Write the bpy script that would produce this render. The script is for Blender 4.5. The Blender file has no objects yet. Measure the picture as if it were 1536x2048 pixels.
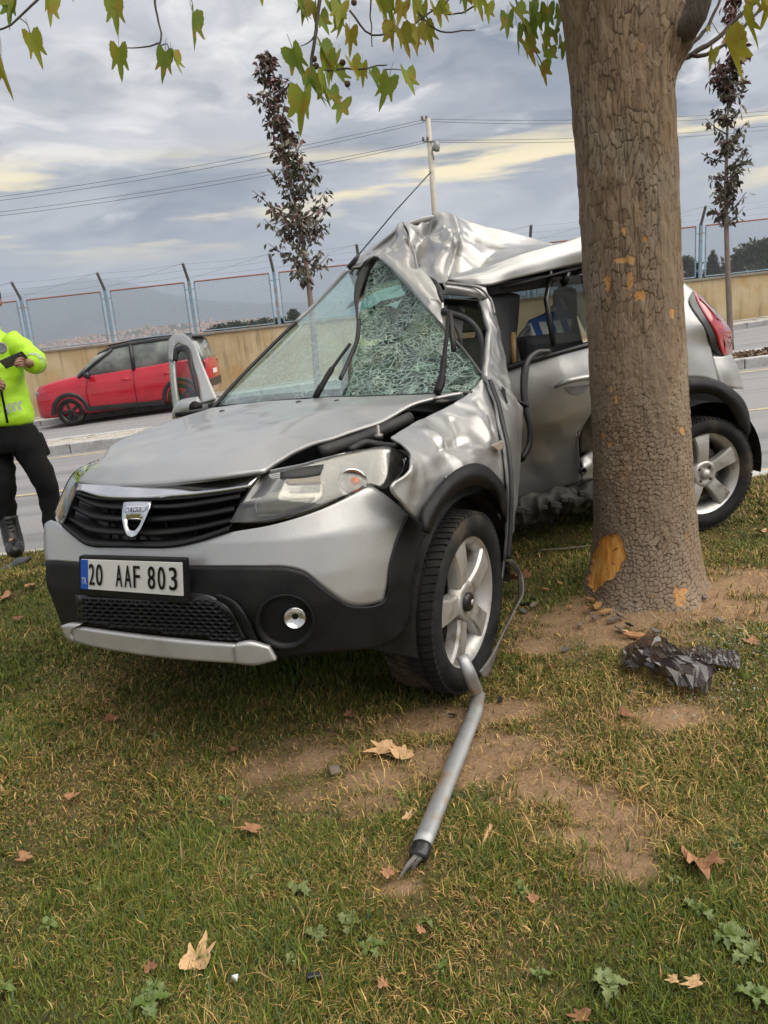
import bpy, bmesh, math, random
import numpy as np
from math import sin, cos, pi, radians, sqrt, atan2
from mathutils import Vector, Matrix

# ------------------------------------------------------------------ camera
FPX = 1541.0                      # focal length in photo pixels (26 mm phone lens)
PITCH, ROLL, CAMH = radians(14), radians(5), 1.27
_f = np.array([0, cos(PITCH), -sin(PITCH)])
_r0 = np.array([1.0, 0, 0]); _u0 = np.array([0, sin(PITCH), cos(PITCH)])
_R = cos(ROLL)*_r0 - sin(ROLL)*_u0
_U = sin(ROLL)*_r0 + cos(ROLL)*_u0
_C = np.array([0, 0, CAMH])
scene = bpy.context.scene
col = scene.collection
cam_d = bpy.data.cameras.new('camera')
cam = bpy.data.objects.new('camera', cam_d); col.objects.link(cam)
cam_d.sensor_fit = 'VERTICAL'; cam_d.sensor_height = 32.0
cam_d.lens = FPX/2048*32.0
cam_d.clip_start = 0.05; cam_d.clip_end = 60000
cam.matrix_world = Matrix(((_R[0], _U[0], -_f[0], _C[0]), (_R[1], _U[1], -_f[1], _C[1]),
                           (_R[2], _U[2], -_f[2], _C[2]), (0, 0, 0, 1)))
scene.camera = cam

# ------------------------------------------------------------------ light
SUN_EL, SUN_AZ = radians(60), radians(100)     # azimuth from +Y towards +X; soft light, high on the right
SKY_STRENGTH = 0.10
sun_d = bpy.data.lights.new('sun', 'SUN'); sun_d.energy = 2.2; sun_d.angle = radians(90)
sun_d.color = (1.0, 0.93, 0.83)
sun = bpy.data.objects.new('sun', sun_d); col.objects.link(sun)
_sd = Vector((sin(SUN_AZ)*cos(SUN_EL), cos(SUN_AZ)*cos(SUN_EL), sin(SUN_EL)))
sun.rotation_euler = _sd.to_track_quat('Z', 'Y').to_euler(); sun.location = (0, 0, 30)

scene.view_settings.view_transform = 'Standard'
scene.view_settings.look = 'None'
scene.view_settings.gamma = 1.0
scene.view_settings.use_curve_mapping = False
scene.view_settings.exposure = 1.45
scene.cycles.use_denoising = True
scene.cycles.max_bounces = 8
scene.cycles.transparent_max_bounces = 24
scene.cycles.volume_bounces = 0
scene.cycles.caustics_reflective = False
scene.cycles.caustics_refractive = False

# ------------------------------------------------------------------ node helpers
class NT:
    def __init__(s, tree): s.t = tree; s.n = tree.nodes; s.l = tree.links
    def new(s, kind, **kw):
        nd = s.n.new(kind)
        ins = kw.pop('ins', {})
        for k, v in kw.items(): setattr(nd, k, v)
        for k, v in ins.items(): s.set(nd, k, v)
        return nd
    def set(s, nd, k, v):
        sock = nd.inputs[k]
        if isinstance(v, bpy.types.NodeSocket): s.l.new(v, sock)
        else:
            if isinstance(v, (tuple, list)) and len(v) == 3 and sock.type == 'RGBA': v = (*v, 1)
            sock.default_value = v
    def math(s, op, a, b=0.0, c=None, clamp=False):
        nd = s.n.new('ShaderNodeMath'); nd.operation = op; nd.use_clamp = clamp
        s.set(nd, 0, a); s.set(nd, 1, b)
        if c is not None: s.set(nd, 2, c)
        return nd.outputs[0]
    def vmath(s, op, a, b=(0, 0, 0)):
        nd = s.n.new('ShaderNodeVectorMath'); nd.operation = op
        s.set(nd, 0, a)
        if op == 'SCALE': s.set(nd, 'Scale', b)
        else: s.set(nd, 1, b)
        return nd.outputs[0]
    def mix(s, fac, a, b, blend='MIX'):
        nd = s.n.new('ShaderNodeMix'); nd.data_type = 'RGBA'; nd.blend_type = blend
        s.set(nd, 0, fac); s.set(nd, 6, a); s.set(nd, 7, b)
        return nd.outputs[2]
    def ramp(s, fac, stops, interp='LINEAR'):
        nd = s.n.new('ShaderNodeValToRGB'); cr = nd.color_ramp; cr.interpolation = interp
        while len(cr.elements) < len(stops): cr.elements.new(0.5)
        for e, (p, c) in zip(cr.elements, stops):
            e.position = p; e.color = (*c, 1) if len(c) == 3 else c
        s.set(nd, 0, fac); return nd.outputs[0]
    def maprange(s, v, a, b, c=0.0, d=1.0, smooth=True):
        nd = s.n.new('ShaderNodeMapRange'); nd.interpolation_type = 'SMOOTHSTEP' if smooth else 'LINEAR'
        s.set(nd, 0, v); s.set(nd, 1, a); s.set(nd, 2, b); s.set(nd, 3, c); s.set(nd, 4, d)
        return nd.outputs[0]
    def noise(s, vec, scale, detail=4, rough=0.55, dist=0.0):
        nd = s.n.new('ShaderNodeTexNoise')
        if vec is not None: s.set(nd, 'Vector', vec)
        s.set(nd, 'Scale', scale); s.set(nd, 'Detail', detail); s.set(nd, 'Roughness', rough); s.set(nd, 'Distortion', dist)
        return nd.outputs[0]
    def voro(s, vec, scale, feature='F1', out=0, rnd=1.0):
        nd = s.n.new('ShaderNodeTexVoronoi'); nd.feature = feature
        s.set(nd, 'Vector', vec); s.set(nd, 'Scale', scale); s.set(nd, 'Randomness', rnd)
        return nd.outputs[out]
    def mapping(s, vec, scale=(1, 1, 1), loc=(0, 0, 0), rot=(0, 0, 0)):
        nd = s.n.new('ShaderNodeMapping'); s.set(nd, 'Vector', vec)
        nd.inputs['Scale'].default_value = scale; nd.inputs['Location'].default_value = loc
        nd.inputs['Rotation'].default_value = rot
        return nd.outputs[0]

MATS = {}
def newmat(name):
    m = bpy.data.materials.new(name); m.use_nodes = True
    t = NT(m.node_tree); t.n.clear()
    out = t.new('ShaderNodeOutputMaterial'); b = t.new('ShaderNodeBsdfPrincipled')
    t.l.new(b.outputs[0], out.inputs[0])
    MATS[name] = m
    return m, t, b, out
def pm(name, c1, c2=None, scale=8.0, rough=0.6, rough2=None, metal=0.0, bump=0.0, bscale=None, coat=0.0, spec=None,
       c3=None, s3=2.0, stretch=(1, 1, 1), coatrough=0.03):
    """procedural surface: two-tone noise colour, optional third large-scale tone, roughness noise, fine relief"""
    if name in MATS: return MATS[name]
    m, t, b, out = newmat(name)
    tc = t.new('ShaderNodeTexCoord'); v = t.mapping(tc.outputs['Object'], stretch)
    if c2 is None: c2 = tuple(x*0.82 for x in c1)
    n = t.noise(v, scale, 5)
    c = t.mix(t.maprange(n, 0.3, 0.7), c1, c2)
    if c3 is not None: c = t.mix(t.maprange(t.noise(v, s3, 4), 0.5, 0.72), c, c3)
    t.set(b, 'Base Color', c)
    t.set(b, 'Roughness', t.maprange(t.noise(v, scale*1.7, 4), 0.3, 0.7, rough, rough if rough2 is None else rough2))
    t.set(b, 'Metallic', metal)
    if coat: t.set(b, 'Coat Weight', coat); t.set(b, 'Coat Roughness', coatrough)
    if spec is not None: t.set(b, 'Specular IOR Level', spec)
    if bump:
        bn = t.new('ShaderNodeBump', ins={'Strength': 1.0, 'Distance': bump, 'Height': t.noise(v, bscale or scale*3, 5)})
        t.set(b, 'Normal', bn.outputs[0])
    return m

# ------------------------------------------------------------------ world: overcast sky
world = bpy.data.worlds.new('World'); scene.world = world; world.use_nodes = True
w = NT(world.node_tree); w.n.clear()
wo = w.new('ShaderNodeOutputWorld'); bg = w.new('ShaderNodeBackground')
w.l.new(bg.outputs[0], wo.inputs[0])
sky = w.new('ShaderNodeTexSky', sky_type='NISHITA', sun_disc=False, sun_elevation=SUN_EL, sun_rotation=SUN_AZ,
            air_density=1.2, dust_density=2.0)
tcw = w.new('ShaderNodeTexCoord')
dirv = w.vmath('NORMALIZE', tcw.outputs['Generated'])
sx = w.new('ShaderNodeSeparateXYZ', ins={0: dirv})
el = w.math('MAXIMUM', sx.outputs[2], 0.0)
den = w.math('ADD', el, 0.24)
cp = w.new('ShaderNodeCombineXYZ', ins={0: w.math('DIVIDE', sx.outputs[0], den), 1: w.math('DIVIDE', sx.outputs[1], den), 2: 0.0}).outputs[0]
warp = w.new('ShaderNodeTexNoise', ins={'Vector': cp, 'Scale': 1.2, 'Detail': 5.0})
cpw = w.vmath('ADD', cp, w.vmath('SCALE', w.vmath('SUBTRACT', warp.outputs['Color'], (0.5, 0.5, 0.5)), 0.9))
n1 = w.noise(w.mapping(cpw, (0.85, 1.0, 1), (3.1, 1.7, 0)), 1.25, 9, 0.58)
n2 = w.noise(w.mapping(cpw, (0.75, 1.0, 1), (7.3, 4.2, 0)), 3.0, 8, 0.60)
n3 = w.noise(w.mapping(cpw, (0.45, 1.0, 1), (1.3, 9.2, 0)), 1.5, 6, 0.6)
sky100 = w.vmath('SCALE', sky.outputs[0], SKY_STRENGTH)
# thin high veil over the blue, then two decks of grey cloud
veil = w.mix(0.88, sky100, (0.27, 0.258, 0.258))
shade = w.ramp(w.math('ADD', w.math('MULTIPLY', n1, 0.7), w.math('MULTIPLY', n2, 0.3)),
               [(0.40, (0.060, 0.071, 0.098)), (0.47, (0.100, 0.112, 0.138)), (0.54, (0.20, 0.203, 0.215)), (0.63, (0.47, 0.45, 0.43))])
cover = w.maprange(n3, 0.36, 0.50)
cl = w.mix(cover, veil, shade)
bright = w.maprange(w.noise(w.mapping(cpw, (0.75, 1.15, 1), (12.7, 5.1, 0)), 2.2, 9, 0.60), 0.55, 0.70)
cl = w.mix(w.math('MULTIPLY', bright, 0.75), cl, (0.62, 0.585, 0.545))
# low band where the cloud breaks over the horizon: pale, with yellow openings lit from behind
low = w.maprange(el, 0.0, 0.15, 1.0, 0.0)
cl = w.mix(w.math('MULTIPLY', low, 0.75), cl, (0.45, 0.415, 0.39))
gap = w.maprange(w.noise(w.mapping(tcw.outputs['Generated'], (3.2, 3.2, 26.0), (0.4, 0.3, 0.35)), 1.0, 5, 0.55), 0.50, 0.62)
band = w.math('MULTIPLY', w.maprange(el, 0.075, 0.125), w.maprange(el, 0.16, 0.22, 1.0, 0.0))
glow = w.math('MULTIPLY', gap, band)
cl = w.mix(w.math('MULTIPLY', glow, 0.90), cl, (0.84, 0.67, 0.30))
w.set(bg, 'Color', cl)
w.set(bg, 'Strength', w.math('ADD', 0.80, w.math('MULTIPLY', el, 0.55)))      # overcast skies brighten towards the zenith

# ------------------------------------------------------------------ geometry helpers
def A(p): return np.array(p, dtype=float)
def ray(u, v): return _f + (u-768)/FPX*_R - (v-1024)/FPX*_U
def D(u, v, z): return _C + z*ray(u, v)
def G(u, v, h=0.0):
    d = ray(u, v); return _C + d*(h-CAMH)/d[2]
def PLN(u, v, p0, n):
    d = ray(u, v); return _C + d*(np.dot(A(p0)-_C, n)/np.dot(d, n))

def link(o, parent=None):
    col.objects.link(o)
    if parent is not None:
        o.parent = parent
        o.matrix_parent_inverse = WORLD[parent.name].inverted()
    WORLD[o.name] = Matrix.Identity(4)
    return o
WORLD = {}
def thing(name, label, cat, loc=(0, 0, 0), group=None):
    o = bpy.data.objects.new(name, None); col.objects.link(o)
    o.location = Vector([float(x) for x in loc]); o.empty_display_size = 0.1
    WORLD[o.name] = Matrix.Translation(o.location)
    return tag(o, label, cat, group)
def tag(o, label=None, cat=None, group=None, kind=None):
    if label: o['label'] = label
    if cat: o['category'] = cat
    if group: o['group'] = group
    if kind: o['kind'] = kind
    return o
def mk(name, V, Fc, mat=None, parent=None, smooth=True, solid=0.0, bevel=0.0, sub=0):
    """one mesh object from world-space vertices"""
    me = bpy.data.meshes.new(name)
    me.from_pydata([tuple(float(c) for c in p) for p in V], [], [tuple(int(i) for i in f) for f in Fc])
    me.update()
    if mat is not None:
        for mm in (mat if isinstance(mat, list) else [mat]): me.materials.append(mm)
    if smooth: me.polygons.foreach_set('use_smooth', [True]*len(me.polygons))
    o = bpy.data.objects.new(name, me)
    if bevel:
        md = o.modifiers.new('bevel', 'BEVEL'); md.width = bevel; md.segments = 2; md.limit_method = 'ANGLE'; md.angle_limit = radians(35)
    if sub:
        md = o.modifiers.new('sub', 'SUBSURF'); md.levels = sub; md.render_levels = sub
    if solid:
        md = o.modifiers.new('solid', 'SOLIDIFY'); md.thickness = solid; md.offset = -1.0
    return link(o, parent)
def fastmesh(name, V, Fq, mat, parent=None, smooth=False, colors=None, attrs=None):
    """numpy mesh; faces all quads or all tris"""
    V = np.asarray(V, dtype=np.float32); Fq = np.asarray(Fq, dtype=np.int32)
    me = bpy.data.meshes.new(name); k = Fq.shape[1]
    me.vertices.add(len(V)); me.vertices.foreach_set('co', V.ravel())
    me.loops.add(Fq.size); me.loops.foreach_set('vertex_index', Fq.ravel())
    me.polygons.add(len(Fq)); me.polygons.foreach_set('loop_start', np.arange(0, Fq.size, k, dtype=np.int32))
    try: me.polygons.foreach_set('loop_total', np.full(len(Fq), k, dtype=np.int32))
    except Exception: pass
    if smooth: me.polygons.foreach_set('use_smooth', np.ones(len(Fq), dtype=bool))
    me.update(calc_edges=True)
    if colors is not None:
        at = me.color_attributes.new('col', 'FLOAT_COLOR', 'POINT')
        c4 = np.ones((len(V), 4), dtype=np.float32); c4[:, :3] = colors
        at.data.foreach_set('color', c4.ravel())
    for an, av in (attrs or {}).items():
        at = me.attributes.new(an, 'FLOAT', 'POINT'); at.data.foreach_set('value', np.asarray(av, dtype=np.float32))
    if mat is not None: me.materials.append(mat)
    o = bpy.data.objects.new(name, me)
    return link(o, parent)

def crom(P, n):
    """Catmull-Rom resample of a polyline (any dimension) at n points, chord parameter"""
    P = np.asarray(P, dtype=float)
    if len(P) == 2: return P[0] + (P[1]-P[0])*np.linspace(0, 1, n)[:, None]
    d = np.linalg.norm(np.diff(P, axis=0), axis=1); t = np.r_[0, np.cumsum(np.maximum(d, 1e-9))]; t /= t[-1]
    M = np.zeros_like(P)
    for i in range(1, len(P)-1):
        h0, h1 = t[i]-t[i-1], t[i+1]-t[i]
        M[i] = ((P[i]-P[i-1])/h0*h1 + (P[i+1]-P[i])/h1*h0)/(h0+h1)
    M[0] = (P[1]-P[0])/(t[1]-t[0]); M[-1] = (P[-1]-P[-2])/(t[-1]-t[-2])
    x = np.linspace(0, 1, n); k = np.clip(np.searchsorted(t, x, 'right')-1, 0, len(P)-2)
    h = (t[k+1]-t[k]); q = ((x-t[k])/h)[:, None]; h = h[:, None]
    return ((2*q**3-3*q**2+1)*P[k] + (q**3-2*q**2+q)*h*M[k] + (-2*q**3+3*q**2)*P[k+1] + (q**3-q**2)*h*M[k+1])
def lin(P, n):
    P = np.asarray(P, dtype=float)
    d = np.linalg.norm(np.diff(P, axis=0), axis=1); t = np.r_[0, np.cumsum(d)]; t /= t[-1]
    x = np.linspace(0, 1, n)
    return np.stack([np.interp(x, t, P[:, k]) for k in range(P.shape[1])], 1)
def gridfaces(nu, nv, flip=False, closeu=False):
    f = []
    for j in range(nv-1):
        for i in range(nu if closeu else nu-1):
            a, b = j*nu+i, j*nu+(i+1) % nu
            q = (a, b, b+nu, a+nu)
            f.append(q[::-1] if flip else q)
    return f
def patch_pts(rows, nu, nv, rs=crom):
    R_ = np.stack([rs(r, nu) for r in rows])           # rows x nu x k
    out = np.stack([crom(R_[:, i], nv) for i in range(nu)], 1)   # nv x nu x k
    return out
def patch(name, rows, nu, nv, mat, parent, solid=0.0, disp=None, flip=False, rs=crom, smooth=True, toward=True):
    P = patch_pts(rows, nu, nv, rs)
    if disp is not None:
        du = np.gradient(P, axis=1); dv = np.gradient(P, axis=0)
        N = np.cross(du, dv); N /= (np.linalg.norm(N, axis=2, keepdims=True)+1e-12)
        sgn = np.sign(np.sum(N*(_C-P), axis=2).mean()) or 1.0
        P = P + (sgn*N)*disp(P)[..., None]
    if toward:      # outer face towards the photographer, so that the solidify goes inwards
        m = P[nv//2, nu//2]; a = P[nv//2, min(nu//2+1, nu-1)]-m; b = P[min(nv//2+1, nv-1), nu//2]-m
        flip = np.dot(np.cross(a, b), _C-m) < 0
    return mk(name, P.reshape(-1, 3), gridfaces(nu, nv, flip), mat, parent, smooth, solid)

def tube(path, radius, n=8, closed_ends=True, flat=None):
    """verts, faces of a tube along 3D points; radius scalar or list; flat=(a,b) scales the section"""
    P = np.asarray(path, dtype=float); m = len(P)
    r = np.full(m, radius) if np.isscalar(radius) else np.asarray(radius, float)
    T = np.gradient(P, axis=0); T /= (np.linalg.norm(T, axis=1, keepdims=True)+1e-12)
    up = np.array([0, 0, 1.0]) if abs(T[0, 2]) < 0.9 else np.array([1.0, 0, 0])
    Nn = np.cross(T[0], up); Nn /= np.linalg.norm(Nn)
    V = []; sa, sb = flat or (1, 1)
    for i in range(m):
        Nn = Nn - T[i]*np.dot(Nn, T[i]); Nn /= (np.linalg.norm(Nn)+1e-12)
        B = np.cross(T[i], Nn)
        for k in range(n):
            a = 2*pi*k/n
            V.append(P[i] + r[i]*(cos(a)*sa*Nn + sin(a)*sb*B))
    Fc = gridfaces(n, m, closeu=True)
    if closed_ends: Fc += [tuple(range(n))[::-1], tuple(range((m-1)*n, m*n))]
    return V, Fc
class MB:
    """collects pieces into one mesh"""
    def __init__(s): s.V = []; s.F = []
    def add(s, V, Fc):
        o = len(s.V); s.V += [A(p) for p in V]; s.F += [tuple(i+o for i in f) for f in Fc]; return s
    def tube(s, path, r, n=8, **k): return s.add(*tube(path, r, n, **k))
    def box(s, c, hx, hy, hz, ax=None):
        """box: centre, half sizes, 3 axes"""
        ax = np.eye(3) if ax is None else np.asarray(ax)
        V = [A(c)+sx_*hx*ax[0]+sy_*hy*ax[1]+sz_*hz*ax[2] for sz_ in (-1, 1) for sy_ in (-1, 1) for sx_ in (-1, 1)]
        return s.add(V, [(0, 2, 3, 1), (4, 5, 7, 6), (0, 1, 5, 4), (2, 6, 7, 3), (0, 4, 6, 2), (1, 3, 7, 5)])
    def prism(s, poly, off):
        """polygon (3D points) extruded by vector off"""
        n = len(poly); V = [A(p) for p in poly]+[A(p)+A(off) for p in poly]
        return s.add(V, [tuple(range(n))[::-1], tuple(range(n, 2*n))]+[(i, (i+1) % n, (i+1) % n+n, i+n) for i in range(n)])
    def lathe(s, c, axis, prof, n=32, ref=None):
        """profile [(along axis, radius)] turned about axis through c"""
        axis = A(axis)/np.linalg.norm(axis); ref = A(ref) if ref is not None else (np.array([0, 0, 1.0]) if abs(axis[2]) < .9 else np.array([1.0, 0, 0]))
        e1 = ref-axis*np.dot(ref, axis); e1 /= np.linalg.norm(e1); e2 = np.cross(axis, e1)
        V = [A(c)+axis*a+r*(cos(2*pi*k/n)*e1+sin(2*pi*k/n)*e2) for a, r in prof for k in range(n)]
        return s.add(V, gridfaces(n, len(prof), closeu=True))
    def build(s, name, mat, parent=None, **k): return mk(name, s.V, s.F, mat, parent, **k)

def vnoise(P, seed=0):
    """cheap smooth value noise for numpy arrays (...,3) -> (-1..1)"""
    P = np.asarray(P); i = np.floor(P).astype(np.int64); f = P-i; f = f*f*(3-2*f)
    def h(ix, iy, iz):
        n = (ix*374761393 + iy*668265263 + iz*2147483647 + seed*974634777) & 0x7fffffff
        n = (n ^ (n >> 13))*1274126177 & 0x7fffffff
        return ((n ^ (n >> 16)) & 0xffff)/32767.5-1
    r = 0
    for dx in (0, 1):
        for dy in (0, 1):
            for dz in (0, 1):
                wgt = (f[..., 0] if dx else 1-f[..., 0])*(f[..., 1] if dy else 1-f[..., 1])*(f[..., 2] if dz else 1-f[..., 2])
                r = r+wgt*h(i[..., 0]+dx, i[..., 1]+dy, i[..., 2]+dz)
    return r
def fbm(P, octv=3, seed=0):
    r = 0; a = 1
    for k in range(octv): r = r+a*vnoise(np.asarray(P)*2**k, seed+k); a *= .5
    return r
def text_mesh(txt, size=1.0, extrude=0.0):
    """lettering as mesh data (baseline left at 0,0)"""
    cu = bpy.data.curves.new('lettering', 'FONT'); cu.body = txt; cu.size = size; cu.extrude = extrude
    o = bpy.data.objects.new('lettering', cu); col.objects.link(o)
    dg = bpy.context.evaluated_depsgraph_get(); me = bpy.data.meshes.new_from_object(o.evaluated_get(dg))
    V = np.array([tuple(v.co) for v in me.vertices]); Fc = [tuple(p.vertices) for p in me.polygons]
    bpy.data.objects.remove(o); bpy.data.curves.remove(cu); bpy.data.meshes.remove(me)
    return V, Fc
def lettering(name, txt, org, ex, ey, width, height, mat, parent, bold=0.0, lift=0.0):
    """text stretched into the box org + [0,width]*ex + [0,height]*ey"""
    V, Fc = text_mesh(txt, 1.0)
    mn, mx = V.min(0), V.max(0); s = (mx-mn); s[s == 0] = 1
    q = (V-mn)/s; n = np.cross(ex, ey)
    P = [A(org)+A(ex)*width*p[0]+A(ey)*height*p[1]+n*lift for p in q]
    return mk(name, P, Fc, mat, parent, smooth=False)
HAZE = 1.2e-4
rnd = random.Random(7); nr = np.random.default_rng(11)
# ================================================================== the setting
def road_h(X, Y):
    """the road climbs to the right, more so across on its far side"""
    t = np.clip((np.asarray(Y)-5.0)/13.0, 0, 1); Xc = np.clip(X, -60, 60)
    return -0.12 - 0.13*t + Xc*(0.022+0.028*t)
def on_road(u, v, off=0.0):
    d = ray(u, v); lo, hi = 2.0, 60.0
    for _ in range(60):
        m = (lo+hi)/2; p = _C+d*m
        if p[2] > road_h(p[0], p[1])+off: lo = m
        else: hi = m
    return _C+d*lo
KERB_Y, MED0, MED1, FAR0, WALL_Y = 5.25, 12.25, 13.6, 20.4, 22.4

# --- lawn relief: nearly flat, a low mound of soil round the tree, a fall towards the kerb
TREE = A([1.115, 3.17, 0.0])
def lawn_h(X, Y):
    X = np.asarray(X, float); Y = np.asarray(Y, float)
    d = np.hypot(X-TREE[0], Y-TREE[1])
    h = 0.045*np.exp(-(d/0.42)**2)
    P = np.stack([X, Y, X*0], -1)
    h = h+0.012*vnoise(P*1.7, 3)+0.006*vnoise(P*5.1, 4)
    e = np.clip((Y-4.3)/0.9, 0, 1)
    tgt = np.minimum(road_h(X, KERB_Y)+0.10, 0.02)
    return h*(1-e)+e*tgt
# bare patches of soil: (u, v, half width m, half depth m)
BARE = [(G(640, 1520), .20, .10), (G(790, 1545), .26, .13), (G(930, 1540), .15, .12), (G(1090, 1580), .13, .13), (G(1230, 1640), .13, .13), (G(1180, 1690), .12, .07), (G(760, 1620), .10, .10),
        (G(1010, 1500), .16, .08), (G(790, 1775), .05, .03), (G(860, 1440), .2, .06), (G(1215, 1735), .10, .05),
        (TREE+A([-.25, -.28, 0]), .40, .24), (TREE+A([.45, -.05, 0]), .42, .24), (TREE+A([0, -.3, 0]), .50, .13), (G(1080, 1290), .22, .10), (G(1330, 1440), .16, .06), (G(1480, 1220), .3, .14), (G(1020, 1420), .14, .06), (G(1150, 1500), .10, .06)]
def soil(X, Y):
    """1 on bare soil, 0 in turf"""
    X = np.asarray(X, float); Y = np.asarray(Y, float); s = np.zeros(X.shape)
    P = np.stack([X, Y, X*0], -1); wob = 0.34*fbm(P*4.0, 3, 5)+.34*fbm(P*14.0, 3, 6)
    for c, a, b in BARE:
        r = np.hypot((X-c[0])/a, (Y-c[1])/b); s = np.maximum(s, np.clip((1.42+1.3*wob-r)/.85, 0, 1))
    return s
def straw(X, Y):
    P = np.stack([X, Y, X*0], -1)
    s = 0.40+0.40*fbm(P*1.25+3.3, 3, 9)+.30*fbm(P*5.5+1.3, 3, 19)
    d = np.hypot(X-(TREE[0]-.1), Y-(TREE[1]-.9)); s = s+0.45*np.exp(-(d/0.75)**2)
    s = s - 0.25*np.exp(-((Y-1.2)/0.25)**2)
    return np.clip(s, 0, 1)

m, t, b, out = newmat('soil_turf')
at = t.new('ShaderNodeAttribute', attribute_name='soil'); st = t.new('ShaderNodeAttribute', attribute_name='straw')
tc = t.new('ShaderNodeTexCoord'); v = tc.outputs['Object']
turf = t.mix(st.outputs['Fac'], (0.088, 0.082, 0.026), (0.20, 0.138, 0.064))
turf = t.mix(t.maprange(t.noise(v, 60, 5, .7), .35, .65), turf, t.mix(0.5, turf, (0.05, 0.042, 0.02)))
earth = t.mix(t.maprange(t.noise(v, 9, 6, .65), .35, .68), (0.33, 0.215, 0.125), (0.23, 0.145, 0.082))
earth = t.mix(t.maprange(t.noise(v, 90, 4, .7), .45, .75), earth, (0.40, 0.28, 0.17))
t.set(b, 'Base Color', t.mix(at.outputs['Fac'], turf, earth)); t.set(b, 'Roughness', 0.95); t.set(b, 'Specular IOR Level', .15)
bn = t.new('ShaderNodeBump', ins={'Strength': 0.8, 'Distance': 0.018, 'Height': t.noise(v, 55, 7, .75)}); t.set(b, 'Normal', bn.outputs[0])

xs = np.r_[np.linspace(-60, -4.2, 24), np.linspace(-4, 4, 200), np.linspace(4.2, 60, 24)]
ys = np.r_[np.linspace(-30, .6, 24), np.linspace(.7, KERB_Y-.14, 120)]
XX, YY = np.meshgrid(xs, ys); ZZ = lawn_h(XX, YY)
lawn = fastmesh('lawn', np.stack([XX, YY, ZZ], -1).reshape(-1, 3), gridfaces(len(xs), len(ys)), MATS['soil_turf'], smooth=True,
                attrs={'soil': soil(XX, YY).ravel(), 'straw': straw(XX, YY).ravel()})
tag(lawn, kind='structure')

# --- grass blades
m, t, b, out = newmat('grass_blade')
at = t.new('ShaderNodeAttribute', attribute_name='col')
t.set(b, 'Base Color', at.outputs['Color']); t.set(b, 'Roughness', 0.6); t.set(b, 'Specular IOR Level', .25)
t.set(b, 'Subsurface Weight', 0.0)
def blades(n, x0, x1, y0, y1, wmul, seed):
    g = np.random.default_rng(seed)
    X = g.uniform(x0, x1, n); Y = g.uniform(y0, y1, n)
    so = soil(X, Y); stw = straw(X, Y)
    P = np.stack([X, Y, X*0], -1)
    clump = vnoise(P*7.0, 21)*.5+vnoise(P*16.0, 22)*.5
    keep = g.random(n) < np.clip(1.0-.90*so, 0.10, 1)*np.clip(0.75+0.5*clump, .25, 1)
    # keep off tree trunk and road
    keep &= np.hypot(X-TREE[0], Y-TREE[1]) > .26
    X, Y, so, stw, clump = X[keep], Y[keep], so[keep], stw[keep], clump[keep]; n = len(X)
    dry = g.random(n) < (-.07+0.60*stw+.40*so)
    lay = np.where(dry, g.uniform(.75, 1.55, n), np.abs(g.normal(.62, .38, n)))            # lean from vertical
    L = np.where(dry, g.uniform(.014, .044, n), g.uniform(.012, .033, n))*(1+.45*clump)
    L *= np.where(g.random(n) < .05, 1.8, 1.0)*np.clip(1+.55*vnoise(np.stack([X, Y, X*0], -1)*3.1, 77), .5, 1.6)
    Wd = np.where(dry, g.uniform(.0006, .0013, n), g.uniform(.0008, .0018, n))*wmul*np.where(g.random(n) < .10, 2.0, 1.0)
    flow = vnoise(np.stack([X, Y, X*0], -1)*2.2, 31)*2.6
    az = np.where(dry, g.uniform(0, 6.283, n), flow+g.normal(0, 1.7, n))
    dx, dy = np.cos(az), np.sin(az); px_, py_ = -dy, dx
    Z = lawn_h(X, Y)-.002
    base = np.stack([X, Y, Z], -1); side = np.stack([px_, py_, X*0], -1)*Wd[:, None]
    a1 = lay*.6; a2 = np.minimum(lay*1.35, 1.62)
    p1 = base+np.stack([dx*np.sin(a1), dy*np.sin(a1), np.cos(a1)], -1)*(L*.5)[:, None]
    p2 = p1+np.stack([dx*np.sin(a2), dy*np.sin(a2), np.cos(a2)], -1)*(L*.5)[:, None]
    p2[:, 2] = np.maximum(p2[:, 2], Z+.003)
    V = np.stack([base-side, base+side, p1+side*.8, p1-side*.8, p2], 1)
    green = np.array([.120, .150, .022])*g.uniform(.55, 1.35, (n, 1))*np.stack([g.uniform(.8, 1.25, n), np.ones(n), g.uniform(.7, 1.3, n)], -1)
    blue = np.array([.080, .130, .055])*g.uniform(.7, 1.2, (n, 1))
    green = np.where((g.random(n) < .12)[:, None], blue, green)
    dryc = np.array([.45, .31, .125])*g.uniform(.35, 1.45, (n, 1))*np.stack([np.ones(n), g.uniform(.82, 1.05, n), g.uniform(.6, 1.1, n)], -1)
    C = np.where(dry[:, None], dryc, green)
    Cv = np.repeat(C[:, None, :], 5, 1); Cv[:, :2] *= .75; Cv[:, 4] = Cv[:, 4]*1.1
    return V, Cv
VV, CC = [], []
for args in [(150000, -1.05, 1.05, .98, 1.75, .8, 1), (150000, -1.7, 1.75, 1.75, 2.7, 1.0, 2), (140000, -2.6, 2.6, 2.7, 4.0, 1.4, 3),
             (110000, -3.6, 3.6, 4.0, 5.08, 1.7, 4), (40000, -3.6, -1.05, .6, 2.7, 2.2, 5), (40000, 1.05, 3.6, .6, 2.7, 2.2, 6), (16000, -9, 9, -1, 5.05, 3.2, 7)]:
    V_, C_ = blades(*args); VV.append(V_); CC.append(C_)
VV = np.concatenate(VV); CC = np.concatenate(CC); nb = len(VV)
ix = (np.arange(nb)*5)[:, None]
tri = np.concatenate([ix+[0, 1, 2], ix+[0, 2, 3], ix+[3, 2, 4]])
grass = fastmesh('grass', VV.reshape(-1, 3), tri, MATS['grass_blade'], colors=CC.reshape(-1, 3))
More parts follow.
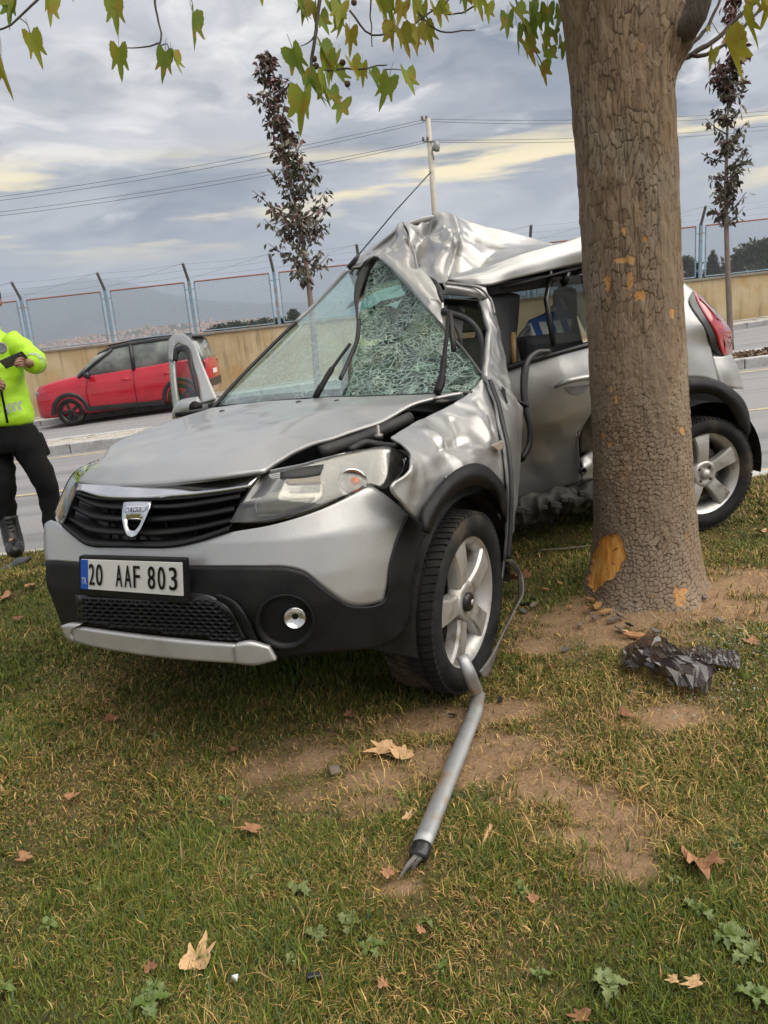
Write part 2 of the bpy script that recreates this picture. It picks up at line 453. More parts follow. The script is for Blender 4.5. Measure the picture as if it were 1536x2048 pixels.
tag(grass, 'short autumn lawn of green and straw coloured blades under the wreck', 'grass', kind='stuff')

# --- far ground to the horizon, road, pavements
pm('far_ground', (.10, .10, .055), (.07, .085, .04), .02, .95)
gx = np.r_[-30000, np.linspace(-70, 70, 8), 30000]; gy = np.r_[-3000, WALL_Y+.3, 60, 300, 1500, 12000, 40000]
XX, YY = np.meshgrid(gx, gy); ZZ = np.where(YY > 100, -70, -1.2)+0*XX
far = fastmesh('ground', np.stack([XX, YY, ZZ], -1).reshape(-1, 3), gridfaces(len(gx), len(gy)), MATS['far_ground']); tag(far, kind='structure')

m, t, b, out = newmat('asphalt')
tc = t.new('ShaderNodeTexCoord'); v = tc.outputs['Object']
c = t.mix(t.maprange(t.noise(v, 130, 3, .8), .35, .7), (.185, .185, .19), (.29, .285, .285))
c = t.mix(t.maprange(t.noise(t.mapping(v, (.25, 1.4, 1)), 1.2, 5), .45, .7), c, (.17, .17, .175))
c = t.mix(t.math('MULTIPLY', t.maprange(t.noise(t.mapping(v, (.12, 3.5, 1)), 1.0, 4), .5, .68), .5), c, (.12, .12, .125))
t.set(b, 'Base Color', c); t.set(b, 'Roughness', .85)
bn = t.new('ShaderNodeBump', ins={'Strength': .7, 'Distance': .006, 'Height': t.noise(v, 160, 3, .8)}); t.set(b, 'Normal', bn.outputs[0])
def strip(name, y0, y1, mat, off=0.0, x0=-60, x1=60, ny=12, kind='structure', nx=60, yfun=None):
    xs = np.linspace(x0, x1, nx); ts = np.linspace(0, 1, ny)
    X, T = np.meshgrid(xs, ts); Y = y0+(y1-y0)*T
    o = fastmesh(name, np.stack([X, Y, road_h(X, Y)+off], -1).reshape(-1, 3), gridfaces(nx, ny), mat)
    return tag(o, kind=kind)
strip('road', KERB_Y-.1, WALL_Y+.4, MATS['asphalt'], 0.0, ny=24)
pm('road_paint', (.52, .40, .20), (.38, .31, .19), 30, .8, c3=(.2, .19, .17), s3=9)
for nm, yy, hw, x0, x1 in (('near', KERB_Y+.33, .055, -40, 40), ('mid', 8.35, .045, -40, 40), ('median', MED0-.42, .06, -40, 40)):
    o = strip('lane_line', yy-hw, yy+hw, MATS['road_paint'], .004, x0, x1, 2)
pm('kerb_stone', (.46, .455, .45), (.36, .355, .35), 14, .85, bump=.004, c3=(.28, .27, .26), s3=3)
kerb_meshes = {}
def kerb_row(name, y0, y1, top, down, x0, x1, L=0.98, nbig=60):
    """kerb stones one by one, each a bevelled block; parent strip is the mortar bed"""
    bed = fastmesh(name, np.array([[x, y, road_h(x, y)+top-.03] for y in (y0+.015, y1-.015) for x in (x0, x1)]), [(0, 1, 3, 2)], pm('mortar', (.2, .195, .19)))
    tag(bed, kind='structure')
    k = 0; x = x0
    me = None
    while x < x1-.1:
        xa, xb = x+.006, x+L-.006; ym = (y0+y1)/2
        if me is None:
            b_ = MB().box((0, 0, -down/2), (L-.012)/2, (y1-y0)/2, down/2)
            o = b_.build('kerb_stone', MATS['kerb_stone'], bed, smooth=False, bevel=.018); me = o.data
        else:
            o = bpy.data.objects.new('kerb_stone', me)
            md = o.modifiers.new('bevel', 'BEVEL'); md.width = .018; md.segments = 2; md.limit_method = 'ANGLE'
            link(o, bed)
        sl = (road_h(x+L, ym)-road_h(x, ym))/L
        o.location = (x+L/2, ym+rnd.uniform(-.006, .006), road_h(x+L/2, ym)+top+rnd.uniform(-.004, .004))
        o.rotation_euler = (0, -math.atan(sl), rnd.uniform(-.006, .006))
        x += L
    return bed
# pavements: each a bed with stones laid one by one where they can be told apart
pm('cobble', (.43, .40, .35), (.33, .30, .26), 5, .9, bump=.006, bscale=40)
pm('sand_bed', (.30, .26, .20), (.22, .19, .15), 12, .95)
kerb_row('median_kerb_near', MED0, MED0+.17, .16, .30, -9.8, 9.8)
kerb_row('median_kerb_far', MED1-.17, MED1, .16, .30, -9.8, 9.8)
kerb_row('pavement_kerb', FAR0, FAR0+.17, .15, .30, -13.7, 13.7)
kerb_row('lawn_kerb', KERB_Y-.14, KERB_Y+.02, .085, .30, -5.9, 5.9)
med = strip('median', MED0+.15, MED1-.15, MATS['sand_bed'], .12)
cob = None
for i, x in enumerate(np.arange(-7.4, -1.6, .20)):
    for j, y in enumerate(np.arange(MED0+.28, MED1-.2, .135)):
        xx = x+(.10 if j % 2 else 0)
        if cob is None:
            o = MB().box((0, 0, 0), .092, .060, .03).build('cobble', MATS['cobble'], med, smooth=False, bevel=.012); cob = o.data
        else:
            o = bpy.data.objects.new('cobble', cob); link(o, med)
            md = o.modifiers.new('bevel', 'BEVEL'); md.width = .012; md.segments = 1; md.limit_method = 'ANGLE'
        o.location = (xx+rnd.uniform(-.008, .008), y+rnd.uniform(-.006, .006), road_h(xx, y)+.115+rnd.uniform(-.008, .010))
        o.rotation_euler = (rnd.uniform(-.04, .04), rnd.uniform(-.04, .04)-.04, rnd.uniform(-.06, .06))
# leaf litter on the median to the right
pm('dry_litter', (.20, .12, .065), (.11, .075, .05), 20, .9)
g = np.random.default_rng(5); n = 2600
X = g.uniform(4.2, 12, n); Y = g.uniform(MED0+.25, MED1-.3, n); base = np.stack([X, Y, road_h(X, Y)+.135+g.uniform(0, .05, n)], -1)
e1 = g.normal(size=(n, 3)); e1[:, 2] *= .4; e1 /= np.linalg.norm(e1, axis=1, keepdims=True); e2 = np.cross(e1, g.normal(size=(n, 3))); e2 /= np.linalg.norm(e2, axis=1, keepdims=True)
s = g.uniform(.025, .06, (n, 1)); V = np.stack([base-e1*s, base+e2*s*.6, base+e1*s, base-e2*s*.6], 1)
o = fastmesh('leaf_litter', V.reshape(-1, 3), (np.arange(n)*4)[:, None]+[0, 1, 2, 3], MATS['dry_litter']); tag(o, 'brown leaf litter lying on the median strip', 'leaf litter', kind='stuff')

pav = strip('pavement', FAR0+.15, WALL_Y+.05, MATS['sand_bed'], .12)
pm('paving_slab', (.37, .345, .30), (.29, .27, .235), 3, .9, bump=.004, bscale=30)
sl = None
for i, x in enumerate(np.arange(-12.4, 13.0, .62)):
    for j, y in enumerate(np.arange(FAR0+.42, WALL_Y-.1, .5)):
        if sl is None:
            o = MB().box((0, 0, 0), .300, .240, .03).build('paving_slab', MATS['paving_slab'], pav, smooth=False, bevel=.008); sl = o.data
        else:
            o = bpy.data.objects.new('paving_slab', sl); link(o, pav)
            md = o.modifiers.new('bevel', 'BEVEL'); md.width = .008; md.segments = 1; md.limit_method = 'ANGLE'
        o.location = (x+(.31 if j % 2 else 0), y, road_h(x, y)+.118+rnd.uniform(-.006, .006)); o.rotation_euler = (0, -.045, 0)

# --- retaining wall with coping
m, t, b, out = newmat('ochre_render')
tc = t.new('ShaderNodeTexCoord'); v = tc.outputs['Object']
c = t.mix(t.maprange(t.noise(v, 1.3, 6, .6), .35, .68), (.50, .375, .20), (.60, .49, .31))
streak = t.maprange(t.noise(t.mapping(v, (5.0, 1, .35)), 1.6, 6, .7), .50, .72)
c = t.mix(t.math('MULTIPLY', streak, .75), c, (.25, .19, .12))
c = t.mix(t.maprange(t.noise(t.mapping(v, (1.2, 1, 1), (4, 0, 2)), 1.0, 5), .56, .72), c, (.52, .31, .12))
t.set(b, 'Base Color', c); t.set(b, 'Roughness', .92)
bn = t.new('ShaderNodeBump', ins={'Strength': .6, 'Distance': .01, 'Height': t.noise(v, 40, 6, .7)}); t.set(b, 'Normal', bn.outputs[0])
def wall_top(X): return 1.36+0.021*np.clip(X, -40, 40)
wl = thing('retaining_wall', 'long ochre rendered retaining wall with stained face beyond the road', 'wall', (0, WALL_Y, 0))
xs = np.linspace(-40, 40, 41)
V = []; Fc = []
for x in xs:
    zt = wall_top(x); V += [(x, WALL_Y, -2.2), (x, WALL_Y, zt), (x, WALL_Y+.28, zt), (x, WALL_Y+.28, -2.2)]
for i in range(len(xs)-1):
    for k in range(3): Fc.append((4*i+k, 4*i+4+k, 4*i+5+k, 4*i+1+k))
mk('wall_face', V, Fc, MATS['ochre_render'], wl, smooth=False)
pm('coping', (.33, .30, .25), (.24, .22, .19), 3, .9, bump=.004)
for i in range(40):
    x0, x1 = xs[i]+.008, xs[i+1]-.008
    P = [(x, y, wall_top(x)+z) for x in (x0, x1) for y in (WALL_Y-.05, WALL_Y+.33) for z in (.003, .07)]
    mk('coping_stone', P, [(0, 1, 3, 2), (4, 6, 7, 5), (0, 4, 5, 1), (2, 3, 7, 6), (1, 5, 7, 3), (0, 2, 6, 4)], MATS['coping'], wl, smooth=False, bevel=.012)

# --- fence on the wall: posts with cranked arms, framed chain-link panels, barbed wire
pm('blue_steel', (.20, .31, .40), (.27, .38, .46), 6, .55, c3=(.30, .20, .14), s3=9)
pm('rust_red', (.34, .13, .08), (.26, .11, .08), 9, .7)
pm('dark_steel', (.10, .11, .12), (.16, .15, .14), 12, .6)
pm('wire_steel', (.30, .32, .34), (.24, .25, .27), 30, .5, metal=.6)
FY = WALL_Y+.14
post_us = [228-165*2, 228-165, 228, 393, 560, 728, 896, 1064, 1232, 1400, 1568, 1736]
posts_x = [PLN(u, 690-(u-228)*.102, (0, FY, 0), (0, 1.0, 0))[0] for u in post_us]
fence = thing('chain_link_fence', 'blue framed chain link fence with barbed wire on top of the ochre wall', 'fence', (0, FY, 1.3))
ARM = []
for x in posts_x:
    zb = float(wall_top(x))+.075
    MB().box((x, FY, zb+.73), .042, .042, .73).build('post', MATS['blue_steel'], fence, smooth=False, bevel=.006)
    tip = A([x-.02, FY-.36, zb+1.46+.42]); ARM.append((A([x, FY, zb+1.44]), tip))
    MB().tube([(x, FY, zb+1.42), tip], .041, 6).build('post_arm', MATS['dark_steel'], fence, smooth=False)
wires = MB()
for k in range(len(posts_x)-1):
    for f_ in (.25, .6, .95):
        a, b_ = [ARM[j][0]*(1-f_)+ARM[j][1]*f_ for j in (k, k+1)]
        pts = [a+(b_-a)*q+A([0, 0, -.03*4*q*(1-q)]) for q in np.linspace(0, 1, 7)]
        wires.tube(pts, .004, 3)
    a, b_ = ARM[k][0]*.9+ARM[k][1]*.1, ARM[k+1][1]
    wires.tube([a, (a+b_)/2-A([0, 0, .02]), b_], .004, 3)
wires.build('barbed_wire', MATS['wire_steel'], fence, smooth=False)
for k in range(len(posts_x)-1):
    xa, xb = posts_x[k]+.14, posts_x[k+1]-.14
    za, zb = float(wall_top(xa))+.11, float(wall_top(xb))+.11; Hh = 1.36
    fr = MB()
    def fp(s_, h_): return A([xa+(xb-xa)*s_, FY, za+(zb-za)*s_+h_*Hh])
    top = MB().tube([fp(0, 1), fp(1, 1)], .022, 6)
    pn = top.build('panel_top_rail', MATS['rust_red'], fence, smooth=False)
    fr.tube([fp(0, 1), fp(0, 0)], .02, 6).tube([fp(0, 0), fp(1, 0)], .02, 6).tube([fp(1, 0), fp(1, 1)], .02, 6)
    for h_ in (.12, .86):
        fr.tube([fp(0, h_), fp(0, h_)-A([.14, 0, 0])], .012, 4).tube([fp(1, h_), fp(1, h_)+A([.14, 0, 0])], .012, 4)
    fr.build('panel_frame', MATS['blue_steel'], fence, smooth=False)
    ln = MB(); step = .075; Wd = xb-xa
    for s_ in (-1, 1):
        c = -Hh
        while c < Wd+Hh:
            # line x = c + s*(h) clipped to the panel
            pts = []
            h0, h1 = 0.0, Hh
            x_at = (lambda h: c+h) if s_ > 0 else (lambda h: c+Hh-h)
            hs = [h for h in np.linspace(0, Hh, 60) if 0 <= x_at(h) <= Wd]
            if len(hs) > 1:
                a, b_ = fp(x_at(hs[0])/Wd, hs[0]/Hh), fp(x_at(hs[-1])/Wd, hs[-1]/Hh)
                ln.tube([a, b_], .0036, 3, closed_ends=False)
            c += step
    ln.build('chain_link', MATS['wire_steel'], fence, smooth=False)

# --- distance: valley town, foothills, mountains
pm('mountain_far', (.075, .085, .07), (.055, .065, .055), .0006, .95, c3=(.11, .10, .08), s3=.0012)
pm('hill_scrub', (.075, .085, .05), (.05, .065, .035), .004, .95, c3=(.13, .115, .08), s3=.002)
def ridge(name, pts_px, dist, depth, base_z, mat, seed, rough):
    """a ridge whose crest follows px points at the given distance, with slopes falling towards us"""
    us = np.linspace(pts_px[0][0], pts_px[-1][0], 260); vs = np.interp(us, [p[0] for p in pts_px], [p[1] for p in pts_px])
    n = 34; V = []
    for j in range(n+8):
        for i, (u, v) in enumerate(zip(us, vs)):
            d = ray(u, v); top = _C+d*(dist/np.dot(d, (0, 1, 0)))
            tt = j/(n-1)
            if j < n:
                y = dist-depth*(1-tt); z = base_z+(top[2]-base_z)*(tt**1.35)
            else:
                q = (j-n+1)/8; y = dist+depth*.6*q; z = top[2]+(base_z-top[2])*q
            x = top[0]/dist*y if j < n else top[0]
            nz = fbm(np.array([x/depth*5, y/depth*5, seed]), 4, seed)*(top[2]-base_z)*rough*sin(pi*min(tt, 1)*.93)
            V.append((x, y, z+nz))
    return tag(fastmesh(name, np.array(V), gridfaces(260, n+8), mat, smooth=True), kind='structure')
ridge('mountains', [(-1500, 690), (-700, 640), (-300, 640), (0, 588), (110, 573), (150, 562), (170, 557), (205, 560), (245, 561), (285, 573), (340, 588), (420, 600), (520, 606), (700, 600), (1000, 590), (1300, 585), (1700, 560), (2200, 540)], 14000, 6500, -150, MATS['mountain_far'], 2, .16)
ridge('foothills', [(-1500, 760), (-400, 718), (0, 694), (80, 688), (180, 672), (260, 660), (330, 650), (420, 642), (500, 638), (600, 640), (800, 622), (1200, 595), (1600, 560), (2200, 515)], 4300, 1500, -75, MATS['hill_scrub'], 5, .10)
# town: small blocks with tiled roofs sprinkled over the foothill slope and the valley floor
m, t, b, out = newmat('town_block')
at = t.new('ShaderNodeAttribute', attribute_name='col'); t.set(b, 'Base Color', at.outputs['Color']); t.set(b, 'Roughness', .9)
g = np.random.default_rng(3); V = []; Fq = []; CL = []
def slope_pt(u, tt):
    us = [-400, 0, 80, 180, 260, 330, 420, 500, 600]; vs = [718, 694, 688, 672, 660, 650, 642, 638, 640]
    d = ray(u, np.interp(u, us, vs)); top = _C+d*(4300/d[1]); y = 4300-1500*(1-tt)
    return A([top[0]/4300*y, y, -75+(top[2]+75)*tt**1.35])
for k in range(5200):
    u = g.uniform(-350, 620); tt = np.clip(g.beta(1.3, 1.5), 0, .96)
    if vnoise(np.array([u/45, tt*6, 2.0]), 8) < -.25: continue
    p = slope_pt(u, tt); p[2] -= 3
    wx, wy, hz = g.uniform(5, 11), g.uniform(5, 9), g.uniform(6, 17)*(1.6 if g.random() < .06 else 1)
    o = len(V); rr = 2.4
    V += [p+A([sx_*wx, sy_*wy, z]) for z in (0, hz) for sx_, sy_ in ((-1, -1), (1, -1), (1, 1), (-1, 1))]
    V += [p+A([sx_*wx*1.05, 0, hz+rr]) for sx_ in (-1, 1, 1, -1)]
    Fq += [(o, o+1, o+5, o+4), (o+1, o+2, o+6, o+5), (o+2, o+3, o+7, o+6), (o+3, o, o+4, o+7)]
    wc = A([.62, .58, .53])*g.uniform(.6, 1.1); rc = A([.42, .20, .13])*g.uniform(.7, 1.2)
    if g.random() < .2: wc = A([.55, .42, .34])
    CL += [wc]*8+[rc]*4
    # roof as a second set of quads sharing ridge points
    r0 = len(V)
    V += [V[o+4]+0, V[o+5]+0, V[o+6]+0, V[o+7]+0]; CL += [rc]*4
    Fq += [(r0, r0+1, o+9, o+8), (r0+2, r0+3, o+8, o+9)]
town = fastmesh('town', np.array(V), np.array(Fq), MATS['town_block'], colors=np.array(CL)); tag(town, 'hazy distant town of pale houses with red roofs on the slope', 'town', kind='stuff')
# ================================================================== the plane tree that was hit
def plane_leaf(name, seed, droop=1.0, size=1.0):
    """palmate leaf mesh data, stalk end at origin, blade towards -Z when hanging (local), about 0.17 long"""
    g = random.Random(seed); lob = [(-1.35, .46), (-.66, .76), (0.0, 1.0), (.66, .76), (1.35, .46)]
    pts = []
    angs = np.linspace(-2.3, 2.3, 47)
    for a in angs:
        r = .36
        for la, lr in lob:
            d = abs(a-la+.02*g.uniform(-1, 1)); r = max(r, lr*(1-min(d/.34, 1)**.75*.56))
        r *= 1+.025*sin(a*19+seed)+.015*g.uniform(-1, 1)
        if abs(a) > 2.15: r *= .7
        pts.append((a, r))
    V = [(0, 0, 0)]; nring = 4
    for k in range(1, nring+1):
        f = k/nring
        for a, r in pts:
            x = sin(a)*r*f; y = cos(a)*r*f
            cup = -.55*droop*(x*x)-.50*droop*abs(x)+.10*sin(3.1*y+seed)*f-.12*droop*y*y
            V.append((x*.104, cup*.085, -y*.135*1.2+.03*abs(x)*-.9))
    n = len(pts); Fc = [(0, 1+i, 2+i) for i in range(n-1)]
    for k in range(nring-1):
        for i in range(n-1):
            a = 1+k*n+i; Fc.append((a, a+n, a+n+1, a+1))
    # stalk
    tv, tf = tube([(0, 0, .001), (0, .012, .03), (0, .02, .065)], .0014, 4); o = len(V); V += [tuple(p) for p in tv]; Fc += [tuple(i+o for i in f) for f in tf]
    me = bpy.data.meshes.new(name); me.from_pydata([(p[0]*size, p[1]*size, p[2]*size) for p in V], [], Fc); me.polygons.foreach_set('use_smooth', [True]*len(me.polygons)); me.update()
    return me
def leafmat(name, c1, c2, c3):
    m, t, b, out = newmat(name)
    tc = t.new('ShaderNodeTexCoord'); v = tc.outputs['Object']; oi = t.new('ShaderNodeObjectInfo')
    vv = t.vmath('ADD', v, t.vmath('SCALE', t.new('ShaderNodeCombineXYZ', ins={0: oi.outputs['Random'], 1: oi.outputs['Random'], 2: 0.0}).outputs[0], 7.0))
    c = t.mix(t.maprange(oi.outputs['Random'], .1, .9), c1, c2)
    c = t.mix(t.maprange(t.noise(vv, 22, 4), .50, .68), c, c3)
    c = t.mix(t.maprange(t.noise(vv, 60, 3), .62, .75), c, tuple(x*.4 for x in c3))
    t.set(b, 'Base Color', c); t.set(b, 'Roughness', .55); t.set(b, 'Specular IOR Level', .3)
    tr = t.new('ShaderNodeBsdfTranslucent', ins={'Color': t.mix(.35, c, (.42, .46, .06))}); ms = t.new('ShaderNodeMixShader', ins={0: .42})
    t.l.new(b.outputs[0], ms.inputs[1]); t.l.new(tr.outputs[0], ms.inputs[2]); t.l.new(ms.outputs[0], out.inputs[0])
    return m
leafmat('leaf_green', (.15, .235, .040), (.31, .34, .045), (.36, .24, .03))
leafmat('leaf_yellow', (.33, .27, .035), (.24, .23, .03), (.30, .13, .03))

m, t, b, out = newmat('plane_bark')
ca = t.new('ShaderNodeAttribute', attribute_name='crack'); ba = t.new('ShaderNodeAttribute', attribute_name='bare'); cid = t.new('ShaderNodeAttribute', attribute_name='cell')
tc = t.new('ShaderNodeTexCoord'); v = tc.outputs['Object']
c = t.ramp(cid.outputs['Fac'], [(0, (.175, .115, .070)), (.35, (.240, .165, .100)), (.65, (.295, .208, .130)), (.9, (.245, .180, .12)), (1, (.35, .25, .160))])
c = t.mix(t.maprange(t.noise(t.mapping(v, (1, 1, .35)), 5, 5), .42, .65), c, (.255, .195, .135))
c = t.mix(t.math('MULTIPLY', t.maprange(t.noise(t.mapping(v, (1, 1, .45), (9, 2, 4)), 7, 4), .56, .66), .6), c, (.36, .29, .205))
c = t.mix(t.math('MULTIPLY', t.maprange(t.noise(t.mapping(v, (1, 1, .6), (2, 7, 1)), 3.2, 4), .55, .7), .5), c, (.19, .175, .125))
c = t.mix(t.math('MULTIPLY', t.maprange(t.noise(v, 110, 4, .7), .4, .7), .45), c, (.20, .155, .115))
zz = t.new('ShaderNodeSeparateXYZ', ins={0: v}).outputs[2]
c = t.mix(t.math('MULTIPLY', t.maprange(zz, .9, 0.0), .35), c, (.33, .245, .18))
fl = t.maprange(t.noise(t.mapping(v, (1.4, 1.4, .8), (3, 1, 2)), 4.2, 4, .6), .64, .70)
c = t.mix(t.math('MULTIPLY', fl, .55), c, (.40, .215, .085))
dk = t.mix(t.maprange(zz, .7, 1.5), (.060, .043, .032), (.105, .078, .056))
c = t.mix(t.maprange(ca.outputs['Fac'], .0, .9), dk, c)
wood = t.mix(t.maprange(t.noise(t.mapping(v, (3, 3, .6)), 12, 5), .35, .7), (.80, .33, .055), (.86, .47, .14))
wood = t.mix(t.maprange(t.noise(v, 38, 3), .60, .72), wood, (.24, .09, .03))
c = t.mix(t.maprange(ba.outputs['Fac'], .35, .6), c, wood)
t.set(b, 'Base Color', c); t.set(b, 'Roughness', .9); t.set(b, 'Specular IOR Level', .2)
bn = t.new('ShaderNodeBump', ins={'Strength': .7, 'Distance': .004, 'Height': t.noise(t.mapping(v, (1, 1, .4)), 120, 5, .7)}); t.set(b, 'Normal', bn.outputs[0])

tree = thing('plane_tree', 'thick plane tree trunk with scaly bark and an orange scraped wound', 'tree', TREE)
# trunk outline measured in the photograph: v -> (left u, right u)
prof = [(-420, 1072, 1370), (-150, 1100, 1352), (0, 1122, 1345), (120, 1138, 1338), (300, 1152, 1350), (500, 1166, 1356), (700, 1178, 1366), (850, 1186, 1374), (950, 1188, 1380), (1040, 1190, 1386), (1100, 1188, 1392), (1160, 1180, 1400), (1200, 1172, 1412), (1245, 1150, 1432)]
zc, cen, rad = [], [], []
nvec = A([0, 1.0, 0])
for v_, ul, ur in prof:
    a_, b_ = PLN(ul, v_, TREE, nvec), PLN(ur, v_, TREE, nvec)
    zc.append((a_[2]+b_[2])/2); cen.append((a_[0]+b_[0])/2); rad.append(np.linalg.norm(b_-a_)/2*.985)
o_ = np.argsort(zc); zc = np.array(zc)[o_]; cen = np.array(cen)[o_]; rad = np.array(rad)[o_]
NU, NV = 420, 1150
zs = np.linspace(-.06, 2.75, NV); th = np.linspace(0, 2*pi, NU, endpoint=False)
TH, ZS = np.meshgrid(th, zs)
r0_ = np.interp(zs, zc, rad); cx_ = np.interp(zs, zc, cen)
k_ = np.ones(25)/25
r0_ = np.convolve(np.pad(r0_, 12, 'edge'), k_, 'valid'); cx_ = np.convolve(np.pad(cx_, 12, 'edge'), k_, 'valid')
RR = np.repeat(r0_[:, None], NU, 1)
RR = RR*(1+.022*np.sin(3*TH+1.0+ZS*.7)+.016*np.sin(5*TH+2.2-ZS))
RR = RR+.035*np.exp(-np.clip(ZS, 0, 9)/.10)*(.6+.5*np.sin(5*TH+.8))          # root flare
# bark plates: jittered cells, tall and large high up, small and blocky low down
def plates(S, Hc, seed):
    nc = int(round(2*pi*.2/S)); U_ = TH/(2*pi)*nc; Wv = ZS/Hc
    wob = fbm(np.stack([np.cos(TH)*3, np.sin(TH)*3, ZS*5], -1), 3, seed+50)
    wob2 = fbm(np.stack([np.cos(TH)*11, np.sin(TH)*11, ZS*14], -1), 2, seed+60)
    U_ = U_+.55*wob+.30*wob2; Wv = Wv+.5*wob+.35*wob2
    iu = np.floor(U_).astype(int); iv = np.floor(Wv).astype(int)
    f1 = np.full(U_.shape, 9.0); f2 = f1.copy(); idv = np.zeros(U_.shape)
    for du in (-1, 0, 1):
        for dv in (-1, 0, 1):
            a_ = (iu+du); bb = iv+dv; am = a_ % nc
            h1 = np.modf(np.abs(np.sin(am*127.1+bb*311.7+seed)*43758.5453))[0]; h2 = np.modf(np.abs(np.sin(am*269.5+bb*183.3+seed)*43758.5453))[0]
            d = np.hypot(a_+.12+.76*h1-U_, bb+.12+.76*h2-Wv)
            nf = d < f1
            f2 = np.where(nf, f1, np.minimum(f2, d)); idv = np.where(nf, np.modf(h1*7.3+h2*3.1)[0], idv); f1 = np.minimum(f1, d)
    return np.clip((f2-f1)/.20, 0, 1), idv
cA, iA = plates(.0165, .0215, 3); cB, iB = plates(.0200, .060, 9)
mixf = np.clip((ZS-.75)/.55+.25*fbm(np.stack([np.cos(TH)*2, np.sin(TH)*2, ZS*2], -1), 2, 77), 0, 1)
crack = cA*(1-mixf)+cB*mixf; cell = iA*(1-mixf)+iB*mixf
# fissures come and go in depth
fade = np.clip(.80+.6*fbm(np.stack([np.cos(TH)*4, np.sin(TH)*4, ZS*5], -1), 3, 33), .35, 1)
crack = 1-(1-crack)*(fade*mixf+(1-mixf)*np.clip(fade+.35, 0, 1))
fis = np.abs(fbm(np.stack([np.cos(TH)*13, np.sin(TH)*13, ZS*3.2], -1), 3, 44)); crack = np.minimum(crack, 1-mixf*(1-np.clip(fis/.13, 0, 1))*.85)
# some plates high up have peeled to a smooth layer
peel = np.clip(fbm(np.stack([np.cos(TH)*2.2, np.sin(TH)*2.2, ZS*1.1], -1), 3, 91)*1.6-.55, 0, 1)*mixf
crack = crack*(1-.7*peel)+.7*peel
X_ = cx_[:, None]+RR*np.cos(TH); Y_ = TREE[1]+RR*np.sin(TH)
# the wound: where it projects to the photo
dvec = np.stack([X_, Y_, ZS], -1)-_C; zcam = dvec@_f; pu = 768+FPX*(dvec@_R)/zcam; pv = 1024-FPX*(dvec@_U)/zcam
front = (np.cos(TH)*(X_)+np.sin(TH)*(Y_)) < 0
poly = [(1182, 1184), (1174, 1160), (1184, 1120), (1190, 1092), (1206, 1072), (1236, 1068), (1247, 1085), (1247, 1120), (1238, 1140), (1226, 1158), (1206, 1162), (1190, 1182)]
def inpoly(u, v, P):
    ins = np.zeros(u.shape, bool); n = len(P)
    for i in range(n):
        x1, y1 = P[i]; x2, y2 = P[(i+1) % n]
        c_ = ((y1 > v) != (y2 > v)) & (u < (x2-x1)*(v-y1)/(y2-y1+1e-9)+x1); ins ^= c_
    return ins
bare = (inpoly(pu+4*vnoise(np.stack([pu/9, pv/9, pu*0], -1), 4), pv, poly) & front).astype(float)
def patchy(x, y, a, b_): return (np.hypot((pu-x)/a, (pv-y)/b_)+.55*vnoise(np.stack([pu/8, pv/10, pu*0], -1), 6) < .75) & front
for q in [(1215, 560, 9, 26), (1262, 520, 14, 16), (1282, 590, 12, 18), (1240, 520, 10, 10), (1262, 560, 7, 30), (1290, 478, 6, 9), (1222, 775, 6, 12), (1232, 800, 5, 10), (1365, 862, 5, 12), (1205, 870, 5, 8), (1217, 888, 8, 7), (1345, 628, 6, 10), (1360, 1190, 14, 22), (1248, 460, 6, 8)]:
    bare = np.maximum(bare, .47*patchy(*q))
deep = (bare > .9)
RR2 = RR+.0052*(np.minimum(crack, .8)-.8)*(1-.85*np.clip(bare*1.4, 0, 1))+.0035*(cell-.5)*(1-bare)-.006*deep-.002*(bare > .3)
RR2 = RR2+.003*fbm(np.stack([np.cos(TH)*9, np.sin(TH)*9, ZS*14], -1), 3, 12)
# burl and branch stub high on the right
bz, bth = float(PLN(1370, 70, TREE, nvec)[2]), -.25
burl = np.exp(-((ZS-bz)/.13)**2-((np.angle(np.exp(1j*(TH-bth))))/.6)**2); crack = crack*(1-.75*burl); RR2 = RR2+burl*.02*fbm(np.stack([np.cos(TH)*9, np.sin(TH)*9, ZS*12], -1), 3, 66)
RR2 = RR2+.085*np.exp(-((ZS-bz)/.10)**2-((np.angle(np.exp(1j*(TH-bth))))/.55)**2)
V = np.stack([cx_[:, None]+RR2*np.cos(TH), TREE[1]+RR2*np.sin(TH), ZS], -1).reshape(-1, 3)
ii = np.arange(NU); jj = np.arange(NV-1); I, J = np.meshgrid(ii, jj)
Fq = np.stack([J*NU+I, J*NU+(I+1) % NU, (J+1)*NU+(I+1) % NU, (J+1)*NU+I], -1).reshape(-1, 4)
fastmesh('trunk', V, Fq, MATS['plane_bark'], tree, smooth=True, attrs={'crack': crack.ravel(), 'bare': np.where(bare > .9, 1, bare*1.0).ravel(), 'cell': cell.ravel()})

pm('twig_bark', (.055, .042, .032), (.09, .07, .055), 40, .85, bump=.001)
pm('limb_bark', (.19, .155, .12), (.26, .22, .17), 12, .9, bump=.01, c3=(.33, .29, .2), s3=4)
ztop = 2.72; cxt = float(np.interp(ztop, zs, cx_)); rt = float(np.interp(ztop, zs, r0_))
for (dx, dy, L, r_) in [(-.55, .25, 2.6, .11), (.5, .5, 2.4, .10), (.05, -.35, 2.3, .09), (-.1, .75, 2.6, .10)]:
    b0 = A([cxt, TREE[1], ztop-.12]); pth = [b0, b0+A([dx*.35, dy*.35, .55]), b0+A([dx*1.2, dy*1.2, 1.4]), b0+A([dx*2.3, dy*2.3, L])]
    MB().tube(crom(pth, 12), np.linspace(r_*1.25, r_*.35, 12), 12).build('limb', MATS['limb_bark'], tree)
st0 = PLN(1352, 55, TREE+A([0, -.10, 0]), nvec)
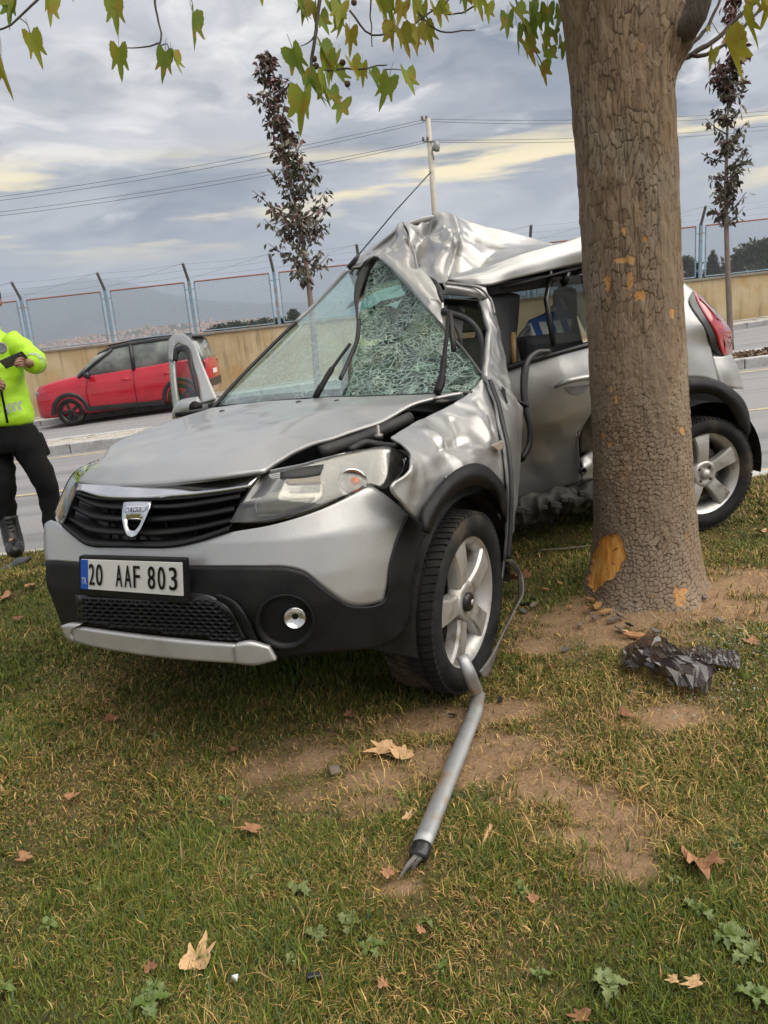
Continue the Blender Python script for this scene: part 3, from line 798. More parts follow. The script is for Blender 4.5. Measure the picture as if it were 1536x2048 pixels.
MB().tube(crom([st0+A([-.06, .05, .02]), st0+A([.03, -.02, .0]), st0+A([.07, -.03, .09]), st0+A([.08, -.02, .22])], 10), [.09, .075, .06, .055, .05, .048, .046, .045, .044, .043], 14).build('branch_stub', pm('stub_bark', (.10, .078, .06), (.06, .048, .038), 14, .9, bump=.012, stretch=(1, 1, .4)), tree)

LEAFM = [plane_leaf('leaf', s_, d_, .68) for s_, d_ in ((1, 1.1), (2, 1.5), (3, .8), (4, 1.9), (5, 1.3))]
LG = []
for me in LEAFM:
    me.materials.append(MATS['leaf_green']); me2 = me.copy(); me2.materials.clear(); me2.materials.append(MATS['leaf_yellow']); LG.append((me, me2))
def twig(px, z, r0=.006, r1=.0025, n=20):
    """twig through photo points at given depths"""
    zz_ = z if hasattr(z, '__len__') else [z]*len(px)
    P = crom([D(u, v, q) for (u, v), q in zip(px, zz_)], n)
    MB().tube(P+.004*np.stack([vnoise(P*30, 5), vnoise(P*30, 6), vnoise(P*30, 7)], -1), np.linspace(r0, r1, n), 6).build('twig', MATS['twig_bark'], tree)
def leaf(u, v, z, yaw, size=1.0, tilt=0.0, yellow=None, roll=0.0):
    """leaf hanging with its stalk joint at photo point u, v"""
    k = rnd.randrange(5); y = (rnd.random() < .16) if yellow is None else yellow
    o = bpy.data.objects.new('leaf', LG[k][1 if y else 0]); link(o, tree)
    o.location = Vector([float(c) for c in D(u, v, z)]); o.rotation_euler = (tilt, roll, yaw); o.scale = (size*rnd.uniform(.88, 1.1), size, size*rnd.uniform(.95, 1.1))
# hanging twigs across the top of the view (depths of two to three metres: the leaves then measure 15 to 20 cm)
twig([(150, -80), (60, 15), (30, 40), (0, 60), (-60, 75)], 2.5, .005)
twig([(305, -120), (312, 20), (322, 70), (318, 100)], 2.6, .006)
twig([(318, 85), (300, 92), (270, 95), (240, 95)], 2.6, .003, .0015, 10)
twig([(320, 92), (335, 88), (338, 100)], 2.6, .002, .001, 8)
twig([(660, -200), (640, 0), (628, 80), (620, 180)], 2.5, .009, .005)
twig([(625, 130), (660, 140), (700, 138), (735, 135), (775, 130)], 2.5, .004, .002)
twig([(628, 70), (620, 82), (600, 92)], 2.5, .003, .001, 8)
twig([(745, -60), (742, 40), (745, 95)], 2.7, .004, .002)
twig([(700, 20), (740, 68), (790, 62), (870, 20), (960, -60)], 2.8, .004)
twig([(820, -60), (850, 40), (880, 62), (950, 60)], 2.8, .005, .002)
twig([(770, 140), (795, 138), (812, 142)], 2.5, .002, .001, 8)
twig([(990, -100), (1040, 20), (1060, 80), (1085, 130)], 2.9, .004, .002)
twig([(1000, -30), (960, 5), (900, 30), (860, 20)], 2.9, .005, .002)
twig([(1360, 120), (1390, 105), (1430, 80), (1480, 30), (1540, -20)], 2.9, .012, .005)
twig([(1375, 95), (1410, 60), (1450, -20)], 2.9, .009, .004)
twig([(1380, 110), (1400, 112), (1440, 95), (1500, 40), (1600, -80)], 2.85, .008, .004)
twig([(150, -60), (140, -5), (148, 5)], 2.6, .003, .001, 8)
twig([(370, -30), (385, 5), (388, 26)], 2.5, .002, .001, 8)
twig([(38, 38), (55, 52), (62, 66)], 2.5, .002, .001, 8)
LV = [(62, 68, 2.5, .4, 1.05), (100, -8, 2.6, 1.0, 1.0), (2, 112, 2.3, -.6, 1.15), (20, 0, 2.6, .2, .9), (35, -10, 2.6, -.4, .9), (228, 0, 2.7, .1, 1.05), (238, 96, 2.6, .2, 1.05), (385, 26, 2.5, 1.2, 1.0), (330, 104, 2.6, .3, .95), (345, 104, 2.62, 1.1, .9),
      (585, 98, 2.5, -.3, 1.0), (520, -20, 2.7, .2, .7), (605, 150, 2.5, .5, 1.0), (608, 185, 2.45, -.2, 1.25), (640, 92, 2.5, .9, .9), (655, 110, 2.5, .1, .95), (672, 110, 2.52, -.6, .9), (625, 175, 2.5, 1.3, .9), (660, 180, 2.5, .4, .8), (682, 205, 2.5, .2, .95), (650, 150, 2.5, -1.2, .9), (670, 140, 2.55, .8, .8), (702, 125, 2.5, .3, .75), (725, 128, 2.52, -.2, .7), (740, 148, 2.5, .9, .75), (778, 155, 2.5, .2, .9), (812, 144, 2.5, .4, .95),
      (700, 60, 2.6, .2, .8), (608, -10, 2.5, .3, .8), (630, 5, 2.5, -.5, .8), (660, 5, 2.55, .6, .9), (680, 10, 2.55, .1, .9), (685, 35, 2.55, -.7, .9), (600, 15, 2.5, 1.1, .7), (640, 30, 2.52, .2, .8), (755, 0, 2.7, .3, .9), (775, -5, 2.7, -.3, .9), (800, 60, 2.7, .3, .95), (835, 55, 2.75, -.3, 1.0), (815, 62, 2.8, .9, .9), (850, 50, 2.8, .1, .9), (790, 48, 2.7, -.9, .9), (870, 15, 2.8, .2, .95), (880, 8, 2.8, .8, .9), (845, 10, 2.8, -.4, .85), (950, -15, 2.8, .1, .95), (975, 8, 2.85, .4, .8), (805, 5, 2.7, .2, .8), (825, -8, 2.7, .9, .9), (930, -25, 2.8, .3, .8),
      (1030, 15, 2.9, .3, .95), (1060, 45, 2.9, -.4, 1.0), (1050, 85, 2.9, .2, 1.0), (1085, 70, 2.95, .8, .9), (1095, 100, 2.95, .1, .9), (1080, 132, 2.95, .3, .75), (1110, 60, 2.95, -.5, .9), (1125, 85, 3.0, .2, .9), (1060, 5, 2.9, .6, .95), (1095, 15, 2.9, -.2, .9), (1035, 55, 2.9, 1.2, .8), (1120, 20, 2.95, .4, .9), (1075, 25, 2.92, .2, 1.0), (1015, 30, 2.88, -.3, .9),
      (1448, 78, 2.6, 1.35, 1.4, True), (1425, 100, 2.62, .3, .7, True), (1487, 30, 2.6, 1.3, 1.15, True), (1528, 0, 2.55, .9, 1.3, True), (1500, -30, 2.6, .2, 1.1, True), (1412, 55, 2.8, .4, .35, True), (1545, -10, 2.6, -.4, 1.1), (1480, -30, 2.6, .8, 1.0, True)]
for q in LV:
    leaf(q[0], q[1], q[2], q[3], q[4]*1.0, rnd.uniform(-.55, .35), q[5] if len(q) > 5 else None, rnd.uniform(-.38, .38))
pm('seed_ball_brown', (.13, .085, .05), (.09, .06, .035), 200, .9, bump=.003)
for u, v, z in [(695, 168, 2.5), (685, 125, 2.5), (708, 5, 2.6), (628, 118, 2.5), (632, 132, 2.5)]:
    c = D(u, v, z); bm = bmesh.new(); bmesh.ops.create_icosphere(bm, subdivisions=3, radius=.010)
    mk('seed_ball', [A(v_.co)*(1+.08*rnd.uniform(-1, 1))+c for v_ in bm.verts], [[v_.index for v_ in f.verts] for f in bm.faces], MATS['seed_ball_brown'], tree); bm.free()
# the crown above the view: loose leaves on the limbs
g = np.random.default_rng(8); n = 5200
ctr = A([cxt-.3, TREE[1]+.9, 5.6]); Pc = g.normal(size=(n, 3)); Pc /= np.linalg.norm(Pc, axis=1, keepdims=True); Pc = ctr+Pc*A([2.5, 2.3, 1.9])*g.random((n, 1))**.4
Pc = Pc[(vnoise(Pc*1.3, 40) > -.15)]; n = len(Pc)
e1 = g.normal(size=(n, 3)); e1[:, 2] = -np.abs(e1[:, 2])-.6; e1 /= np.linalg.norm(e1, axis=1, keepdims=True); e2 = np.cross(e1, g.normal(size=(n, 3))); e2 /= np.linalg.norm(e2, axis=1, keepdims=True)
s = g.uniform(.06, .10, (n, 1)); Vc = np.stack([Pc, Pc+e1*s*.7+e2*s*.8, Pc+e1*s*1.9, Pc+e1*s*.7-e2*s*.8], 1)
cr = fastmesh('crown', Vc.reshape(-1, 3), (np.arange(n)*4)[:, None]+[0, 1, 2, 3], MATS['leaf_green'], tree); tag(cr, kind='stuff')

# ================================================================== young street trees, conifers behind the fence
m, t, b, out = newmat('young_leaf')
at = t.new('ShaderNodeAttribute', attribute_name='col'); t.set(b, 'Base Color', at.outputs['Color']); t.set(b, 'Roughness', .5)
pm('young_bark', (.20, .155, .125), (.14, .11, .09), 30, .85, bump=.003, stretch=(1, 1, .3))
def young_tree(label, px_line, zdist, outline, seed, nleaf, red_top):
    """px_line: trunk points (u, v, radius m) from base up; outline: v -> half width px"""
    g = np.random.default_rng(seed); pts = [D(u, v, zdist) for u, v, r in px_line]; base = pts[0].copy()
    tr_ = thing('young_tree', label, 'tree', base, 'young ornamental trees along the road')
    n = 40; P = crom(pts, n); rr = np.interp(np.linspace(0, 1, n), np.linspace(0, 1, len(pts)), [q[2] for q in px_line])
    MB().tube(P, rr, 8).build('trunk', MATS['young_bark'], tr_)
    vs = [q[1] for q in px_line]; vb, vt = outline[0][0], outline[-1][0]; m_px = zdist/FPX
    bmb = MB(); leaves = []; LC = []
    tube_uv = [(768+FPX*((p-_C)@_R)/((p-_C)@_f), 1024-FPX*((p-_C)@_U)/((p-_C)@_f)) for p in P]
    for k in range(90):
        f = g.random()**.9; v0 = vb+(vt-vb)*f
        i = int(np.argmin([abs(q[1]-v0) for q in tube_uv])); p0 = P[i]
        hw = np.interp(-v0, [-q[0] for q in outline], [q[1] for q in outline])*m_px*g.uniform(.5, 1.35)
        az = g.uniform(0, 2*pi); up = g.uniform(.35, 1.1)
        d = A([cos(az), sin(az), up]); tip = p0+A([cos(az)*hw, sin(az)*hw, hw*up])
        mid = (p0+tip)/2+A([0, 0, -.08*hw])
        Q = crom([p0, mid, tip], 7); bmb.tube(Q, np.linspace(.013, .005, 7), 4)
        nl = int(nleaf/90)
        for q in range(nl):
            s_ = g.uniform(.25, 1.05); c = Q[min(6, int(s_*6))]+g.normal(0, .035, 3)
            e1 = g.normal(size=3); e1[2] = -abs(e1[2])-.3; e1 /= np.linalg.norm(e1); e2 = np.cross(e1, g.normal(size=3)); e2 /= np.linalg.norm(e2)
            L = g.uniform(.045, .08); n3 = np.cross(e1, e2)
            leaves.append([c, c+e1*L+e2*L*.45+n3*L*.25, c+e1*L*2, c+e1*L-e2*L*.45+n3*L*.25])
            red = g.random() < (.12+red_top*max(0, (f-.45))*1.7)
            cc = A([.12, .045, .038])*g.uniform(.6, 1.3) if red else A([.080, .074, .044])*g.uniform(.45, 1.4)
            LC += [cc]*4
    tag(bmb.build('branches', MATS['young_bark'], tr_), kind='stuff')
    lv = fastmesh('crown', np.array(leaves).reshape(-1, 3), (np.arange(len(leaves))*4)[:, None]+[0, 1, 2, 3], MATS['young_leaf'], tr_, colors=np.array(LC)); tag(lv, kind='stuff')
    # a few leaves that stand clear of the crown, one by one
    return tr_
zt_ = 12.7
young_tree('slender young tree with dark green and maroon leaves before the mountains', [(637, 790, .060), (622, 610, .052), (605, 480, .036), (575, 340, .022), (545, 180, .012), (530, 112, .005)], zt_,
           [(585, 38), (540, 60), (500, 70), (440, 66), (390, 46), (330, 42), (260, 36), (200, 40), (160, 26), (112, 4)], 4, 1750, .6)
young_tree('slender young tree with bare lower stem beside the plane tree', [(1462, 700, .055), (1458, 600, .050), (1454, 500, .042), (1452, 400, .032), (1455, 250, .02), (1462, 100, .012), (1466, 0, .006)], 13.2,
           [(480, 34), (440, 36), (400, 24), (350, 38), (300, 36), (240, 30), (200, 38), (140, 28), (60, 18), (0, 6)], 9, 1500, 1.0)
pm('conifer_bark', (.10, .075, .06))
m, t, b, out = newmat('conifer_leaf'); at = t.new('ShaderNodeAttribute', attribute_name='col'); t.set(b, 'Base Color', at.outputs['Color']); t.set(b, 'Roughness', .7)
def bush_tree(label, u, vtop, zdist, halfw, group, seed, conical):
    g = np.random.default_rng(seed); top = D(u, vtop, zdist); bz = -1.2
    base = A([top[0], top[1], bz]); Ht = top[2]-bz
    tr_ = thing('conifer', label, 'tree', base, group)
    MB().tube([base, base+A([0, 0, Ht*.5]), top-A([0, 0, .2])], [.16, .10, .02], 7).build('trunk', MATS['conifer_bark'], tr_)
    n = 2600; f = g.random(n)**.8; az = g.uniform(0, 2*pi, n)
    prof_ = (1-f)**(.9 if conical else .45)*(.35+.65*np.minimum(f*5+.4, 1)); lump = 1+.35*np.sin(az*3+f*9+seed)+.25*np.sin(az*5-f*17)
    r = halfw*prof_*lump*g.random(n)**.35
    c = np.stack([base[0]+r*np.cos(az), base[1]+r*np.sin(az), base[2]+Ht*(.12+.88*f)+g.normal(0, .08, n)], -1)
    e1 = np.stack([np.cos(az), np.sin(az), g.uniform(.1, .9, n)], -1)+g.normal(0, .35, (n, 3)); e1 /= np.linalg.norm(e1, axis=1, keepdims=True)
    e2 = np.cross(e1, g.normal(size=(n, 3))); e2 /= np.linalg.norm(e2, axis=1, keepdims=True); s = g.uniform(.10, .20, (n, 1))*(halfw/1.4)**.5
    V = np.stack([c-e1*s*.4, c+e2*s*.35, c+e1*s, c-e2*s*.35], 1)
    cc = np.array([.055, .070, .035])*g.uniform(.5, 1.4, (n, 1))
    lv = fastmesh('crown', V.reshape(-1, 3), (np.arange(n)*4)[:, None]+[0, 1, 2, 3], MATS['conifer_leaf'], tr_, colors=np.repeat(cc, 4, 0)); tag(lv, kind='stuff')
GC = 'evergreens beyond the fence'
bush_tree('broad evergreen filling the fence corner behind the bare young stem', 1515, 488, 28, 2.5, GC, 1, False)
bush_tree('pointed evergreen just beside the blue fence post', 1425, 510, 27, .9, GC, 2, True)
bush_tree('rounded evergreen between plane trunk and fence post', 1372, 520, 28, 1.2, GC, 3, False)
bush_tree('tallest broad evergreen at the outer end of the fence row', 1585, 470, 30, 2.6, GC, 4, False)
bush_tree('low evergreen behind the bare young stem and fence', 1465, 535, 29, 1.3, GC, 5, False)
for k, (u, v) in enumerate([(440, 662), (470, 655), (500, 655), (530, 648), (585, 630), (555, 648)]):
    bush_tree('small distant evergreen beyond the ochre wall and fence', u, v-9, 60, 2.6, 'small far evergreens over the wall', 20+k, k == 4)

# ================================================================== lamp pole with wires
pm('pole_concrete', (.46, .42, .36), (.38, .35, .30), 6, .85, bump=.003)
pm('grey_metal', (.34, .34, .33), (.28, .28, .27), 20, .5, metal=.3)
pz = 27.0
pb, pt = D(880, 545, pz), D(856, 238, pz); pb = A([pb[0], pb[1], -1.2])
pole = thing('lamp_pole', 'tall pale concrete pole carrying wires and one street lamp', 'lamp pole', pb)
MB().tube([pb, (pb+pt)/2, pt], [.15, .115, .085], 10).build('shaft', MATS['pole_concrete'], pole)
la = D(861, 285, pz); lc = D(872, 287, pz)
MB().tube([la, la+A([.12, -.1, .02]), lc], .03, 6).build('lamp_arm', MATS['grey_metal'], pole)
lh = MB().lathe(lc-A([0, 0, .12]), (.25, -.3, 1), [(-.14, .06), (-.12, .13), (-.02, .14), (.10, .10), (.18, .05), (.19, .0)], 14).build('lamp_head', MATS['grey_metal'], pole)
for v_ in (240, 282):
    p_ = D(856+(v_-240)*.05, v_, pz); MB().tube([p_-A([.22, 0, 0]), p_+A([.10, 0, 0])], .03, 5).build('cross_arm', MATS['grey_metal'], pole)
    for dx in (-.2, -.05): MB().lathe(p_+A([dx, 0, .03]), (0, 0, 1), [(0, .035), (.04, .05), (.07, .03), (.10, .045), (.13, .0)], 8).build('insulator', pm('insulator_brown', (.16, .11, .08), rough=.3), pole)
cdk = MB().tube([D(864, 300, pz), D(868, 320, pz)], .02, 5).build('cable_drop', MATS['dark_steel'], pole)
def wire(a, b_, sag, r=.008):
    Q = [A(a)+(A(b_)-A(a))*s_+A([0, 0, -sag*4*s_*(1-s_)]) for s_ in np.linspace(0, 1, 24)]
    return MB().tube(Q, r, 4).build('wire', MATS['dark_steel'], pole)
wire(D(853, 238, pz), D(-200, 418, pz+1), .25); wire(D(855, 243, pz), D(-200, 424, pz+1), .3)
wire(D(855, 280, pz), D(-200, 446, pz+1), .25); wire(D(857, 284, pz), D(-200, 452, pz+1), .3)
wire(D(858, 238, pz), D(1750, 200, pz+6), .3); wire(D(858, 243, pz), D(1750, 206, pz+6), .35)
wire(D(860, 280, pz), D(1750, 226, pz+6), .3); wire(D(861, 284, pz), D(1750, 232, pz+6), .35)
# ================================================================== the wrecked car
# front half: axis turned 33 deg; rear half folded round the tree. s forward of the axle, l to the car's left, h up.
A1 = radians(33); F1 = A([-sin(A1), -cos(A1), 0]); L1 = A([cos(A1), -sin(A1), 0]); O1 = A([.262, 2.49, 0])
A2 = radians(16.5); F2 = A([-cos(A2), -sin(A2), 0]); L2 = A([sin(A2), -cos(A2), 0]); O2 = A([1.745, 4.01, 0])
ZU = A([0, 0, 1.0])
def W1(s, l, h): return O1+s*F1+l*L1+h*ZU
def W2(s, l, h): return O2+s*F2+l*L2+h*ZU
def P1s(u, v, s): return PLN(u, v, W1(s, 0, 0), F1)
def P1l(u, v, l): return PLN(u, v, W1(0, l, 0), L1)
def P2s(u, v, s): return PLN(u, v, W2(s, 0, 0), F2)
def P2l(u, v, l): return PLN(u, v, W2(0, l, 0), L2)
_hd = [.10, .22, .30, .40, .52, .60, .70, .80, .95, 1.1]
_dd = [-.10, -.03, 0.0, 0.0, 0.0, -.015, -.05, -.12, -.32, -.6]
_ed = [-.08, -.03, -.01, 0, .005, 0, -.01, -.03, -.10, -.2]
def gbody(P, off=0.0):
    q = P-O1; s = q@F1; l = abs(q@L1+.87); h = q[2]
    a = .70+np.interp(h, _hd, _dd)+off; b = .875+np.interp(h, _hd, _ed)+off; e = 2.9
    return max((s-.12)/a, 0)**e+(l/b)**e-1
def PB(u, v, off=0.0):
    """photo point on the undamaged nose surface"""
    d = ray(u, v); z = 1.7; st = .02
    while z < 4.2 and gbody(_C+d*z, off) > 0: z += st
    if z >= 4.2:      # ray grazes past: take the closest approach
        zs_ = np.linspace(1.7, 4.0, 200); z = zs_[int(np.argmin([gbody(_C+d*q, off) for q in zs_]))]; return _C+d*z
    lo, hi = z-st, z
    for _ in range(30):
        m_ = (lo+hi)/2
        if gbody(_C+d*m_, off) > 0: lo = m_
        else: hi = m_
    return _C+d*hi
def bodypatch(name, rows, nu, nv, mat, parent, off=0.0, solid=.012, rs=crom, offf=None):
    """rows of photo points lofted in the picture, then laid on the nose surface"""
    R_ = np.stack([rs(r, nu) for r in rows]); Q = np.stack([crom(R_[:, i], nv) for i in range(nu)], 1)
    P = np.array([[PB(Q[j, i, 0], Q[j, i, 1], off if offf is None else offf(i/(nu-1), j/(nv-1))) for i in range(nu)] for j in range(nv)])
    m_ = P[nv//2, nu//2]; a = P[nv//2, nu//2+1]-m_; b = P[nv//2+1 if nv > 2 else 1, nu//2]-P[nv//2 if nv > 2 else 0, nu//2]
    return mk(name, P.reshape(-1, 3), gridfaces(nu, nv, np.dot(np.cross(a, b), _C-m_) < 0), mat, parent, True, solid)

# --- materials
def paint(name, base, rough, dirt, flake=.55, metal=.75):
    m, t, b, out = newmat(name); tc = t.new('ShaderNodeTexCoord'); v = tc.outputs['Object']
    c = t.mix(t.math('MULTIPLY', t.maprange(t.noise(v, 5.0, 6, .65), .48, .75), dirt), base, (.30, .26, .20))
    c = t.mix(t.math('MULTIPLY', t.maprange(t.noise(v, 75, 5, .75), .56, .72), dirt), c, (.22, .19, .15))
    t.set(b, 'Base Color', c); t.set(b, 'Metallic', metal)
    t.set(b, 'Roughness', t.maprange(t.noise(v, 7, 5), .35, .7, rough, rough+.12)); t.set(b, 'Coat Weight', flake); t.set(b, 'Coat Roughness', .03)
    return m
SIL = paint('silver_paint', (.46, .46, .45), .35, .26, .45, .66)
pm('black_plastic', (.0045, .0048, .0052), (.008, .008, .0083), 9, .42, .58, spec=.3, bump=.0012, bscale=260, c3=(.015, .0145, .013), s3=5)
pm('black_gloss', (.012, .012, .013), (.02, .02, .02), 5, .25)
pm('rubber', (.012, .012, .012), (.02, .0195, .019), 25, .75, spec=.25, bump=.001, c3=(.085, .066, .045), s3=5)
pm('seal_rubber', (.012, .012, .013), (.02, .02, .02), 12, .45)
pm('chrome', (.80, .80, .80), (.72, .72, .73), 12, .06, .14, metal=1.0)
pm('alloy', (.60, .59, .565), (.52, .51, .485), 9, .38, .5, metal=.7, c3=(.30, .26, .21), s3=12)
pm('engine_dark', (.016, .016, .017), (.035, .033, .03), 12, .6, bump=.003)
pm('engine_metal', (.30, .29, .27), (.18, .17, .16), 20, .45, metal=.8)
pm('brake_dark', (.05, .047, .043), (.09, .07, .055), 20, .7)
pm('plate_white', (.80, .79, .76), (.72, .71, .68), 10, .35)
pm('plate_blue', (.02, .12, .55), (.02, .10, .48), 10, .35)
pm('ink_black', (.012, .012, .012), None, 10, .4)
pm('ink_white', (.75, .76, .8), None, 10, .4)
pm('skid_silver', (.56, .56, .55), (.50, .50, .49), 8, .38, .5, metal=.55, c3=(.34, .31, .27), s3=5)
pm('headliner', (.045, .045, .047), (.06, .06, .06), 10, .9)
pm('cabin_dark', (.022, .023, .026), (.035, .036, .04), 14, .8)
pm('cabin_beige', (.36, .32, .24), (.28, .25, .19), 9, .8)
pm('tail_red', (.42, .010, .018), (.30, .008, .014), 6, .12, coat=1.0)
pm('tail_red_dark', (.20, .006, .012), (.14, .005, .01), 6, .15, coat=1.0)
pm('torn_metal', (.12, .105, .07), (.05, .045, .03), 10, .6, metal=.4)
m, t, b, out = newmat('clear_lens')
gl = t.new('ShaderNodeBsdfGlossy', ins={'Color': (1, 1, 1), 'Roughness': .05}); tp = t.new('ShaderNodeBsdfTransparent', ins={'Color': (.84, .84, .80)})
fr = t.new('ShaderNodeFresnel', ins={'IOR': 1.5}); ms = t.new('ShaderNodeMixShader', ins={0: t.math('ADD', fr.outputs[0], .02, clamp=True)})
df = t.new('ShaderNodeBsdfDiffuse', ins={'Color': (.42, .41, .37)}); tcx = t.new('ShaderNodeTexCoord')
ms2 = t.new('ShaderNodeMixShader', ins={0: t.maprange(t.noise(tcx.outputs['Object'], 22, 5, .7), .42, .8, .01, .12)})
t.l.new(tp.outputs[0], ms.inputs[1]); t.l.new(gl.outputs[0], ms.inputs[2]); t.l.new(ms.outputs[0], ms2.inputs[1]); t.l.new(df.outputs[0], ms2.inputs[2]); t.l.new(ms2.outputs[0], out.inputs[0]); t.n.remove(b)
def crazed(name, tint, dens, crackcol, scale, stretch, rot, reflect):
    """laminated glass: clear where whole, white-green where the crack net is dense"""
    m, t, b, out = newmat(name); tc = t.new('ShaderNodeTexCoord'); v = tc.outputs['Object']
    wv = t.new('ShaderNodeTexNoise', ins={'Vector': v, 'Scale': 7.0, 'Detail': 3.0})
    vv = t.vmath('ADD', v, t.vmath('SCALE', t.vmath('SUBTRACT', wv.outputs['Color'], (.5, .5, .5)), .10))
    vm = t.mapping(vv, stretch, (0, 0, 0), rot)
    lines = None
    for k, (sc_, wd) in enumerate(((scale*.4, .030), (scale, .06), (scale*2.3, .11))):
        e_ = t.voro(t.mapping(vm, (1, 1, 1), (k*3.1, k*1.7, k)), sc_, 'DISTANCE_TO_EDGE')
        l_ = t.maprange(e_, 0.0, wd, 1.0, 0.0)
        pat = t.maprange(t.noise(v, 3.5+2*k, 4), .36-.08*dens, .66-.16*dens)
        l_ = t.math('MULTIPLY', l_, pat)
        lines = l_ if lines is None else t.math('MAXIMUM', lines, l_)
    fibv = t.mapping(vv, (1, 1, 7.5), (0, 0, 0), (rot[0]+.5, rot[1]-.4, rot[2]))
    fib = t.maprange(t.voro(fibv, scale*1.3, 'DISTANCE_TO_EDGE'), 0.0, .045, 1.0, 0.0); lines = t.math('MAXIMUM', lines, t.math('MULTIPLY', fib, t.math('MULTIPLY', t.maprange(t.noise(v, 4.5, 3), .42, .62), max(0, .5+.4*dens))))
    spark = t.maprange(t.noise(vm, scale*9, 3, .7), .58, .74); lines = t.math('MAXIMUM', lines, t.math('MULTIPLY', spark, .5*dens))
    tp = t.new('ShaderNodeBsdfTransparent', ins={'Color': tint}); gl = t.new('ShaderNodeBsdfGlossy', ins={'Color': (.95, 1, .98), 'Roughness': .04})
    fr = t.new('ShaderNodeFresnel', ins={'IOR': 1.52 if dens > -1 else 1.15}); ms = t.new('ShaderNodeMixShader', ins={0: t.math('ADD', fr.outputs[0], reflect, clamp=True)})
    t.l.new(tp.outputs[0], ms.inputs[1]); t.l.new(gl.outputs[0], ms.inputs[2])
    t.set(b, 'Base Color', t.mix(t.noise(v, 30, 3), crackcol, tuple(x*.55 for x in crackcol))); t.set(b, 'Roughness', .25)
    ms2 = t.new('ShaderNodeMixShader', ins={0: t.math('MULTIPLY', lines, max(0, .40+.45*dens), clamp=True)}); t.l.new(ms.outputs[0], ms2.inputs[1]); t.l.new(b.outputs[0], ms2.inputs[2]); t.l.new(ms2.outputs[0], out.inputs[0])
    return m
GL_L = crazed('windscreen_glass', (.58, .84, .78), .34, (.52, .70, .66), 14, (1, 1, 2.6), (.3, .5, .2), .17)
GL_R = crazed('crazed_glass', (.42, .76, .60), .62, (.56, .78, .66), 15, (1, 1, 2.4), (.2, -.7, .4), .02)
GL_S = crazed('side_glass', (.50, .53, .53), -2.0, (.5, .5, .5), 4, (1, 1, 1), (0, 0, 0), .0)

car = thing('wrecked_car', 'crushed silver hatchback folded around the plane tree, its windscreen shattered', 'car', W1(-1.0, -.87, 0))

# ------------------------------------------------------------------ nose
top_edge = [(89, 1048), (100, 1040), (122, 1052), (171, 1090), (242, 1094), (350, 1094), (460, 1065), (538, 1051), (596, 1035), (659, 1011), (713, 984), (740, 971), (764, 985), (817, 1030)]
bot_edge = [(91, 1122), (110, 1122), (157, 1124), (242, 1128), (330, 1131), (420, 1132), (518, 1133), (577, 1135), (608, 1144), (635, 1166), (666, 1191), (698, 1211), (713, 1213), (767, 1203)]
mid1 = [(87, 1072), (103, 1070), (140, 1086), (200, 1106), (300, 1110), (400, 1108), (500, 1094), (575, 1085), (628, 1082), (672, 1088), (715, 1086), (745, 1080), (770, 1085), (796, 1078)]
mid2 = [(88, 1098), (106, 1098), (150, 1108), (225, 1118), (320, 1121), (415, 1121), (512, 1116), (580, 1115), (622, 1122), (662, 1140), (700, 1150), (735, 1155), (765, 1148), (783, 1128)]
bodypatch('bumper', [top_edge, mid1, mid2, bot_edge], 96, 22, SIL, car, 0.0)
# black lower bumper with the fog-lamp corner and the arch piece
lb_top = [(91, 1122), (120, 1123), (157, 1125), (242, 1129), (330, 1132), (420, 1133), (518, 1134), (577, 1136), (608, 1145), (635, 1167), (666, 1192), (698, 1212), (713, 1214), (767, 1204), (780, 1131), (795, 1077), (817, 1031)]
lb_m1 = [(92, 1160), (118, 1165), (152, 1180), (242, 1186), (330, 1190), (428, 1192), (470, 1192), (545, 1190), (590, 1196), (625, 1208), (662, 1222), (692, 1232), (720, 1235), (780, 1222), (798, 1140), (815, 1086), (832, 1043)]
lb_bot = [(128, 1262), (140, 1266), (160, 1268), (242, 1280), (330, 1292), (430, 1303), (500, 1309), (560, 1317), (612, 1311), (650, 1306), (690, 1302), (720, 1299), (760, 1292), (808, 1262), (824, 1160), (838, 1100), (856, 1064)]
lb_m2 = [(110, 1214), (128, 1218), (150, 1225), (242, 1236), (330, 1244), (440, 1250), (485, 1258), (552, 1258), (600, 1258), (638, 1258), (676, 1262), (706, 1264), (738, 1264), (796, 1240), (812, 1150), (827, 1092), (845, 1054)]
bodypatch('lower_bumper', [lb_top, lb_m1, lb_m2, lb_bot], 100, 22, MATS['black_plastic'], car, .006)
# honeycomb intake
hx_dark = bodypatch('intake_backing', [[(150, 1190), (300, 1192), (428, 1195), (452, 1210), (470, 1235)], [(157, 1249), (240, 1260), (330, 1270), (420, 1280), (497, 1288)]], 30, 6, MATS['black_gloss'], car, .010, .004)
def in_intake(u, v):
    L_ = 152+(v-1190)*.08; R_ = np.interp(v, [1195, 1209, 1285], [430, 451, 497]); B_ = 1249+(u-157)*.115
    return L_ < u < R_ and 1193 < v < B_-2
hcomb = MB(); R0 = 9.6
for j in range(14):
    for i in range(40):
        cu, cv = 150+i*R0*1.75+(R0*.875 if j % 2 else 0), 1192+j*R0*.80+(i*.7)
        hexp = [(cu+R0*1.0*cos(pi/6+k*pi/3), cv+R0*.56*sin(pi/6+k*pi/3)) for k in range(6)]
        if not all(in_intake(u_, v_) for u_, v_ in hexp): continue
        for k in range(6):
            (ua, va), (ub, vb) = hexp[k], hexp[(k+1) % 6]
            if k in (0, 1, 2): hcomb.tube([PB(ua, va, .017), PB(ub, vb, .017)], .0042, 4)
o = hcomb.build('intake_mesh', MATS['black_plastic'], car, smooth=False); tag(o, kind='stuff')
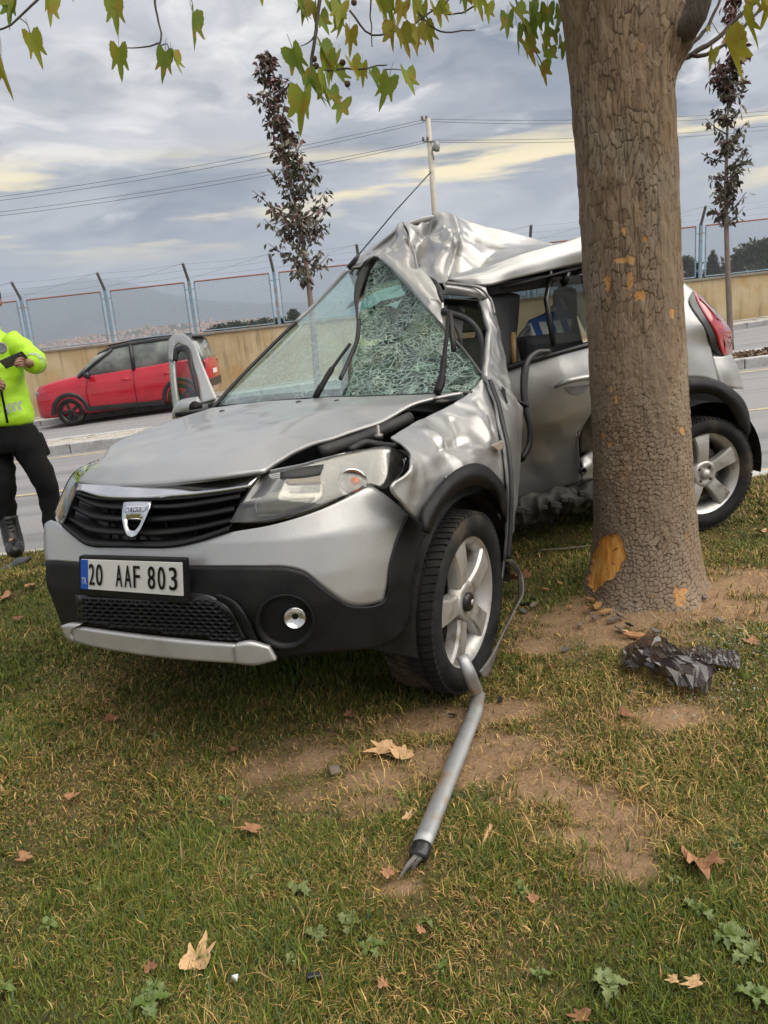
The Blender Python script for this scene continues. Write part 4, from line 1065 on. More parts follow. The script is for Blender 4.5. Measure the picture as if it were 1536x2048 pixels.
bodypatch('intake_frame', [[(428, 1192), (456, 1206), (480, 1240), (503, 1286)], [(436, 1188), (468, 1203), (494, 1238), (520, 1290)]], 16, 4, MATS['black_plastic'], car, .022, .012)
# silver skid plate
bodypatch('skid_plate', [[(124, 1252), (150, 1256), (220, 1266), (300, 1276), (400, 1286), (474, 1292)], [(138, 1262), (165, 1268), (230, 1280), (300, 1291), (400, 1299), (470, 1302)], [(146, 1282), (180, 1292), (255, 1306), (330, 1316), (400, 1322), (472, 1327)]], 40, 9, MATS['skid_silver'], car, .034, .02)
bodypatch('skid_end', [[(470, 1290), (495, 1286), (537, 1296)], [(469, 1303), (500, 1302), (543, 1306)], [(471, 1327), (505, 1331), (552, 1321)]], 14, 8, MATS['skid_silver'], car, .044, .02)
bodypatch('skid_end', [[(121, 1252), (132, 1249), (156, 1251)], [(126, 1264), (134, 1264), (140, 1264)], [(134, 1276), (140, 1282), (146, 1284)]], 10, 6, MATS['skid_silver'], car, .040, .02)
# fog lamp
fc = PB(571, 1241, .008); fn = (F1*.80+L1*.60); fn /= np.linalg.norm(fn)
fg = MB().lathe(fc, fn, [(.012, .082), (.016, .076), (-.01, .066), (-.06, .056), (-.075, .0)], 32).build('fog_lamp', MATS['black_plastic'], car)
lc_ = fc+L1*.022-F1*.016+ZU*.008
MB().lathe(lc_, fn, [(-.03, .034), (.008, .034), (.012, .030)], 24).build('bezel', MATS['black_gloss'], fg)
MB().lathe(lc_, fn, [(.010, .030), (.002, .022), (-.004, 0.0)], 24).build('reflector', pm('fog_bowl', (.75, .74, .70), (.6, .6, .57), 60, .18, metal=.85), fg)
MB().lathe(lc_, fn, [(.012, .0305), (.0135, .028), (.0135, .0295)], 24).build('lens_ring', MATS['chrome'], fg)
# grille: dark backing, frame, slats one by one, chrome strip, emblem
bodypatch('grille', [[(150, 985), (250, 994), (340, 990), (420, 982), (500, 970)], [(122, 1050), (171, 1090), (255, 1094), (350, 1092), (458, 1062)]], 40, 10, MATS['black_gloss'], car, -.075, .008)
def nose_bar(name, px, half, mat, off, thick=.03):
    """a slat: ribbon of given half height (px) along px, standing on the nose surface"""
    c = crom(px, 44); up = [(u, v-half) for u, v in c]; dn = [(u, v+half) for u, v in c]
    a_ = np.array([PB(u, v, off) for u, v in up]); b_ = np.array([PB(u, v, off+.012) for u, v in dn])
    md_ = (a_+b_)/2+(-F1)*0; mid_ = np.array([PB((u1+u2)/2, (v1+v2)/2, off+.016) for (u1, v1), (u2, v2) in zip(up, dn)])
    bk = a_-F1*thick; V = np.concatenate([bk, a_, mid_, b_, b_-F1*thick]); return mk(name, V, gridfaces(44, 5, False), mat, car, True)
z2 = lambda L_: [(60+x/3.072, 900+y/3.072) for x, y in L_]
nose_bar('grille_slat', z2([(280, 282), (400, 336), (500, 350), (560, 352), (760, 350), (900, 346), (1100, 318), (1290, 282)]), 5, MATS['black_plastic'], -.020)
nose_bar('grille_slat', z2([(255, 345), (390, 408), (480, 420), (560, 424), (740, 428), (900, 418), (1080, 396), (1255, 362)]), 5.5, MATS['black_plastic'], -.020)
nose_bar('grille_slat', z2([(232, 415), (370, 488), (470, 502), (560, 506), (700, 512), (900, 500), (1060, 472), (1235, 432)]), 5.5, MATS['black_plastic'], -.020)
nose_bar('grille_slat', z2([(275, 262), (420, 296), (560, 302), (700, 303), (900, 296), (1100, 276), (1330, 240)]), 3.5, MATS['black_plastic'], -.022)
nose_bar('grille_frame', z2([(200, 458), (260, 510), (345, 568), (480, 582), (640, 584), (890, 580), (1060, 540), (1225, 482)]), 5.5, MATS['black_plastic'], -.004)
nose_bar('grille_frame', z2([(280, 262), (245, 350), (215, 430), (195, 465)]), 2.5, MATS['black_plastic'], -.010)
for x in (480, 650, 830, 1010): 
    a_, b_ = PB(60+x/3.072, 1000, -.05), PB(60+(x+15)/3.072, 1082, -.05); MB().tube([a_, b_], .006, 5).build('grille_rib', MATS['black_plastic'], car)
bodypatch('chrome_strip', [z2([(300, 205), (430, 212), (560, 220), (700, 214), (850, 204), (1000, 188), (1150, 170), (1300, 155), (1415, 145)]), z2([(297, 222), (430, 245), (570, 256), (700, 254), (850, 242), (1000, 228), (1150, 210), (1300, 190), (1385, 180)]), z2([(294, 240), (420, 278), (600, 290), (720, 288), (850, 280), (1000, 268), (1100, 256), (1250, 236), (1350, 220)])], 50, 8, MATS['chrome'], car, .0, .02)
# emblem: chrome shield with a cut-out below the word
ec = z2([(572, 318), (660, 314), (748, 316), (744, 350), (712, 425), (682, 490), (655, 530), (622, 546), (590, 528), (572, 480), (560, 420), (562, 360)])
ei = z2([(602, 432), (640, 432), (682, 430), (664, 470), (640, 492), (615, 488), (604, 465)])
def emb(px, off): return [PB(u, v, off) for u, v in px]
n_e = 48; oc = lin(ec+[ec[0]], n_e+1)[:-1]; ctr = np.mean(ei, 0)
# ring between outline and cut-out, matched by angle
ang_o = np.arctan2(oc[:, 1]-ctr[1], oc[:, 0]-ctr[0]); icl = lin(ei+[ei[0]], 400); ang_i = np.arctan2(icl[:, 1]-ctr[1], icl[:, 0]-ctr[0])
ic = np.array([icl[int(np.argmin(np.abs(np.angle(np.exp(1j*(ang_i-a)))))) ] for a in ang_o])
rows_e = [(oc*1.0, .000), (oc*.94+ctr*.06, .022), (oc*.86+ctr*.14, .024), (ic*.86+oc*.14, .020), (ic, .004)]
Ve = [PB(u, v, of) for q, of in rows_e for u, v in q]
eo = mk('emblem', Ve, gridfaces(n_e, 5, True, closeu=True), MATS['chrome'], car)
e0, e1_, e2_ = PB(*z2([(588, 388)])[0], .030), PB(*z2([(690, 384)])[0], .030), PB(*z2([(588, 352)])[0], .030)
ex = (e1_-e0); wex = np.linalg.norm(ex); ex /= wex; ey = (e2_-e0); ey -= ex*np.dot(ey, ex); hey = np.linalg.norm(ey); ey /= hey
lettering('lettering', 'DACIA', e0, ex, ey, wex, hey*.85, MATS['ink_black'], eo, lift=.004)
# number plate with its holder
pc = {k: PB(u, v, .020) for k, (u, v) in dict(tl=(162, 1119), tr=(362, 1126), br=(365, 1192), bl=(162.5, 1177)).items()}
pn0 = (pc['tl']+pc['bl'])/2; pn1 = (pc['tr']+pc['br'])/2
pex = pn1-pn0; pex[2] = 0; pex /= np.linalg.norm(pex); pey = ZU*.985-np.cross(pex, ZU)*-.0; pnn = np.cross(pex, ZU); pnn = pnn if np.dot(pnn, F1) > 0 else -pnn
plane0 = PB(262, 1154, .030)
def PP(u, v, off=0.0): return PLN(u, v, plane0+pnn*off, pnn)
hol = [PP(157, 1112), PP(369, 1118), PP(374, 1209), PP(157, 1190)]
po = MB().prism(hol, -pnn*.02).build('number_plate', MATS['black_plastic'], car, smooth=False, bevel=.004)
q = [PP(162, 1119, .004), PP(363, 1126, .004), PP(365.5, 1192, .004), (PP(162.5, 1177, .004))]
def pl(a, b_): return q[0]*(1-a)*(1-b_)+q[1]*a*(1-b_)+q[2]*a*b_+q[3]*(1-a)*b_      # a across, b down
MB().prism([pl(0, 0), pl(1, 0), pl(1, 1), pl(0, 1)], -pnn*.004).build('plate_face', MATS['plate_white'], po, smooth=False)
MB().prism([pl(0, 0)+pnn*.0015, pl(.075, 0)+pnn*.0015, pl(.075, 1)+pnn*.0015, pl(0, 1)+pnn*.0015], -pnn*.002).build('plate_band', MATS['plate_blue'], po, smooth=False)
def plate_text(txt, a0, a1, b0, b1, mat):
    V, Fc = text_mesh(txt, 1.0); mn, mx = V.min(0), V.max(0)
    if txt == 'TR': pass
    P = [pl(a0+(a1-a0)*(p[0]-mn[0])/(mx[0]-mn[0]), b1-(b1-b0)*(p[1]-mn[1])/(mx[1]-mn[1]))+pnn*.003 for p in V]
    mk('plate_character', P, Fc, mat, po, smooth=False)
for ch, a0, a1 in (('2', .090, .145), ('0', .165, .228), ('A', .368, .430), ('A', .455, .520), ('F', .545, .605), ('8', .685, .750), ('0', .780, .845), ('3', .885, .955)):
    for dx in (0, .006): plate_text(ch, a0+dx, a1+dx, .13, .84, MATS['ink_black'])
plate_text('TR', .014, .066, .60, .82, MATS['ink_white'])

# ------------------------------------------------------------------ headlamps
hl_top = [(461, 1042), (484, 1002), (512, 958), (530, 943), (545, 939), (600, 928), (652, 914), (713, 901), (784, 895), (820, 914)]
hl_bot = [(461, 1044), (500, 1046), (540, 1044), (577, 1036), (635, 1018), (674, 1001), (713, 983), (739, 970), (770, 978), (806, 942)]
hl_mid = [(461, 1043), (490, 1025), (525, 1003), (550, 992), (590, 978), (632, 962), (680, 947), (725, 936), (778, 936), (813, 928)]
hl = bodypatch('headlamp', [hl_top, hl_mid, hl_bot], 46, 14, MATS['clear_lens'], car, .004, .004)
def inner(px_rows, nu, nv, name, mat, off): return bodypatch(name, px_rows, nu, nv, mat, hl, off, .004)
inner([hl_top, hl_mid, hl_bot], 30, 8, 'lamp_housing', pm('lamp_grey', (.085, .085, .08), (.05, .05, .05), 12, .4, metal=.4), -.06)
inner([[(510, 985), (560, 975), (610, 968), (650, 962)], [(506, 1010), (560, 1004), (610, 998), (648, 990)], [(516, 1035), (560, 1030), (600, 1018), (636, 1004)]], 16, 8, 'reflector', pm('lamp_bowl', (.55, .54, .50), (.35, .34, .31), 15, .2, metal=.8), -.035)
inner([[(514, 1004), (560, 1000), (630, 994)], [(514, 1028), (560, 1026), (615, 1010)]], 12, 4, 'low_beam_lens', pm('frost_lens', (.30, .285, .235), (.22, .21, .17), 40, .2, metal=.3), -.028)
bc = PB(704, 967, -.02); MB().lathe(bc, fn, [(-.02, .040), (.0, .046), (.004, .040), (-.015, .03), (-.03, 0)], 24).build('turn_lamp', MATS['chrome'], hl)
MB().lathe(bc+L1*.008, fn, [(-.012, .02), (.008, .018), (.018, 0)], 16).build('bulb', pm('amber', (.55, .16, .05), (.4, .1, .03), 30, .2), hl)
inner([[(560, 945), (600, 935), (648, 928)], [(560, 956), (600, 956), (640, 950)]], 10, 4, 'broken_hole', MATS['engine_dark'], .006)
inner([[(570, 962), (600, 955), (640, 948)], [(575, 968), (605, 968), (642, 966)]], 10, 4, 'broken_edge', MATS['cabin_beige'], .004)
hrp = [[(108, 1026, .50), (122, 990, .47), (146, 946, .40), (170, 930, .33), (198, 918, .27)], [(112, 1040, .56), (132, 1000, .54), (152, 960, .49), (172, 945, .42), (196, 926, .36)], [(117, 1053, .60), (140, 1012, .59), (157, 966, .55), (175, 952, .50), (195, 932, .44)]]
hr = patch('headlamp', [[P1s(*q) for q in r] for r in hrp], 20, 8, MATS['clear_lens'], car, .004)
patch('lamp_housing', [[P1s(u, v+1, s_-.05) for u, v, s_ in r] for r in (hrp[0], hrp[2])], 20, 5, MATS['lamp_grey'], hr, .004)

# ------------------------------------------------------------------ bonnet
def H_(u, v, s): return P1s(u, v, s)
hood_rows = [
    [(158, 964, .60), (200, 969, .645), (242, 971, .66), (336, 966, .66), (434, 954, .645), (527, 941, .58)],
    [(172, 945, .56), (220, 940, .58), (300, 936, .59), (400, 926, .57), (490, 914, .53), (560, 919, .49)],
    [(202, 917, .44), (262, 908, .44), (350, 899, .43), (450, 886, .40), (545, 876, .36), (614, 893, .33)],
    [(232, 884, .22), (310, 870, .21), (410, 858, .19), (510, 848, .16), (600, 842, .12), (690, 868, .13)],
    [(300, 856, .02), (380, 844, .00), (470, 832, -.03), (580, 824, -.06), (680, 818, -.09), (764, 842, -.06)],
    [(370, 832, -.16), (440, 824, -.18), (530, 814, -.20), (640, 805, -.23), (740, 800, -.25), (832, 806, -.24)],
    [(424, 815, -.30), (500, 806, -.31), (600, 799, -.33), (720, 793, -.35), (830, 789, -.37), (926, 783, -.38)]]
hood_rows = [[P1s(*q) for q in r] for r in hood_rows]
def dent_hood(P): return .006*fbm(P*4.0, 3, 3)+.004*np.sin((P@L1)*9+1)*np.clip((P@F1)*-1, -1, 1)
hd = patch('bonnet', hood_rows, 70, 60, SIL, car, .012, disp=lambda P: .004*vnoise(P*5, 3)+.0025*vnoise(P*11, 8))
for u, v, s in [(598, 808, -.27), (445, 826, -.20), (674, 806, -.27)]:
    c = P1s(u, v, s)+ZU*.006; MB().lathe(c, (0, 0, 1), [(-.006, .016), (.003, .014), (.007, .008), (.008, 0)], 14).build('washer_jet', MATS['black_gloss'], hd)
# engine bay under the sprung bonnet
MB().box(W1(.10, -.62, .66), .30, .42, .14, [F1, L1, ZU]).build('engine_cover', MATS['engine_dark'], car, smooth=False, bevel=.03)
MB().box(W1(-.02, -.30, .52), .50, .20, .10, [F1, L1, ZU]).build('inner_wing', MATS['engine_dark'], car, smooth=False, bevel=.02)
MB().box(W1(.36, -.75, .50), .12, .55, .22, [F1, L1, ZU]).build('radiator', MATS['engine_dark'], car, smooth=False, bevel=.02)
bt = P1l(758, 880, -.26); MB().lathe(bt, (0, 0, 1), [(-.05, .014), (-.02, .014), (-.02, .009), (.005, .009), (.005, .016), (.02, .016), (.022, .007), (.05, .006), (.052, 0)], 12).build('hydraulic_valve', MATS['engine_metal'], car)
MB().tube(crom([P1l(700, 900, -.30), P1l(735, 885, -.28), P1l(760, 890, -.24), P1l(790, 893, -.16)], 14), .012, 8).build('hose', MATS['engine_dark'], car)
MB().tube(crom([P1l(640, 905, -.36), P1l(700, 885, -.34), P1l(760, 862, -.30), P1l(820, 835, -.26)], 14), .022, 8).build('hose', MATS['engine_dark'], car)
br_rows = [[P1l(858, 796, -.30), P1l(900, 790, -.27), P1l(935, 787, -.24)], [P1l(850, 806, -.28), P1l(895, 801, -.25), P1l(925, 796, -.22)]]
patch('cowl_bracket', br_rows, 10, 5, pm('cowl_grey', (.10, .10, .10), (.15, .145, .14), 14, .6), car, .01)
for u, v in ((872, 797), (888, 794)): MB().lathe(P1l(u, v, -.235), L1, [(-.005, .008), (.004, .008), (.006, 0)], 8).build('bolt', MATS['engine_metal'], car)
patch('scuttle', [[W1(-.30, -1.62, .93), W1(-.34, -.9, .95), W1(-.38, -.22, .90)], [W1(-.44, -1.6, .93), W1(-.50, -.9, .96), W1(-.50, -.2, .93)]], 20, 5, MATS['black_plastic'], car, .02)

# ------------------------------------------------------------------ left wing, crumpled
fen = [
    [(782, 874, -.10), (826, 847, -.12), (876, 823, -.15), (931, 792, -.16), (966, 754, -.17)],
    [(806, 889, -.04), (846, 868, -.06), (893, 843, -.10), (944, 812, -.11), (976, 768, -.14)],
    [(822, 906, .00), (866, 888, -.02), (912, 862, -.06), (960, 838, -.05), (993, 803, -.11)],
    [(820, 924, .02), (864, 912, .015), (920, 890, -.02), (972, 870, -.015), (1003, 847, -.08)],
    [(806, 952, .03), (850, 938, .03), (912, 916, .01), (976, 898, .005), (1013, 890, -.05)],
    [(783, 974, .02), (838, 972, .035), (900, 938, .03), (978, 922, .02), (1018, 926, -.03)],
    [(806, 1010, .03), (838, 1004, .035), (884, 960, .035), (975, 938, .028), (1018, 950, -.01)],
    [(838, 1042, .035), (850, 1020, .038), (884, 967, .038), (978, 940, .030), (1019, 985, -.005)]]
fen = [[P1l(*q) for q in r] for r in fen]
def tents(c, rad, n, h, wd, seed):
    """n straight sharp creases round c: list of (point, in-plane normal, height, width, reach)"""
    g = np.random.default_rng(seed); out = []
    for k in range(n):
        nn = g.normal(size=3); nn /= np.linalg.norm(nn)
        out.append((A(c)+g.normal(0, rad*.5, 3), nn, h*g.uniform(-1, 1), wd*g.uniform(.6, 1.6), rad*g.uniform(.25, .6)))
    def f(P):
        d = 0
        for p, nn, hh, w_, rr in out:
            q = P-p; d = d+hh*np.clip(1-np.abs(q@nn)/w_, 0, 1)*np.clip(1-np.sum(q*q, -1)/rr**2, 0, 1)
        return d
    return f
def crumple(amp, sc, seed, folds=()):
    def f(P):
        n = np.abs(vnoise(P*sc, seed)); n2 = np.abs(vnoise(P*sc*2.3+7, seed+1))
        d = amp*(.5-n)+amp*.45*(.5-n2)
        for a, b_, wd, h in folds:
            a = A(a); b_ = A(b_); ab = b_-a; tt = np.clip(((P-a)@ab)/np.dot(ab, ab), 0, 1); dist = np.linalg.norm(P-(a+tt[..., None]*ab), axis=-1)
            d = d+h*np.exp(-(dist/wd)**1.5)
        return d
    return f
ff = [(P1l(885, 898, 0), P1l(930, 880, -.02), .020, -.022), (P1l(930, 805, -.1), P1l(978, 880, 0), .015, .020), (P1l(905, 835, -.1), P1l(930, 890, 0), .018, -.018), (P1l(865, 850, -.06), P1l(890, 900, 0), .02, .016), (P1l(960, 800, -.1), P1l(985, 860, -.04), .018, -.02), (P1l(835, 930, 0), P1l(850, 970, .02), .018, -.015), (P1l(930, 900, 0), P1l(1000, 905, 0), .014, .010)]
fd = patch('front_wing', fen, 90, 90, SIL, car, .008, disp=lambda P: crumple(.003, 9, 5, ff)(P)+tents(P1l(910, 870, 0), .34, 20, .022, .050, 5)(P))
sr = MB(); c_ = P1l(990, 890, .030)
sr.prism([P1l(978, 891, .022), P1l(1000, 880, .004), P1l(1003, 896, .006), P1l(992, 903, .015)], L1*.012); sr.build('side_repeater', pm('repeater_clear', (.50, .42, .37), (.42, .35, .3), 30, .15, coat=1.0), fd, smooth=False, bevel=.004)
# arch cladding and wheel housing
arch_o = [(839, 1043), (842, 1026), (860, 994), (887, 960), (924, 933), (952, 926), (979, 936), (1000, 960), (1013, 994), (1018, 1030), (1017, 1070), (1012, 1112)]
arch_m = [(850, 1058), (856, 1040), (872, 1008), (897, 975), (928, 953), (954, 947), (980, 958), (998, 980), (1009, 1010), (1014, 1045), (1012, 1080), (1008, 1128)]
arch_i = [(860, 1069), (866, 1052), (880, 1022), (901, 996), (931, 977), (957, 974), (984, 988), (1000, 1012), (1009, 1042), (1011, 1075), (1009, 1104), (1005, 1146)]
oo = [.062]*3+[.062]*5+[.03, .015, .005, .0]
patch('arch_cladding', [[P1l(u, v, o_*.85) for (u, v), o_ in zip(arch_o, oo)], [P1l(u, v, o_+.012) for (u, v), o_ in zip(arch_m, oo)], [P1l(u, v, o_*.75) for (u, v), o_ in zip(arch_i, oo)]], 60, 10, MATS['black_plastic'], car, .02)
wh = MB(); nA = 26
arc = [W1(.365*cos(a), 0, .31+.365*sin(a)) for a in np.linspace(-.15, pi+.15, nA)]
wh.add([p+L1*.0 for p in arc]+[p-L1*.34 for p in arc], gridfaces(nA, 2)); back = [W1(0, -.34, .31)]+[p-L1*.34 for p in arc]; wh.add(back, [(0, i, i+1) for i in range(1, nA)])
wh.build('wheel_housing', MATS['engine_dark'], car)

# ------------------------------------------------------------------ wheels
def wheel(name, c, nrm, spin, parent, rad=.310, wid=.205, nsp=5, cap=True, rimr=.222, tyre_mat='rubber', alloy='alloy', lite=False):
    """tyre with tread blocks, five-spoke rim, brake drum"""
    nrm = A(nrm)/np.linalg.norm(nrm); ref = ZU-nrm*np.dot(ZU, nrm); ref /= np.linalg.norm(ref); e2 = np.cross(nrm, ref); h = wid/2
    root = MB().lathe(c, nrm, [(-h*.75, rimr*.97), (-h*.96, rimr*1.12), (-h, (rimr+rad)/2), (-h*.93, rad*.955), (-h*.75, rad*.990), (-h*.3, rad), (h*.3, rad), (h*.75, rad*.990), (h*.93, rad*.955), (h, (rimr+rad)/2), (h*.985, (rimr+rad)/2-.01), (h*.96, rimr*1.12), (h*.86, rimr*1.02), (h*.70, rimr*.985)], 96).build(name, MATS[tyre_mat], parent)
    if not lite:
        tr_ = MB()
        for k in range(72):
            for row, (a0, a1) in enumerate(((-.86, -.50), (-.44, -.05), (.05, .44), (.50, .90))):
                a = 2*pi*(k+.5*(row % 2))/72; da = 2*pi/72*.36; sk = .5*da*(1 if row < 2 else -1); V = []
                for ax_, aa in ((a0*h, a-da-sk), (a0*h, a+da-sk), (a1*h, a+da+sk), (a1*h, a-da+sk)):
                    rr_ = rad*(1.0-.045*max(0, abs(ax_/h)-.55)**1.3)
                    for r_ in (rr_-.012, rr_+.0035): V.append(c+nrm*ax_+r_*(cos(aa)*ref+sin(aa)*e2))
                tr_.add(V, [(1, 3, 5, 7), (0, 2, 3, 1), (2, 4, 5, 3), (4, 6, 7, 5), (6, 0, 1, 7)])
        tag(tr_.build('tread', MATS[tyre_mat], root, smooth=False), kind='stuff')
    rim = MB().lathe(c, nrm, [(-h*.7, rimr*.93), (-h*.2, rimr*.86), (h*.55, rimr*.88), (h*.66, rimr*.95), (h*.80, rimr*1.0), (h*.82, rimr*1.035), (h*.74, rimr*1.04)], 64).build('rim', MATS[alloy], root)
    sp = MB()
    for k in range(nsp):
        a = spin+2*pi*k/nsp; er = cos(a)*ref+sin(a)*e2; et = -sin(a)*ref+cos(a)*e2; n_ = 9; V = []
        for j in range(n_):
            f = j/(n_-1); r_ = .045+f*(rimr*.97-.045); w_ = .030+.022*f**2.0+.006*(1-f)**3; z_ = h*(.70+.12*sin(f*pi*.8)-.04*f)
            for (tx, dz) in ((-w_*1.05, -.045), (-w_, -.010), (-w_*.86, .0), (0, .001), (w_*.86, .0), (w_, -.010), (w_*1.05, -.045)): V.append(c+er*r_+et*tx+nrm*(z_+dz))
        sp = MB().add(V, gridfaces(7, n_)); sp.build('spoke', MATS[alloy], rim, smooth=False)
    hubm = MB().lathe(c, nrm, [(h*.35, .075), (h*.72, .072), (h*.80, .060), (h*.74, .046), (h*.74, 0)], 32).build('hub', MATS[alloy], rim)
    if cap: MB().lathe(c, nrm, [(h*.72, .034), (h*.86, .033), (h*.90, .028), (h*.88, 0)], 24).build('centre_cap', MATS['black_gloss'], rim)
    else:
        MB().lathe(c, nrm, [(h*.70, .030), (h*.86, .028), (h*.95, .020), (h*.97, 0)], 24).build('hub_nut_cap', MATS['alloy'], rim)
        for k in range(4):
            a = spin+pi/4+2*pi*k/4; MB().lathe(c+.046*(cos(a)*ref+sin(a)*e2), nrm, [(h*.6, .009), (h*.80, .009), (h*.82, 0)], 8).build('wheel_bolt', MATS['brake_dark'], rim)
    MB().lathe(c, nrm, [(-h*.2, .0), (-h*.1, .145), (-h*.05, .150), (h*.05, .150), (h*.08, .14), (h*.1, .0)], 40).build('brake_disc', MATS['brake_dark'], root)
    return root
sa = radians(-3); wn = L1*cos(sa)+F1*sin(sa); wn = wn+ZU*-.02
fwh = P1l(938, 1204, .015)-wn*.085; wheel('front_wheel', fwh, wn, .18, car)
MB().lathe(fwh+wn*.098, wn, [(0, .012), (.001, .012), (.0015, 0)], 16).build('cap_mark', MATS['alloy'], car)
rwh = P2l(1411, 948, -.02)-L2*.08; wheel('rear_wheel', rwh, L2, .1, car, rad=.302, rimr=.218, cap=False)
wheel('front_wheel', W1(0, -1.56, .315), -L1, 0, car, lite=True)
wheel('rear_wheel', W2(0, -1.62, .335), -L2, 0, car, lite=True)

# ------------------------------------------------------------------ left front door, crushed edge-on, with its window frame
zs5 = lambda L_: [(860+x/7.68, 540+y/7.68) for x, y in L_]
dl = [(959, 603, 3.32), (970, 628, 3.26), (982, 659, 3.20), (973, 716, 3.10), (968, 752, 3.02), (977, 758, 2.98), (994, 803, 2.93), (1004, 847, 2.88), (1014, 892, 2.85), (1019, 940, 2.83), (1021, 990, 2.82), (1018, 1066, 2.82), (1014, 1118, 2.82)]
dr = [(980, 595, 3.40), (987, 615, 3.38), (996, 655, 3.36), (1006, 700, 3.34), (1014, 742, 3.32), (1019, 768, 3.30), (1026, 792, 3.30), (1045, 816, 3.30), (1042, 870, 3.28), (1038, 950, 3.24), (1034, 1006, 3.18), (1025, 1062, 3.05), (1015, 1122, 2.90)]
dm = [((a[0]*.55+b_[0]*.45), (a[1]+b_[1])/2, (a[2]*.55+b_[2]*.45)-.03) for a, b_ in zip(dl, dr)]
fdoor = patch('front_door', [[D(*q) for q in dl], [D(*q) for q in dm], [D(*q) for q in dr]], 110, 20, SIL, car, .02, rs=lin, disp=crumple(.010, 8, 15))
patch('panel_gap', [[D(u-2, v, z-.014) for u, v, z in dl[5:]], [D(u+7, v+1, z-.014) for u, v, z in dl[5:]]], 40, 3, MATS['seal_rubber'], fdoor, .004, rs=lin)
hole = [(1003, 772), (1010, 778), (1013, 795), (1016, 806), (1012, 809), (1006, 800), (1003, 786)]
MB().prism([D(u, v, 3.05) for u, v in hole], ray(1008, 790)*.02).build('handle_hole', MATS['engine_dark'], fdoor, smooth=False)
# header of the window frame, folded in over the cabin
patch('window_header', [[D(886, 562, 3.30), D(920, 566, 3.30), D(952, 570, 3.31), D(972, 575, 3.34)], [D(890, 574, 3.27), D(920, 578, 3.27), D(950, 584, 3.28), D(976, 592, 3.33)], [D(888, 590, 3.30), D(920, 592, 3.29), D(952, 595, 3.29), D(960, 600, 3.31)]], 24, 10, SIL, fdoor, .012)
MB().tube(crom([D(890, 566, 3.28), D(925, 570, 3.28), D(960, 577, 3.29), D(980, 598, 3.30), D(990, 630, 3.28)], 24), .006, 6).build('frame_trim', MATS['engine_metal'], fdoor)
patch('frame_lining', [[D(886, 598, 3.36), D(920, 600, 3.36), D(956, 602, 3.36)], [D(884, 612, 3.42), D(920, 612, 3.42), D(962, 622, 3.42)]], 14, 4, MATS['seal_rubber'], fdoor, .006)
MB().tube(crom([D(884, 622, 3.30), D(905, 628, 3.28), D(935, 640, 3.26), D(956, 662, 3.24), D(966, 690, 3.20), D(967, 725, 3.12), D(966, 760, 3.06)], 30), .014, 8).build('door_seal', MATS['seal_rubber'], fdoor)
MB().tube(crom([D(961, 608, 3.34), D(973, 640, 3.30), D(978, 670, 3.26), D(972, 712, 3.16), D(965, 752, 3.08)], 20), .016, 8).build('door_seal', MATS['seal_rubber'], fdoor)
patch('pillar_trim', [[D(893, 605, 3.42), D(915, 610, 3.42), D(930, 620, 3.42)], [D(898, 625, 3.40), D(915, 640, 3.40), D(925, 660, 3.40)], [D(905, 640, 3.38), D(920, 675, 3.38), D(925, 695, 3.38)]], 10, 8, pm('trim_grey', (.12, .12, .115), (.07, .07, .07), 30, .5), fdoor, .01)
# long loop of weatherstrip hanging from the door opening
MB().tube(crom([D(1098, 703, 3.62), D(1072, 706, 3.55), D(1052, 728, 3.48), D(1046, 770, 3.44), D(1050, 815, 3.42), D(1060, 858, 3.42), D(1058, 890, 3.42), D(1044, 918, 3.40)], 40), .0145, 8).build('weatherstrip', MATS['seal_rubber'], car)
MB().tube(crom([D(1085, 703, 3.66), D(1064, 712, 3.58), D(1054, 740, 3.50), D(1051, 780, 3.47), D(1056, 825, 3.45), D(1063, 862, 3.44), D(1058, 898, 3.44), D(1042, 922, 3.42)], 40), .010, 6).build('weatherstrip', MATS['seal_rubber'], car)
MB().tube([D(1024, 798, 3.28), D(1040, 806, 3.36), D(1054, 812, 3.42)], .010, 6).build('check_strap', MATS['black_plastic'], car)

# ------------------------------------------------------------------ rear door and rear quarter
rd = [
    [(1008, 742, -.06), (1050, 726, -.05), (1100, 712, -.04), (1150, 699, -.03), (1215, 682, -.02)],
    [(1012, 790, -.04), (1055, 778, -.02), (1105, 765, -.01), (1155, 752, 0), (1225, 740, .0)],
    [(1016, 850, -.06), (1058, 842, -.05), (1105, 834, -.03), (1150, 822, -.02), (1215, 780, -.02)],
    [(1020, 905, -.15), (1060, 898, -.15), (1105, 890, -.13), (1150, 880, -.12), (1160, 855, -.08)],
    [(1026, 955, -.20), (1060, 948, -.20), (1105, 938, -.19), (1148, 926, -.18), (1159, 915, -.16)],
    [(1030, 1000, -.24), (1062, 992, -.24), (1106, 979, -.23), (1150, 965, -.22), (1160, 962, -.21)]]
rdoor = patch('rear_door', [[P2l(*q) for q in r] for r in rd], 60, 60, SIL, car, .015, disp=lambda P: crumple(.008, 4, 25)(P)+tents(P2l(1090, 880, -.1), .5, 14, .02, .06, 4)(P))
dh = MB(); hp = [P2l(1109, 775, .01), P2l(1125, 766, .035), P2l(1160, 757, .045), P2l(1200, 752, .040)]
dh.tube(crom(hp, 16), [.008, .011, .013, .014, .015, .015, .015, .015, .015, .015, .015, .015, .015, .015, .014, .012], 8, flat=(1, .9)); dh.build('door_handle', SIL, rdoor)
MB().prism([P2l(u, v, .004) for u, v in [(1128, 775), (1140, 786), (1155, 790), (1170, 784), (1180, 768)]], L2*.003).build('handle_cup', pm('cup_grey', (.16, .16, .16), (.2, .2, .2), 20, .5), rdoor, smooth=False)
